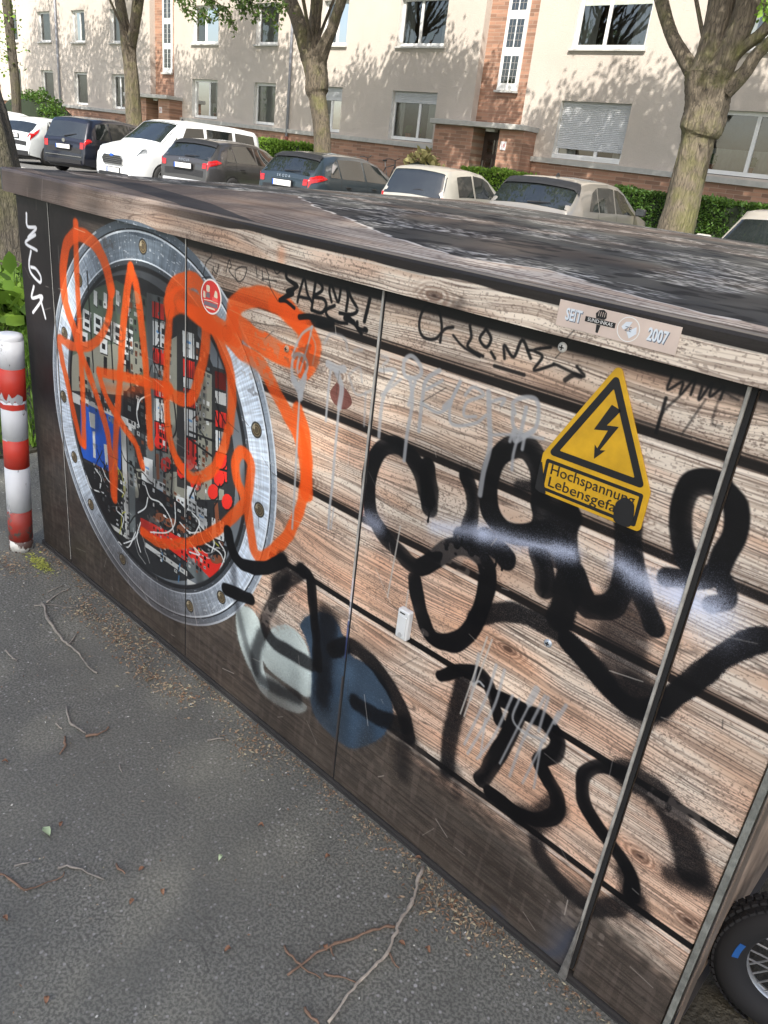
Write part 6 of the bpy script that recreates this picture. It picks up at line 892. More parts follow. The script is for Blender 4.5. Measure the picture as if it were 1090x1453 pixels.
B(MB().prism([(FYB-.6, TOPZ+.05), (FYB+9.6, TOPZ+.05), (FYB+4.7, TOPZ+3.6)], 'x', BX0-.4, BX1+.4), 'roof', simple('roof_tiles', (.22, .10, .07), .8, scale=3))

# ------------------------------------------------------------------ cars
def lerp_t(tab, u):
    for i in range(len(tab)-1):
        if u <= tab[i+1][0]:
            a, b = tab[i], tab[i+1]; t = (u-a[0])/max(1e-6, b[0]-a[0]); t = max(0, min(1, t)); return a[1]+(b[1]-a[1])*t
    return tab[-1][1]
class Shell:
    def __init__(s, L, W, prof, belt, cabin, roofw=.70, bot=.20, plan_r=.24, plan_f=.30):
        s.L, s.W, s.prof, s.belt, s.cabin, s.roofw, s.bot, s.pr, s.pf = L, W, prof, belt, cabin, roofw, bot, plan_r, plan_f
    def T(s, u): return lerp_t(s.prof, u)
    def sec(s, u):
        W = s.W/2; T = s.T(u); e0 = max(0, 1-u/.55); e1 = max(0, 1-(s.L-u)/.75)
        pl = 1-s.pr*e0**2.2-s.pf*e1**2.2
        bt = lerp_t(s.belt, u)
        k = max(0, min(1, (T-bt)/.45)); wt = W*pl*(.93*(1-k)+s.roofw*k)
        B_ = min(bt, T-.035); lo = s.bot+.10*e0+.06*e1; lo = min(lo, T-.12)
        mid = max(lo+.05, min(.62, B_-.04))
        return [(0, T), (wt*.5, T-.012), (wt*.86, T-.030), (wt, T-.055 if k > .3 else min(T-.03, B_+.03)), (W*pl*.955, B_), (W*pl, mid), (W*pl*.99, (mid+lo)/2), (W*pl*.955, lo)]
    def S(s, u, v):
        sg = -1 if v < 0 else 1; v = min(abs(v), 6.999); p = s.sec(u); i = int(v); t = v-i
        P0, P1 = p[i], p[i+1]; x = P0[0]+(P1[0]-P0[0])*t; z = P0[1]+(P1[1]-P0[1])*t
        return Vector((sg*x, u, z))
    def N(s, u, v):
        du = (s.S(min(s.L, u+.015), v)-s.S(max(0, u-.015), v)); dv = (s.S(u, v+.03)-s.S(u, v-.03)) if abs(v) < 6.9 else (s.S(u, v)-s.S(u, v-.06*(1 if v > 0 else -1))) * (1 if v > 0 else -1)
        n = dv.cross(du)
        if n.length < 1e-9: return Vector((0, 0, 1))
        n.normalize(); c = s.S(u, v)-Vector((0, s.L/2, .5))
        return n if n.dot(c) > 0 else -n
    def body(s):
        us = set()
        for i in range(len(s.prof)-1):
            a, b = s.prof[i][0], s.prof[i+1][0]; k = max(2, int((b-a)/.12))
            for j in range(k): us.add(round(a+(b-a)*j/k, 4))
        us.add(s.L); us = sorted(us); vv = [-7+.5*i for i in range(29)]
        mb = MB(); V = [s.S(u, v) for u in us for v in vv]; n = len(vv)
        F = [(i*n+j, i*n+j+1, (i+1)*n+j+1, (i+1)*n+j) for i in range(len(us)-1) for j in range(n-1)]
        F += [tuple(range(n)), tuple(range((len(us)-1)*n, len(us)*n))]
        return mb.add(V, F)
    def patch(s, q, off=.006, nu=8, nv=8):
        """q = 4 (u,v): A lower-rear, B lower-front, C upper-front, D upper-rear"""
        V = []; A, B_, C_, D = q
        for i in range(nu+1):
            a = i/nu
            for j in range(nv+1):
                b = j/nv; u = (A[0]*(1-a)+B_[0]*a)*(1-b)+(D[0]*(1-a)+C_[0]*a)*b; v = (A[1]*(1-a)+B_[1]*a)*(1-b)+(D[1]*(1-a)+C_[1]*a)*b
                V.append(s.S(u, v)+s.N(u, v)*off)
        n = nv+1; F = [(i*n+j, i*n+j+1, (i+1)*n+j+1, (i+1)*n+j) for i in range(nu) for j in range(nv)]
        return MB().add(V, F)
def paint(name, c, metal=.3, dust=0):
    t = NT(name); v = t.coord(); n = t.noise(v, 2.2, 5, .6); up_ = t.new('ShaderNodeNewGeometry'); sp = t.new('ShaderNodeSeparateXYZ'); t.link(up_.outputs['Normal'], sp.inputs[0])
    k = t.ramp(sp.outputs[2], [(.5, (0, 0, 0)), (.95, (dust,)*3)]); base = t.ramp(n, [(.3, tuple(x*.9 for x in c)), (.7, c)])
    cc = t.mix(k, base, (.40, .36, .30, 1)) if dust else base
    t.set(Base_Color=cc, Metallic=metal, Roughness=.32, Coat_Weight=.8, Coat_Roughness=.06); return t.m
CG = glassm('car_glass', (.020, .024, .024), .03); TR = M_('trim_black', (.018, .018, .019), .45); RED = M_('tail_red', (.36, .010, .010), .15, coat=.8, var=.3, scale=20); CLR = M_('lamp_clear', (.45, .48, .50), .12, .4, coat=.8, var=.3, scale=25); CHR = M_('chrome', (.60, .60, .60), .18, .9); RUB = M_('rubber', (.020, .020, .020), .85); ALU = M_('alloy', (.38, .39, .40), .3, .6)
PLW = M_('plate_white', (.72, .72, .70), .4); PLB = M_('plate_blue', (.02, .09, .42), .4)
def wheel(par, x, y, r, side):
    w = MB().lathe([(r*.62, -.10), (r*.93, -.105), (r, -.08), (r, .08), (r*.93, .105), (r*.62, .10)], (0, 0, 0), 'x', 32).build('wheel', RUB, par, smooth=True); w.location = (x, y, r)
    mb = MB().lathe([(r*.64, .0), (r*.64, .09), (r*.60, .10), (r*.56, .09), (r*.56, .02), (0, .02)], (0, 0, 0), 'x', 28)
    if side < 0: mb = MB().lathe([(r*.64, .0), (r*.64, -.09), (r*.60, -.10), (r*.56, -.09), (r*.56, -.02), (0, -.02)], (0, 0, 0), 'x', 28)
    rim = mb.build('rim', M_('rim_dark', (.05, .05, .05), .5), w)
    sp = MB()
    for k in range(5):
        a = k*2*math.pi/5+.3
        for dk in (-.09, .09):
            c0, s0 = math.cos(a+dk), math.sin(a+dk); sp.tube([(side*.085, .06*r*2*c0, .06*r*2*s0), (side*.092, r*.58*c0, r*.58*s0)], [.018, .016], 5)
    sp.lathe([(r*.62, side*.086), (r*.635, side*.103), (r*.585, side*.103), (r*.57, side*.086)], (0, 0, 0), 'x', 28); sp.lathe([(0, side*.105), (.045, side*.105), (.05, side*.08)], (0, 0, 0), 'x', 14)
    sp.build('spokes', ALU, w)
def make_car(label, loc, deg, sh, pm, nose=False, plate=None, wheels=(.78, 3.38), r=.315, sidewin=(), rear=None, front=None, seams=(), lights=(), extra=None, name='parked_car', badge=None, group='cars parked across the street', cat='car'):
    root = empty(name, (loc[0], loc[1], loc[2] if len(loc) > 2 else -.004), R(deg), label, cat, group)
    sh.body().build('body', pm, root, smooth=True)
    for q in sidewin:
        for sgn in (1, -1): sh.patch([(a, v*sgn) for a, v in q], .005).build('side_window', CG, root, smooth=True)
    if rear: sh.patch(rear, .006, 12, 10).build('rear_window' if not nose else 'windshield', CG, root, smooth=True)
    if front: sh.patch(front, .006, 12, 10).build('windshield' if not nose else 'rear_window', CG, root, smooth=True)
    for u in seams:
        for sgn in (1, -1): sh.patch([(u, sgn*6.6), (u+.012, sgn*6.6), (u+.012, sgn*4.0), (u, sgn*4.0)], .002, 1, 12).build('door_gap', TR, root)
    for q, m, nm in lights:
        for sgn in (1, -1): sh.patch([(a, v*sgn) for a, v in q], .010, 8, 8).build(nm, m, root, smooth=True)
    for w in wheels:
        for sgn in (1, -1):
            x = sgn*(sh.W/2+.006); n = 24; arc = [(w+(r+.045)*math.cos(t), r+(r+.045)*math.sin(t)) for t in [R(-22)+(R(224))*i/n for i in range(n+1)]]
            MB().prism(arc, 'x', x-sgn*.05, x).build('wheel_arch', TR, root)
            wheel(root, sgn*(sh.W/2-.075), w, r, sgn)
    MB().box(-sh.W/2+.12, sh.W/2-.12, .25, sh.L-.25, .17, .40).build('underbody', TR, root)
    mz = lerp_t(sh.belt, sh.L*.66)+.06; my = (sh.L*.685 if not nose else sh.L*.30)
    for sgn in (1, -1):
        m = MB().box(-.10, .10, -.05, .05, -.07, .07).build('mirror', TR if extra == 'dark_mirror' else pm, root, bevel=.035, seg=3); m.location = (sgn*(sh.W/2+.09), my, mz+.02)
        MB().box(-.08, .08, (-.056 if not nose else -.056), -.050, -.05, .05).build('mirror_glass', CG, m)
    if plate:
        pz = plate[1]; pt = plate[2] if len(plate) > 2 else -.022
        p = MB().box(-.26, .26, -.006, .006, -.056, .056).build('number_plate', PLW, root, bevel=.003); p.location = (0, pt, pz); 
        MB().box(-.258, -.222, -.0085, -.006, -.054, .054).build('country_band', PLB, p)
        text_mesh('plate_lettering', plate[0], .098, BLK, p, (.018, -.0068, 0), extrude=.0006, sx=.78)
        MB().box(-.285, .285, 0, .03, -.075, .075).build('plate_recess', TR, p)
    return root
def wiper(car, sh, u0, x0=-.02, x1=.38, u1=.17):
    p = [sh.S(u0, 0)+sh.N(u0, 0)*.03, sh.S(u1, 1.1)+sh.N(u1, 1.1)*.022]
    MB().tube([p[0]+Vector((x0, 0, 0)), p[0].lerp(p[1], .5)+Vector((.0, 0, .0)), p[1]], [.014, .012, .006], 6).build('rear_wiper', TR, car)
# profiles: (u, height); u = 0 is the end that faces the street
hatch = [(0, .36), (.015, .55), (.03, .72), (.05, .90), (.09, .98), (.50, 1.345), (.62, 1.40), (1.0, 1.455), (1.6, 1.475), (2.2, 1.455), (2.62, 1.37), (3.32, 1.01), (3.9, .90), (4.2, .76), (4.33, .58), (4.36, .34)]
belt_h = [(0, .93), (.5, .96), (3.3, .90), (4.36, .70)]
def hk(sh, top=1.38):
    return None
def std_side(u0=.62, split=(1.02, 1.95), u1=3.14, top=2.62):
    # three panes from the rear quarter to the front, v 3=roof edge, 4=belt
    a, b = split
    return [[(u0, 3.93), (a-.03, 3.95), (a-.03, 3.14), (u0+.22, 3.30)], [(a+.02, 3.95), (b-.04, 3.95), (b-.04, 3.12), (a+.02, 3.12)], [(b+.04, 3.95), (u1, 3.95), (top, 3.12), (b+.04, 3.12)]]
rw = [(.115, 2.7), (.115, -2.7), (.475, -2.75), (.475, 2.75)]
ws = [(3.26, 2.9), (3.26, -2.9), (2.66, -2.75), (2.66, 2.75)]
tail = [([(.042, 1.9), (.052, 1.9), (.075, 1.9), (.070, 1.9)], RED, 'tail_light')]
def tl(u0, z_lo_v=4.0, w0=1.9, ul=.040, uh=.066):
    return [([(ul, w0), (ul, 3.2), (uh, 3.2), (uh, w0)], RED, 'tail_light'), ([(.042, 4.35), (u0, 4.05), (u0*.70, 3.75), (.062, 3.35)], RED, 'tail_light')]
sh = Shell(4.38, 1.82, [(u*4.38/4.36, z) for u, z in hatch], belt_h, None)
c1 = make_car('dark grey hatchback with silver lower bumper parked right of the white van', (-17.95, 11.80), 17, sh, paint('paint_dark_grey', (.060, .058, .058), .4), plate=('K VP 1512', .80), sidewin=std_side(), rear=rw, front=ws, seams=(1.0, 2.0, 3.05), lights=tl(.42), wheels=(.80, 3.45))
MB().box(-.62, .62, -.035, .02, .36, .50).build('lower_bumper', M_('silver_trim', (.50, .51, .52), .35, .3), c1, bevel=.02)
sh.patch([(.455, 2.9), (.455, -2.9), (.62, -2.7), (.62, 2.7)], .030).build('roof_spoiler', TR, c1, smooth=True); text_mesh('badge_lettering', 'F O C U S', .075, CHR, c1, (0, .042, .93), rot=(R(82), 0, 0), extrude=.002)
# chrome line round the side glass
sh2 = Shell(4.36, 1.79, hatch, belt_h, None)
c2 = make_car('dark teal hatchback parked behind the cabinet, left of the small cream car', (-14.12, 11.78), 9, sh2, paint('paint_dark_teal', (.035, .050, .060), .4), plate=('K NL 2019', .78), sidewin=std_side(), rear=rw, front=ws, seams=(1.0, 2.0, 3.05), lights=tl(.50), wheels=(.80, 3.42), extra='dark_mirror')
text_mesh('badge_lettering', 'S K O D A', .085, CHR, c2, (0, .042, .92), rot=(R(82), 0, 0), extrude=.002); sh2.patch([(.455, 2.9), (.455, -2.9), (.62, -2.7), (.62, 2.7)], .030).build('roof_spoiler', TR, c2, smooth=True)
city = [(0, .38), (.02, .60), (.035, .86), (.06, .94), (.30, 1.36), (.40, 1.43), (.8, 1.475), (1.4, 1.48), (1.9, 1.44), (2.2, 1.35), (2.85, 1.0), (3.3, .88), (3.5, .74), (3.56, .36)]
sh3 = Shell(3.56, 1.64, city, [(0, .90), (1.0, .93), (3, .92), (3.56, .7)], None, roofw=.74, plan_r=.16)
c3 = make_car('small dusty cream city car with a wide dark rear window', (-10.85, 12.3), 12, sh3, paint('paint_cream', (.40, .385, .335), .2, .35), plate=('K AB 734', .62), sidewin=[[(.62, 3.93), (1.32, 3.95), (1.32, 3.14), (.66, 3.2)], [(1.40, 3.95), (2.70, 3.95), (2.16, 3.12), (1.40, 3.12)]], rear=[(.055, 3.35), (.055, -3.35), (.325, -3.1), (.325, 3.1)], front=[(2.8, 2.9), (2.8, -2.9), (2.22, -2.75), (2.22, 2.75)], seams=(1.36, 2.5), lights=[([(.03, 3.3), (.10, 4.6), (.12, 4.0), (.05, 3.4)], RED, 'tail_light'), ([(.03, 2.7), (.03, 3.3), (.058, 3.3), (.058, 2.7)], RED, 'tail_light')], wheels=(.58, 2.95), r=.29)
w_ = MB().tube([(-.02, .10, 1.0), (.14, .11, 1.02), (.34, .105, .99)], [.012, .016, .008], 6).build('rear_wiper', TR, c3)
suv = [(0, .40), (.02, .66), (.05, .98), (.10, 1.06), (.48, 1.42), (.60, 1.48), (1.0, 1.54), (1.8, 1.56), (2.3, 1.53), (2.65, 1.44), (3.30, 1.10), (3.9, 1.00), (4.2, .86), (4.32, .62), (4.36, .38)]
sh4 = Shell(4.36, 1.80, suv, [(0, 1.0), (.6, 1.02), (3.3, 1.0), (4.36, .8)], None, roofw=.76, plan_r=.18)
c4 = make_car('dusty brown-grey compact car with dark rear spoiler and roof aerial, nearest the large tree', (-7.95, 12.0), 7, sh4, paint('paint_brown_grey', (.21, .20, .18), .35, .65), plate=('K HS 98', .85), sidewin=std_side(.80, (1.25, 2.05), 3.12, 2.64), rear=[(.11, 3.0), (.11, -3.0), (.475, -3.0), (.475, 3.0)], front=ws, seams=(1.2, 2.1, 3.05), lights=[([(.036, 2.0), (.036, 3.0), (.052, 3.0), (.052, 2.0)], RED, 'tail_light')], wheels=(.82, 3.46), r=.33, extra='dark_mirror')
sh4.patch([(.44, 3.2), (.44, -3.2), (.62, -2.9), (.62, 2.9)], .030).build('roof_spoiler', TR, c4, smooth=True)
MB().prism([(.0, 0), (.16, 0), (.17, .02), (.10, .075)], 'x', -.012, .012).build('roof_aerial', TR, c4).location = (0, 1.0, 1.53)
van = [(0, .40), (.02, .66), (.06, .90), (.14, 1.02), (.5, 1.12), (.86, 1.20), (1.02, 1.32), (1.58, 1.74), (1.85, 1.81), (2.5, 1.85), (3.8, 1.84), (4.5, 1.80), (4.68, 1.68), (4.76, .9), (4.80, .45)]
sh5 = Shell(4.80, 1.86, van, [(0, .80), (1.0, 1.08), (4.8, 1.10)], None, roofw=.80, plan_r=.20, plan_f=.06)
c5 = make_car('white delivery van with side windows, parked nose out to the street', (-20.95, 11.6), 7, sh5, paint('paint_white', (.74, .76, .76), .0), nose=True, plate=('K CN 2205', .42, -.02), sidewin=[[(1.12, 3.95), (1.42, 3.95), (1.50, 3.4), (1.42, 3.5)], [(1.48, 3.95), (2.45, 3.95), (2.45, 3.16), (1.84, 3.16)], [(2.56, 3.95), (3.55, 3.95), (3.55, 3.16), (2.56, 3.16)], [(3.66, 3.95), (4.50, 3.95), (4.42, 3.16), (3.66, 3.16)]], rear=[(.93, 3.2), (.93, -3.2), (1.62, -3.0), (1.62, 3.0)], seams=(1.3, 2.5, 3.6), wheels=(.92, 3.85), r=.33, group='cars parked across the street', cat='van', name='parked_van')
g = MB().prism(rpoly([(-.40, .56), (-.46, .70), (-.36, .80), (.36, .80), (.46, .70), (.40, .56)], .04), 'y', -.035, .10).build('grille', CHR, c5, bevel=.01)
MB().prism(rpoly([(-.37, .58), (-.42, .70), (-.34, .78), (.34, .78), (.42, .70), (.37, .58)], .03), 'y', -.045, -.036).build('grille_mesh', TR, g); 
for k in range(4): MB().box(-.38, .38, -.049, -.046, .605+.045*k, .613+.045*k).build('grille_bar', CHR, g)
for sg_ in (1, -1):
    hl = MB().add([(sg_*.50, .045, .80), (sg_*.50, .055, .90), (sg_*.86, .30, 1.01), (sg_*.875, .42, 1.03), (sg_*.885, .42, .92), (sg_*.80, .13, .82), (sg_*.5, .3, .85), (sg_*.8, .5, .93)], [(0, 1, 2, 3, 4, 5), (0, 6, 1), (2, 7, 3)]).build('headlight', CLR, c5)
    MB().add([(sg_*.53, .040, .82), (sg_*.53, .048, .885), (sg_*.68, .145, .93), (sg_*.69, .11, .84)], [(0, 1, 2, 3)]).build('lamp_lens', CHR, hl)
ov = [(math.cos(2*math.pi*i/20), math.sin(2*math.pi*i/20)) for i in range(20)]
MB().prism([(.085*a, .79+.034*b) for a, b in ov], 'y', -.056, -.040).build('oval_badge', PLB, c5)
MB().box(-.62, .62, -.03, .03, .24, .36).build('lower_grille', TR, c5, bevel=.02); MB().prism([(0, 0), (.14, 0), (.06, .07)], 'x', -.01, .01).build('roof_aerial', TR, c5).location = (0, 2.3, 1.82)
mpv = [(0, .38), (.02, .62), (.05, .92), (.09, 1.00), (.36, 1.50), (.46, 1.58), (.9, 1.64), (2.0, 1.66), (2.7, 1.60), (3.0, 1.48), (3.7, 1.05), (4.2, .92), (4.45, .78), (4.5, .38)]
sh6 = Shell(4.50, 1.83, mpv, [(0, .96), (.5, 1.0), (3.6, .96), (4.5, .75)], None, roofw=.76, plan_r=.16)
c6 = make_car('navy blue family car with tall tailgate parked left of the white van', (-25.2, 12.3), 22, sh6, paint('paint_navy', (.010, .012, .022), .3), plate=('K LA 177', .76), sidewin=[[(.50, 3.93), (1.15, 3.95), (1.15, 3.14), (.62, 3.2)], [(1.22, 3.95), (2.15, 3.95), (2.15, 3.12), (1.22, 3.12)], [(2.25, 3.95), (3.45, 3.95), (2.95, 3.12), (2.25, 3.12)]], rear=[(.10, 2.8), (.10, -2.8), (.345, -2.8), (.345, 2.8)], front=[(3.6, 2.9), (3.6, -2.9), (3.05, -2.75), (3.05, 2.75)], seams=(1.18, 2.2, 3.3), lights=tl(.30, ul=.034, uh=.060), wheels=(.85, 3.55))
MB().prism([(.055*a, .93+.055*b) for a, b in ov], 'y', .02, .05).build('round_badge', CHR, c6); MB().box(-.7, .7, -.03, .0, .50, .515).build('chrome_strip', CHR, c6); MB().box(-.66, .66, -.028, .0, .30, .40).build('lower_bumper', TR, c6)
fi = [(0, .40), (.02, .60), (.05, .88), (.12, .98), (.55, 1.32), (.66, 1.40), (1.0, 1.46), (1.5, 1.48), (2.1, 1.44), (2.45, 1.36), (3.1, 1.0), (3.6, .88), (3.85, .74), (3.96, .38)]
sh7 = Shell(3.96, 1.72, fi, [(0, .92), (.7, .99), (3.1, .90), (3.96, .7)], None, roofw=.70, plan_r=.20)
c7 = make_car('silvery white hatchback with large red tail lights, left of the navy car', (-28.6, 12.2), 22, sh7, paint('paint_silver_white', (.60, .63, .63), .2), plate=('K RT 560', .86, -.0), sidewin=std_side(.72, (1.02, 1.85), 2.95, 2.48), rear=[(.14, 2.4), (.14, -2.4), (.52, -2.6), (.52, 2.6)], front=[(3.05, 2.9), (3.05, -2.9), (2.5, -2.75), (2.5, 2.75)], seams=(1.9, 2.9), lights=[([(.05, 2.4), (.05, 3.4), (.15, 3.4), (.12, 2.6)], RED, 'tail_light'), ([(.05, 4.5), (.34, 3.9), (.50, 3.45), (.14, 3.4)], RED, 'tail_light')], wheels=(.72, 3.2), r=.30)
MB().box(-.66, .66, -.028, .02, .26, .42).build('lower_bumper', TR, c7, bevel=.02)
c8 = make_car('white low car at the left edge behind the silvery hatchback', (-31.9, 12.4), 20, Shell(4.36, 1.79, hatch, belt_h, None), bpy.data.materials['paint_white'], plate=('K MU 41', .78), sidewin=std_side(), rear=rw, front=ws, seams=(1.0, 2.0, 3.05), lights=tl(.42), wheels=(.80, 3.42))
c9 = make_car('white car with curved roofline further back by the rounded shrub', (-34.3, 13.0), 20, Shell(4.36, 1.79, [(u, z*1.06) for u, z in hatch], belt_h, None), bpy.data.materials['paint_white'], plate=('K ED 309', .78), sidewin=std_side(), rear=rw, front=ws, seams=(1.0, 2.0), lights=tl(.42), wheels=(.80, 3.42))
nose = [(0, .38), (.03, .60), (.08, .74), (.35, .86), (1.05, .98), (1.75, 1.34), (2.15, 1.44), (2.8, 1.46), (3.5, 1.40), (4.05, 1.02), (4.2, .9), (4.25, .4)]
sh10 = Shell(4.25, 1.78, nose, [(0, .70), (1.0, .90), (4.2, .92)], None, roofw=.74)
c10 = make_car('cream car parked nose out beside the hedge at the right edge', (-3.05, 9.7), 12, sh10, paint('paint_sand', (.42, .40, .35), .2, .5), nose=True, plate=('K BO 812', .45), sidewin=[[(1.45, 3.95), (2.2, 3.95), (2.2, 3.14), (1.95, 3.14)], [(2.28, 3.95), (3.3, 3.95), (3.2, 3.14), (2.28, 3.14)]], rear=[(1.09, 3.3), (1.09, -3.3), (1.72, -3.1), (1.72, 3.1)], lights=[([(.05, 2.0), (.05, 3.3), (.16, 3.3), (.12, 2.2)], CLR, 'headlight'), ([(.05, 4.1), (.5, 3.7), (.5, 3.3), (.12, 3.3)], CLR, 'headlight')], seams=(1.4, 2.24), wheels=(.85, 3.4), r=.31)

wiper(c1, sh, .12); wiper(c2, sh2, .12); wiper(c4, sh4, .12); wiper(c6, sh6, .11)
for c_, s_, h_ in ((c1, sh, .62), (c2, sh2, .60), (c4, sh4, .66), (c6, sh6, .64), (c7, sh7, .60)):      # door handles and a side crease
    for sgn in (1, -1):
        for u in (1.15, 2.15):
            MB().box(-.006, .012, -.09, .09, -.012, .014).build('door_handle', TR if c_ in (c4,) else bpy.data.materials['chrome'] if c_ is c6 else TR, c_, bevel=.005).location = (sgn*(s_.W/2-.010), u+.1, h_+.20)
    s_.patch([(.02, 2.2), (.02, -2.2), (.034, -2.2), (.034, 2.2)], .006, 2, 10).build('tailgate_gap', TR, c_)
# ------------------------------------------------------------------ trees
TREES={'t4':[[(-7.394,17.0,-0.585,0.419),(-7.396,17.0,0.597,0.377),(-7.382,17.0,1.165,0.342),(-7.399,17.0,1.713,0.33),(-7.4,17.0,2.248,0.332),(-7.415,17.0,2.561,0.33),(-7.401,17.0,2.717,0.414),(-7.401,17.0,3.024,0.411),(-7.431,17.0,3.274,0.422),(-7.474,17.0,3.521,0.462),(-7.485,17.0,3.706,0.502)],[(-7.719,17.0,3.614,0.197),(-7.94,17.0,3.821,0.156),(-8.163,17.0,4.028,0.135),(-8.438,17.0,4.311,0.121),(-8.66,17.0,4.619,0.121),(-8.884,17.0,4.988,0.128),(-9.14,17.0,5.476,0.113),(-9.568,17.0,6.206,0.085)],[(-7.556,17.0,3.704,0.336),(-7.58,17.0,4.129,0.277),(-7.589,17.0,4.545,0.26),(-7.626,17.0,4.952,0.257),(-7.747,17.0,5.636,0.214),(-7.977,17.0,6.63,0.157)],[(-7.367,17.0,3.647,0.306),(-7.23,17.0,4.13,0.246),(-7.12,17.0,4.539,0.228),(-7.108,17.0,4.937,0.226),(-7.141,17.0,5.602,0.17),(-7.247,17.0,6.562,0.115)],[(-7.103,17.0,3.471,0.207),(-6.832,17.0,3.719,0.136),(-6.693,17.0,4.016,0.121),(-6.521,17.0,4.225,0.106),(-6.16,17.0,4.692,0.103),(-5.763,17.0,5.32,0.074)],[(-7.294,17.0,3.831,0.193),(-7.024,17.0,4.131,0.122),(-6.753,17.0,4.34,0.106),(-6.59,17.0,4.532,0.105)]],'t3':[[(-18.433,17.0,0.032,0.298),(-18.596,17.0,1.473,0.25),(-18.7,17.0,2.122,0.237),(-18.883,17.0,2.665,0.246),(-18.97,17.0,2.899,0.256),(-19.018,17.0,3.06,0.327),(-19.053,17.0,3.383,0.325),(-19.182,17.0,3.736,0.344),(-19.301,17.0,4.0,0.384)],[(-19.475,17.0,3.91,0.224),(-19.774,17.0,4.438,0.223),(-20.135,17.0,4.966,0.203),(-20.417,17.0,5.318,0.203),(-20.869,17.0,6.19,0.162),(-21.439,17.0,7.393,0.121)],[(-19.241,17.0,4.0,0.222),(-19.297,17.0,4.522,0.18),(-19.284,17.0,4.949,0.159),(-19.261,17.0,5.285,0.158),(-19.225,17.0,6.268,0.135)],[(-19.041,17.0,3.826,0.242),(-18.79,17.0,4.227,0.179),(-18.544,17.0,4.6,0.147),(-18.389,17.0,4.965,0.136),(-18.257,17.0,5.256,0.134),(-17.969,17.0,6.199,0.112)]],'t2':[[(-28.93,17.0,1.059,0.318),(-29.091,17.0,1.883,0.276),(-29.14,17.0,2.927,0.246),(-29.29,17.0,3.829,0.244),(-29.315,17.0,4.273,0.281)],[(-29.415,17.0,4.229,0.23),(-29.619,17.0,4.934,0.178),(-29.872,17.0,5.589,0.177),(-30.273,17.0,6.876,0.15)],[(-29.172,17.0,4.229,0.204),(-28.858,17.0,4.815,0.163),(-28.592,17.0,5.552,0.173),(-28.182,17.0,6.761,0.144)]],'t1':[[(-39.081,17.0,1.529,0.191),(-38.999,17.0,2.656,0.188),(-39.06,17.0,3.748,0.186),(-39.121,17.0,4.814,0.184),(-39.179,17.0,5.855,0.182),(-39.129,17.0,7.364,0.148)]]}

def bark(name, a, b, moss=.0, sc=1.0):
    t = NT(name); v = t.coord('Object', (9*sc, 9*sc, 1.6*sc)); n = t.noise(v, 2.2, 7, .65, .6); v2 = t.coord(); m = t.noise(v2, 1.6, 5, .6); wv = t.new('ShaderNodeTexWave'); wv.bands_direction = 'Z'
    vo = t.new('ShaderNodeTexVoronoi'); vo.feature = 'DISTANCE_TO_EDGE'; vo.inputs['Scale'].default_value = 2.4; t.link(t.coord('Object', (8*sc, 8*sc, 1.3*sc)), vo.inputs['Vector'])
    c = t.ramp(n, [(.30, a), (.68, b)]); cr = t.ramp(vo.outputs[0], [(.0, (1, 1, 1)), (.10, (0, 0, 0))]); c = t.mix(t.mix(1., cr, (.75,)*3+(1,), 'MULTIPLY'), c, (*[x*.40 for x in a], 1))
    if moss: c = t.mix(t.ramp(m, [(.48, (0, 0, 0)), (.66, (moss,)*3)]), c, (.145, .150, .038, 1))
    t.set(Base_Color=c, Roughness=.9); bb = t.bump(n, 1., .09); t.bump(cr, -1., .06, bb); return t.m
BK1 = bark('bark_warm', (.105, .085, .062), (.235, .195, .135), .65); BK2 = bark('bark_dark', (.060, .050, .040), (.135, .115, .085), .35, 1.6); BK3 = bark('bark_mid', (.085, .070, .050), (.18, .145, .10), .5)
def resample(ch, n):
    P_ = [Vector(c[:3]) for c in ch]; r = [c[3] for c in ch]; o = catmull([list(p)+[q] for p, q in zip(P_, r)], n); return [Vector(x[:3]) for x in o], [float(x[3]) for x in o]
def trunk_tube(mb, ch, n=8, seg=36, ridge=.06, seed=0):
    pts, rad = resample(ch, n); rr = random.Random(seed); m = len(pts); ph = [rr.uniform(0, 6.28) for _ in range(6)]
    a = Vector((1, 0, 0)); vs = []
    for k in range(m):
        t = (pts[min(k+1, m-1)]-pts[max(k-1, 0)]).normalized(); a = (a-t*a.dot(t)).normalized(); b = t.cross(a); L_ = pts[k].z
        for i in range(seg):
            q = 2*math.pi*i/seg; d = 1+ridge*(.5*math.sin(5*q+ph[0]+L_*.7)+.35*math.sin(9*q+ph[1]-L_*1.3)+.3*math.sin(3*q+ph[2]+L_*.5)+.25*math.sin(17*q+ph[3]+L_*2))+rr.uniform(-1, 1)*ridge*.25
            vs.append(pts[k]+a*(rad[k]*d*math.cos(q))+b*(rad[k]*d*math.sin(q)))
    fs = [(k*seg+i, k*seg+(i+1) % seg, (k+1)*seg+(i+1) % seg, (k+1)*seg+i) for k in range(m-1) for i in range(seg)]
    mb.add(vs, fs)
def leaf_mat(name, a, b):
    t = NT(name); g = t.new('ShaderNodeNewGeometry'); c = t.ramp(g.outputs['Random Per Island'], [(.0, a), (1., b)])
    t.set(Base_Color=c, Roughness=.5); t.b.inputs['Specular IOR Level'].default_value = .35
    tr = t.new('ShaderNodeBsdfTranslucent'); t.link(t.mix(.5, c, (.20, .30, .03, 1)), tr.inputs[0]); mx = t.new('ShaderNodeMixShader'); mx.inputs[0].default_value = .35
    t.link(t.b.outputs[0], mx.inputs[1]); t.link(tr.outputs[0], mx.inputs[2]); t.link(mx.outputs[0], t.n['Material Output'].inputs[0]); return t.m
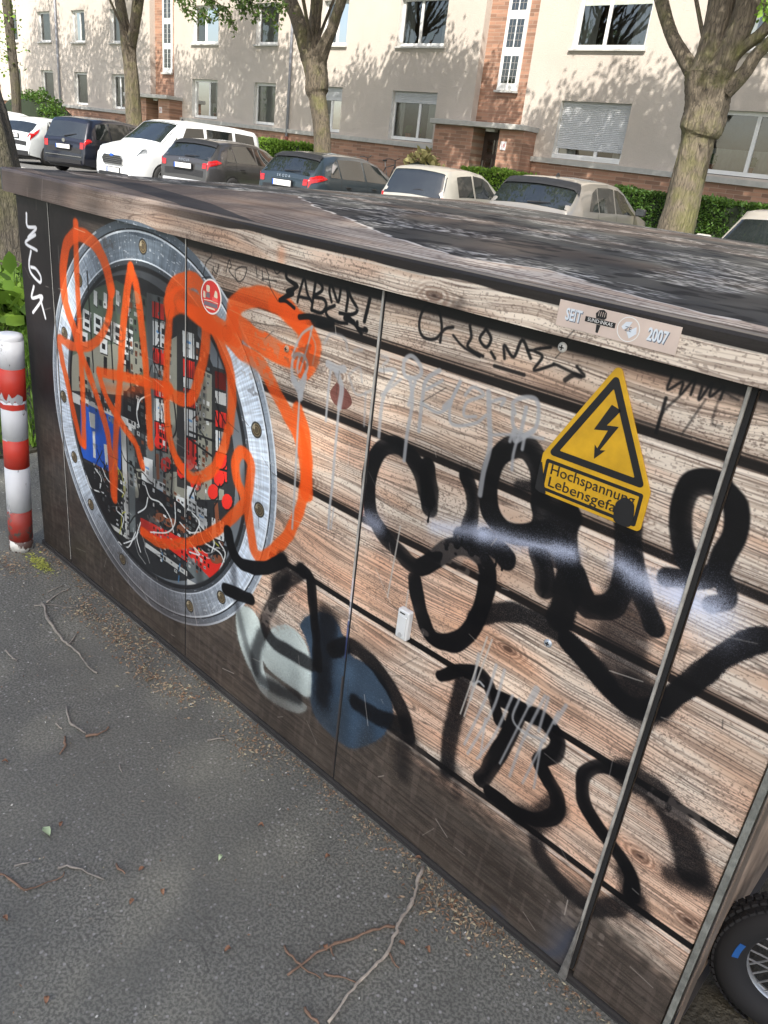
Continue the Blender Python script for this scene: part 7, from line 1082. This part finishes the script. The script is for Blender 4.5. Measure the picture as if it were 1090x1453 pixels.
LF1 = leaf_mat('leaf_green', (.030, .060, .014), (.085, .135, .030)); LF2 = leaf_mat('leaf_bright', (.10, .19, .025), (.22, .36, .05)); LF3 = leaf_mat('leaf_hedge', (.035, .085, .018), (.10, .19, .035)); GRS = leaf_mat('grass_blade', (.08, .17, .02), (.20, .34, .05))
def leaves_np(centers, size, rng, hang=.3, aspect=.6):
    n = len(centers); a = rng.uniform(0, 2*np.pi, n); tilt = rng.normal(.0, .7, n)-hang
    d = np.stack([np.cos(a)*np.cos(tilt), np.sin(a)*np.cos(tilt), np.sin(tilt)], 1); ref = np.tile([0, 0, 1.], (n, 1))+rng.normal(0, .5, (n, 3))
    s = np.cross(d, ref); s /= np.linalg.norm(s, axis=1)[:, None]+1e-9; nn = np.cross(s, d); L_ = size*rng.uniform(.65, 1.3, n)[:, None]; w = L_*aspect/2
    c = centers; V = np.stack([c, c+d*L_*.35+s*w-nn*.06*L_, c+d*L_*.75+s*w*.75, c+d*L_, c+d*L_*.75-s*w*.75, c+d*L_*.35-s*w-nn*.06*L_], 1).reshape(-1, 3)
    base = np.arange(n)[:, None]*6; F = np.concatenate([base+np.array([0, 1, 2, 3]), base+np.array([0, 3, 4, 5])], 0); return V, F
def crown_pts(blobs, n, rng, hollow=.35):
    out = []; w = np.array([b[3]**3 if len(b) < 5 else b[3]**2*b[4] for b in blobs]); w = w/w.sum()
    k = rng.choice(len(blobs), n, p=w)
    v = rng.normal(size=(n, 3)); v /= np.linalg.norm(v, axis=1)[:, None]; r = (hollow+(1-hollow)*rng.random(n)**.6)[:, None]
    B_ = np.array([[b[0], b[1], b[2], b[3], b[4] if len(b) > 4 else b[3]] for b in blobs]); c = B_[k]
    # leaf clusters: snap many leaves to sub clump centres
    return c[:, :3]+v*r*np.stack([c[:, 3], c[:, 3], c[:, 4]], 1)
def crown(name, par, blobs, n, size, m, seed, clump=9, spread=.22, lim=None):
    rng = np.random.default_rng(seed); cc = crown_pts(blobs, max(1, n//clump), rng); pts = np.repeat(cc, clump, 0)+rng.normal(0, spread, (len(cc)*clump, 3))
    if lim is not None: pts = pts[lim(pts)]
    V, F = leaves_np(pts, size, rng); o = mesh_from_np(name, V, F, m, par); o['kind'] = 'stuff'; return o, cc
def make_tree(key, base, label, blobs, n, m, bk, seed, leaf=.155, group='street trees', ridge=.085, lim=None, name='street_tree', clump=9, spread=.22):
    root = empty(name, base, 0, label, 'tree', group)
    def PR(o): o.parent = root; o.matrix_parent_inverse = Matrix.Translation(Vector(base)).inverted(); return o
    for i, ch in enumerate(TREES[key] if isinstance(key, str) else key):
        mb = MB(); trunk_tube(mb, ch, 8, 40 if i == 0 else 24, ridge, seed+i); PR(mb.build('trunk' if i == 0 else 'limb', bk, smooth=True))
    o, cc = crown('crown', None, blobs, n, leaf, m, seed, clump, spread, lim); PR(o)
    # branches into the crown
    rr = random.Random(seed); mb = MB(); tops = [ch[-1] for ch in (TREES[key] if isinstance(key, str) else key)]
    for c in cc[::max(1, len(cc)//70)]:
        t = Vector(rr.choice(tops)[:3]); c = Vector(c); 
        if (c-t).length < 7: mid = t.lerp(c, .5)+Vector((0, 0, .25)); mb.tube([t, mid, c], [.05, .03, .008], 5)
    if mb.v: PR(mb.build('branches', bk)); 
    return root
# crowns stay above the roof of the frame; a few sprays hang down where the photograph shows them
T4 = make_tree('t4', (-7.3, 17, 0), 'thick street tree with a graft swelling and forked limbs in front of the hedge', [(-7.4, 17.2, 10.3, 2.3, 1.6), (-9.9, 17.0, 10.3, 1.9, 1.6), (-5.0, 17.2, 10.0, 2.0, 1.6), (-11.8, 17.2, 10.0, 1.4, 1.4), (-6.9, 16.2, 9.3, 1.5, 1.1), (-3.2, 17.4, 10, 1.5, 1.3), (-1.2, 17.4, 10, 1.6, 1.5), (-7.6, 13.4, 9.8, 2.3, 1.2), (-4.0, 13.0, 9.8, 1.9, 1.1), (-10.6, 13.6, 9.9, 1.7, 1.1)], 42000, LF1, BK1, 11, lim=lambda p: p[:, 2] > 6.9)
T3 = make_tree('t3', (-18.6, 17, 0), 'street tree with a ringed trunk forking into three limbs behind the teal hatchback', [(-18.6, 17.2, 10.6, 2.3, 1.6), (-21.3, 17.0, 10.5, 1.7, 1.5), (-16.2, 17.2, 10.6, 1.8, 1.5), (-14.4, 17.4, 10.2, 1.1, 1.2), (-23.6, 17.2, 10.3, 1.3, 1.3), (-18.4, 13.2, 10.0, 2.4, 1.2), (-14.4, 13.6, 10.0, 1.8, 1.1)], 36000, LF1, BK3, 22, lim=lambda p: p[:, 2] > 8.1)
T2 = make_tree('t2', (-28.9, 17, 0), 'slender street tree with a high fork between the navy car and the brick entrance', [(-29, 17.2, 11.2, 2.6, 2.2), (-31.6, 16.8, 11.0, 1.8, 1.6), (-26.4, 17.2, 10.8, 2.0, 1.7), (-34.0, 17, 10.5, 1.7, 1.8), (-28, 13.2, 10.6, 2.4, 1.3), (-24, 13.4, 10.4, 1.8, 1.1)], 26000, LF1, BK3, 33, lim=lambda p: p[:, 2] > 8.6)
T1 = make_tree('t1', (-39.0, 17, 0), 'narrow ivy-clad tree at the far left in front of the facade', [(-39, 17.2, 11.5, 2.8, 3.2), (-36.6, 17, 10.5, 2.0, 2.4), (-43, 17, 11, 2.6, 3.0), (-47.5, 17, 11, 2.8, 3.4)], 24000, LF1, BK2, 44, lim=lambda p: p[:, 2] > 9)
rng = np.random.default_rng(77); zz_ = rng.uniform(3, 12, 600); V, F = leaves_np(np.stack([-39.3+rng.normal(0, .32, 600), 16.9+rng.normal(0, .3, 600), zz_], 1), .17, rng)
o = mesh_from_np('ivy', V, F, LF2); o['kind'] = 'stuff'; o.parent = T1; o.matrix_parent_inverse = Matrix.Translation(Vector((-39.0, 17, 0))).inverted()
# hanging sprays of the middle tree (its own leaves, nearer the street)
def spray(par, base, pts, n, size, m, seed, spread=.14, name='hanging_spray'):
    rng = np.random.default_rng(seed); p = catmull(pts, 8); k = rng.integers(0, len(p), n); q = p[k]+rng.normal(0, spread, (n, 3)); V, F = leaves_np(q, size, rng, .6); o = mesh_from_np(name, V, F, m); o['kind'] = 'stuff'
    o.parent = par; o.matrix_parent_inverse = Matrix.Translation(Vector(base)).inverted()
    b = MB().tube([Vector(x) for x in p], [.018]*len(p), 5).build('twig_branch', BK3); b.parent = par; b.matrix_parent_inverse = Matrix.Translation(Vector(base)).inverted()
spray(T3, (-18.6, 17, 0), [(-23.76, 15.5, 5.4), (-23.02, 15.5, 5.02), (-22.48, 15.5, 4.74), (-22.12, 15.5, 4.56)], 130, .115, LF1, 0, .085)
spray(T3, (-18.6, 17, 0), [(-23.21, 15.5, 5.47), (-21.79, 15.5, 4.99), (-21.28, 15.5, 4.72), (-20.99, 15.5, 4.33)], 130, .115, LF1, 1, .085)
spray(T3, (-18.6, 17, 0), [(-24.14, 15.5, 5.32), (-23.65, 15.5, 5.04), (-23.28, 15.5, 4.85), (-22.84, 15.5, 4.64)], 130, .115, LF1, 2, .085)
spray(T3, (-18.6, 17, 0), [(-20.55, 15.3, 5.25), (-19.9, 15.3, 4.9), (-19.28, 15.3, 4.64), (-18.78, 15.3, 4.34)], 130, .115, LF1, 3, .085)
spray(T3, (-18.6, 17, 0), [(-21.0, 15.4, 5.28), (-20.66, 15.4, 4.94), (-20.49, 15.4, 4.77)], 130, .115, LF1, 4, .085)
spray(T3, (-18.6, 17, 0), [(-19.59, 15.4, 5.15), (-18.98, 15.4, 4.89), (-18.68, 15.4, 4.78)], 130, .115, LF1, 5, .085)
spray(T3, (-18.6, 17, 0), [(-22.64, 15.6, 5.46), (-22.28, 15.6, 5.02), (-21.75, 15.6, 4.66)], 130, .115, LF1, 6, .085)
spray(T3, (-18.6, 17, 0), [(-20.36, 15.4, 5.18), (-20.19, 15.4, 4.92), (-19.86, 15.4, 4.59)], 130, .115, LF1, 7, .085)
spray(T4, (-7.3, 17, 0), [(-6.03, 15.0, 4.72), (-5.95, 15.0, 4.47), (-5.93, 15.0, 4.28)], 60, .10, LF2, 31, .07)

# near trunk at the left edge and shade trees on our side of the street, behind the camera
NT1 = make_tree([[(-8.16, 3.3, -.1, .50), (-8.17, 3.3, .2, .36), (-8.23, 3.3, .9, .27), (-8.50, 3.3, 1.7, .22), (-9.3, 3.35, 2.9, .18), (-9.9, 3.3, 4.5, .16), (-10.3, 3.2, 6.0, .12)]], (-8.13, 3.3, 0), 'dark rough trunk at the left edge standing in the verge behind the bollard', [(-9.3, 2.9, 7.8, 1.8, 1.4), (-11, 2.6, 7.8, 1.6, 1.3)], 2500, LF1, BK2, 55, group='trees on the near side of the street', lim=lambda p: p[:, 2] > 5.4)
near = [(4.2, -8.6, [(3.0, -6.6, 9.6, 2.0, 1.4), (5.2, -7.2, 9.8, 2.2, 1.6), (4.0, -8.8, 10.6, 2.3, 1.5), (6.6, -8.4, 10.4, 1.8, 1.3)], 12500, 'leafy street tree behind the viewpoint, the one nearest the cabinet front'),
    (-1.2, -8.6, [(.9, -7.0, 9.6, 2.0, 1.4), (-1.2, -7.2, 9.6, 2.0, 1.5), (-.2, -8.8, 10.6, 2.2, 1.5), (-3.2, -7.4, 9.8, 1.7, 1.4)], 10500, 'leafy street tree behind the viewpoint on the bollard side'),
    (-13, -4.6, [(-13, -4.6, 8.6, 2.6, 2.0), (-15.4, -5, 8.9, 1.9, 1.6), (-10.6, -5, 8.8, 1.8, 1.5)], 4200, 'broad street tree on the near pavement further left out of view'),
    (-22, -4.6, [(-22, -4.6, 8.8, 3.0, 2.3), (-25, -5, 9, 2.2, 1.8), (-19.4, -4.8, 9, 2.1, 1.7)], 4200, 'dense street tree two trees along the near pavement out of view'),
    (-32, -4.6, [(-32, -4.6, 9, 3.2, 2.4), (-35, -5, 9, 2.4, 2.0)], 3600, 'last of the near pavement street trees far to the left')]
for i, (x, y, blobs, n, lab) in enumerate(near):
    make_tree([[(x, y, -.1, .36), (x, y, .5, .27), (x+.05, y, 2.5, .23), (x, y-.1, 5.0, .20), (x-.1, y-.2, 8.2, .14)], [(x, y-.1, 4.8, .13), (x-.8, y-.2, 6.6, .10), (x-1.4, y-.3, 8.4, .06)], [(x, y-.1, 4.9, .12), (x+.7, y-.2, 6.8, .09), (x+1.2, y-.4, 8.6, .05)]], (x, y, 0), lab, blobs, n, LF1, BK3, 60+i, leaf=.13 if i < 2 else .22, group='trees on the near side of the street')

# ------------------------------------------------------------------ hedge, shrubs, grass, plants
def hedge(name, x0, x1, y0, y1, z0, z1, n, label, size=.05, seed=1, m=LF3):
    root = empty(name, ((x0+x1)/2, y0, z0), 0, label, 'hedge'); base = Matrix.Translation(Vector(((x0+x1)/2, y0, z0))).inverted()
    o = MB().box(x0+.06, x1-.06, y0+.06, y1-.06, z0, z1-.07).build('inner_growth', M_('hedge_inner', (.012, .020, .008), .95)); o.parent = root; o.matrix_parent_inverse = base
    rng = np.random.default_rng(seed); face = rng.random(n); X = rng.uniform(x0, x1, n); Y = rng.uniform(y0, y1, n); Z = rng.uniform(z0, z1, n)
    Af = (x1-x0)*(z1-z0); At = (x1-x0)*(y1-y0); As = (y1-y0)*(z1-z0)*2; s = Af+At+As
    f = face < Af/s; t = (face >= Af/s) & (face < (Af+At)/s); d = face >= (Af+At)/s
    Y[f] = y0+np.abs(rng.normal(0, .035, f.sum()))+.06*np.sin(X[f]*2.3+seed)*np.sin(Z[f]*4+X[f])+.03*np.sin(X[f]*7.1); Z[t] = z1-np.abs(rng.normal(0, .035, t.sum()))+.03*np.sin(X[t]*3)+.02*np.sin(X[t]*8.3); X[d] = np.where(rng.random(d.sum()) < .5, x0, x1)
    V, F = leaves_np(np.stack([X, Y, Z], 1)+rng.normal(0, .012, (n, 3)), size, rng, -.2, .7); o = mesh_from_np('foliage', V, F, m); o['kind'] = 'stuff'; o.parent = root; o.matrix_parent_inverse = base; return root
hedge('hedge', -9.75, 1.5, 18.4, 19.3, .2, 1.47, 46000, 'long clipped green hedge behind the large tree, along the brick plinth', .06)
hedge('hedge', -15.4, -13.2, 19.6, 20.3, .5, 1.52, 7000, 'short bright hedge piece beside the brick house entrance', .07, 2, LF2)
hedge('hedge', -25.2, -22.6, 19.6, 20.4, .5, 1.62, 7000, 'bright low hedge piece left of the tree behind the teal hatchback', .08, 3, LF2)
def dome_shrub(loc, rx_, ry_, rz_, n, label, m, size, seed, name='shrub'):
    root = empty(name, loc, 0, label, 'shrub'); rng = np.random.default_rng(seed); v = rng.normal(size=(n, 3)); v /= np.linalg.norm(v, axis=1)[:, None]; v[:, 2] = np.abs(v[:, 2])
    k = 1+.08*np.sin(v[:, :1]*9)+.06*np.sin(v[:, 1:2]*13); V, F = leaves_np(v*k*(.86+.14*rng.random((n, 1)))*np.array([rx_, ry_, rz_]), size, rng, -.1, .6); o = mesh_from_np('foliage', V, F, m, root); o['kind'] = 'stuff'
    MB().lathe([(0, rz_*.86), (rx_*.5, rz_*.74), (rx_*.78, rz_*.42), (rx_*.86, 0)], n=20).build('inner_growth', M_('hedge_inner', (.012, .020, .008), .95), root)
dome_shrub((-45.3, 20.8, .6), 2.6, 1.6, 2.05, 7000, 'rounded clipped shrub under the far left windows', LF3, .13, 5)
dome_shrub((-17.9, 20.8, .5), .9, .4, 1.25, 700, 'thin pale ornamental grass in front of the brick bay', M_('straw', (.32, .29, .12), .8), .25, 6)
# grass on the verge
def blades(name, n, rect, h, seed, m, dens=None):
    rng = np.random.default_rng(seed); X = rng.uniform(rect[0], rect[1], n); Y = rng.uniform(rect[2], rect[3], n); a = rng.uniform(0, 6.28, n); H = h*rng.uniform(.4, 1.3, n)*(.7+.5*np.sin(X*3+Y*2)**2); w = .0035+.003*rng.random(n)
    dx, dy = np.cos(a), np.sin(a); lean = rng.uniform(.1, .8, n)*H; la = rng.uniform(0, 6.28, n); lx, ly = np.cos(la)*lean, np.sin(la)*lean; z = np.full(n, .01)
    V = np.stack([np.stack([X-dx*w, Y-dy*w, z], 1), np.stack([X+dx*w, Y+dy*w, z], 1), np.stack([X+dx*w*.8+lx*.4, Y+dy*w*.8+ly*.4, z+H*.6], 1), np.stack([X-dx*w*.8+lx*.4, Y-dy*w*.8+ly*.4, z+H*.6], 1), np.stack([X+lx, Y+ly, z+H*.95], 1)], 1).reshape(-1, 3)
    b = np.arange(n)[:, None]*5; F = np.concatenate([b+np.array([0, 1, 2, 3]), b+np.array([3, 2, 4, 4])], 0); F = F
    me = bpy.data.meshes.new(name); me.from_pydata(V.tolist(), [], [(int(q[0]), int(q[1]), int(q[2]), int(q[3])) for q in (b+np.array([0, 1, 2, 3]))]+[(int(q[0]), int(q[1]), int(q[2])) for q in (b+np.array([3, 2, 4]))]); me.materials.append(m); o = bpy.data.objects.new(name, me); COL.objects.link(o); return tag(o, kind='stuff')
blades('verge_grass', 30000, (-9.5, -3.62, 1.34, 4.9), .11, 8, GRS)
blades('verge_grass', 5000, (-14, -9.5, 1.34, 4.9), .12, 9, GRS)
# broad-leaved plant by the near trunk
bp = empty('leafy_plant', (-6.35, 2.60, 0), 0, 'bright broad-leaved plant growing at the foot of the dark trunk', 'plant')
rng = np.random.default_rng(12); n = 420; q = np.stack([rng.normal(0, .34, n), rng.normal(0, .22, n), .08+np.abs(rng.normal(.12, .10, n))], 1); V, F = leaves_np(q, .15, rng, .1, .75); o = mesh_from_np('foliage', V, F, LF2, bp); o['kind'] = 'stuff'
mb = MB(); rr = random.Random(2)
for _ in range(24): x, y = rr.gauss(0, .15), rr.gauss(0, .12); mb.tube([(x, y, 0), (x*1.5, y*1.5, .2), (x*2.2, y*2.2, .42)], [.007, .006, .003], 5)
mb.build('stems', M_('stem_green', (.10, .16, .04), .6), bp)
# a few weeds on the earth strip by the wheel
blades('weeds', 900, (-.10, .5, 1.9, 3.4), .05, 10, GRS)

# ------------------------------------------------------------------ bicycles and the wheel at the right edge
def bicycle(loc, deg, label, r=.33, tyre_r=.018, s=1., lean=6, col=(.03, .03, .035), rimc=None, cat='bicycle', group=None, knobs=False, name='bicycle', wb=1.02):
    root = empty(name, loc, 0, label, cat, group); root.rotation_euler = (R(lean), 0, R(deg)); fr = M_('bike_frame_%d' % int(col[0]*1000), col, .3, coat=.6); rb = M_('tyre_black', (.010, .010, .011), .8)
    for x in (0, wb*s):
        n = 56; prof = [(r-tyre_r+tyre_r*math.cos(a), tyre_r*math.sin(a)) for a in [2*math.pi*i/12 for i in range(13)]]
        w = MB().lathe([(p[0], p[1]) for p in prof], (0, 0, 0), 'y', n).build('wheel', rb, root, smooth=True); w.location = (x, 0, r)
        ri = r-tyre_r*1.75
        MB().lathe([(ri+.012, -.014), (ri+.016, 0), (ri+.012, .014), (ri-.006, .012), (ri-.010, 0), (ri-.006, -.012), (ri+.012, -.014)], (0, 0, 0), 'y', n).build('rim', ALU, w, smooth=True)
        sp = MB()
        for k in range(28): a = 2*math.pi*k/28; b = a+(.5 if k % 2 else -.5); sp.tube([(.02*math.cos(b), .02*(1 if k % 4 < 2 else -1), .02*math.sin(b)), (ri*math.cos(a), 0, ri*math.sin(a))], .0013 if r > .2 else .0018, 4)
        sp.build('spokes', ALU, w); MB().cyl((0, -.045, 0), (0, .045, 0), .018).build('hub', ALU, w)
        if knobs:
            kb = MB()
            for k in range(60):
                a = 2*math.pi*k/60
                for j, off in enumerate((-.6, -.2, .2, .6)):
                    aa = a+(.05 if j % 2 else 0); rr_ = r-tyre_r+tyre_r*math.cos(off*1.1)+.001; y = tyre_r*math.sin(off*1.1); c, s_ = math.cos(aa), math.sin(aa); h = .0045; tw_ = .036*r/.17*.17; ww = tyre_r*.16
                    t = Vector((-s_, 0, c)); u = Vector((c, 0, s_)); P0 = u*rr_+Vector((0, y, 0)); kb.add([P0-t*.0065-Vector((0, ww, 0)), P0+t*.0065-Vector((0, ww, 0)), P0+t*.0065+Vector((0, ww, 0)), P0-t*.0065+Vector((0, ww, 0)), P0-t*.0055-Vector((0, ww*.8, 0))+u*h, P0+t*.0055-Vector((0, ww*.8, 0))+u*h, P0+t*.0055+Vector((0, ww*.8, 0))+u*h, P0-t*.0055+Vector((0, ww*.8, 0))+u*h], [(4, 5, 6, 7), (0, 1, 5, 4), (1, 2, 6, 5), (2, 3, 7, 6), (3, 0, 4, 7)])
            o = kb.build('tread_blocks', rb, w); o['kind'] = 'stuff'
            for a0, cc_ in ((R(172), (.02, .10, .32)),):
                vs = []
                for k in range(9):
                    a = a0+R(9 if cc_[0] < .1 else 5)*(k/8-.5)*2; ra, rb_ = r-tyre_r*1.35, r-tyre_r*1.0
                    vs += [(ra*math.cos(a), -tyre_r*.96, ra*math.sin(a)), (rb_*math.cos(a), -tyre_r*1.03, rb_*math.sin(a))]
                MB().add(vs, [(2*k, 2*k+2, 2*k+3, 2*k+1) for k in range(8)]).build('tyre_label', M_('label_%d' % int(cc_[2]*100), cc_, .4), w)
    z = r; top = r+.32*s*(r/.33)**.5
    f = MB(); hd = (wb*s-.20*s, 0, top+.22*s); st = (.32*s, 0, top+.12*s); bb_ = (.43*s, 0, r-.03)
    for a, b, q in ((hd, bb_, .017), (st, bb_, .015), (hd, (st[0], 0, st[2]-.02), .014), (st, (0, .05, z), .008), (st, (0, -.05, z), .008), (bb_, (0, .05, z), .009), (bb_, (0, -.05, z), .009)): f.tube([a, b], q*max(.6, s), 8)
    f.build('frame', fr, root, smooth=True)
    g_ = MB()
    for yy in (.05, -.05): g_.tube([(hd[0], yy*.6, hd[2]-.08), (wb*s-.06*s, yy, z+.1), (wb*s, yy, z)], .011*max(.6, s), 8)
    g_.build('fork', fr, root, smooth=True)
    MB().tube([(st[0]-.02, 0, st[2]), (st[0]-.04, 0, st[2]+.16*s)], .012, 8).build('seat_post', ALU, root)
    MB().lathe([(0, .03), (.06, .028), (.085, .0), (.05, -.02), (0, -.02)], n=16).build('saddle', TR, root, smooth=True).location = (st[0]-.05, 0, st[2]+.18*s)
    MB().tube([(hd[0]-.12, .28*s, hd[2]+.16*s), (hd[0]-.02, .20*s, hd[2]+.17*s), (hd[0], 0, hd[2]+.12*s), (hd[0]-.02, -.20*s, hd[2]+.17*s), (hd[0]-.12, -.28*s, hd[2]+.16*s)], .012, 8).build('handlebar', fr, root, smooth=True)
    MB().tube([(hd[0], 0, hd[2]-.1), (hd[0]-.01, 0, hd[2]+.13*s)], .015, 8).build('stem', fr, root)
    return root
bicycle((-19.9, 19.4, .46), 8, 'dark bicycle parked before the brick plinth behind the teal hatchback', group='bicycles by the plinth', s=1)
bicycle((-18.9, 19.9, .48), -10, 'second bicycle with raised handlebar close to the brick entrance', group='bicycles by the plinth', s=1)
bicycle((.018, 1.375, -.002), 20, 'knobbly black tyre and spoked wheel of a small bike beside the cabinet end', r=.160, tyre_r=.035, s=.62, lean=-4, col=(.05, .05, .06), knobs=True, name='small_bicycle', wb=1.05)
print('objects', len(bpy.data.objects), 'tris', sum(len(o.data.polygons) for o in bpy.data.objects if o.type == 'MESH'))
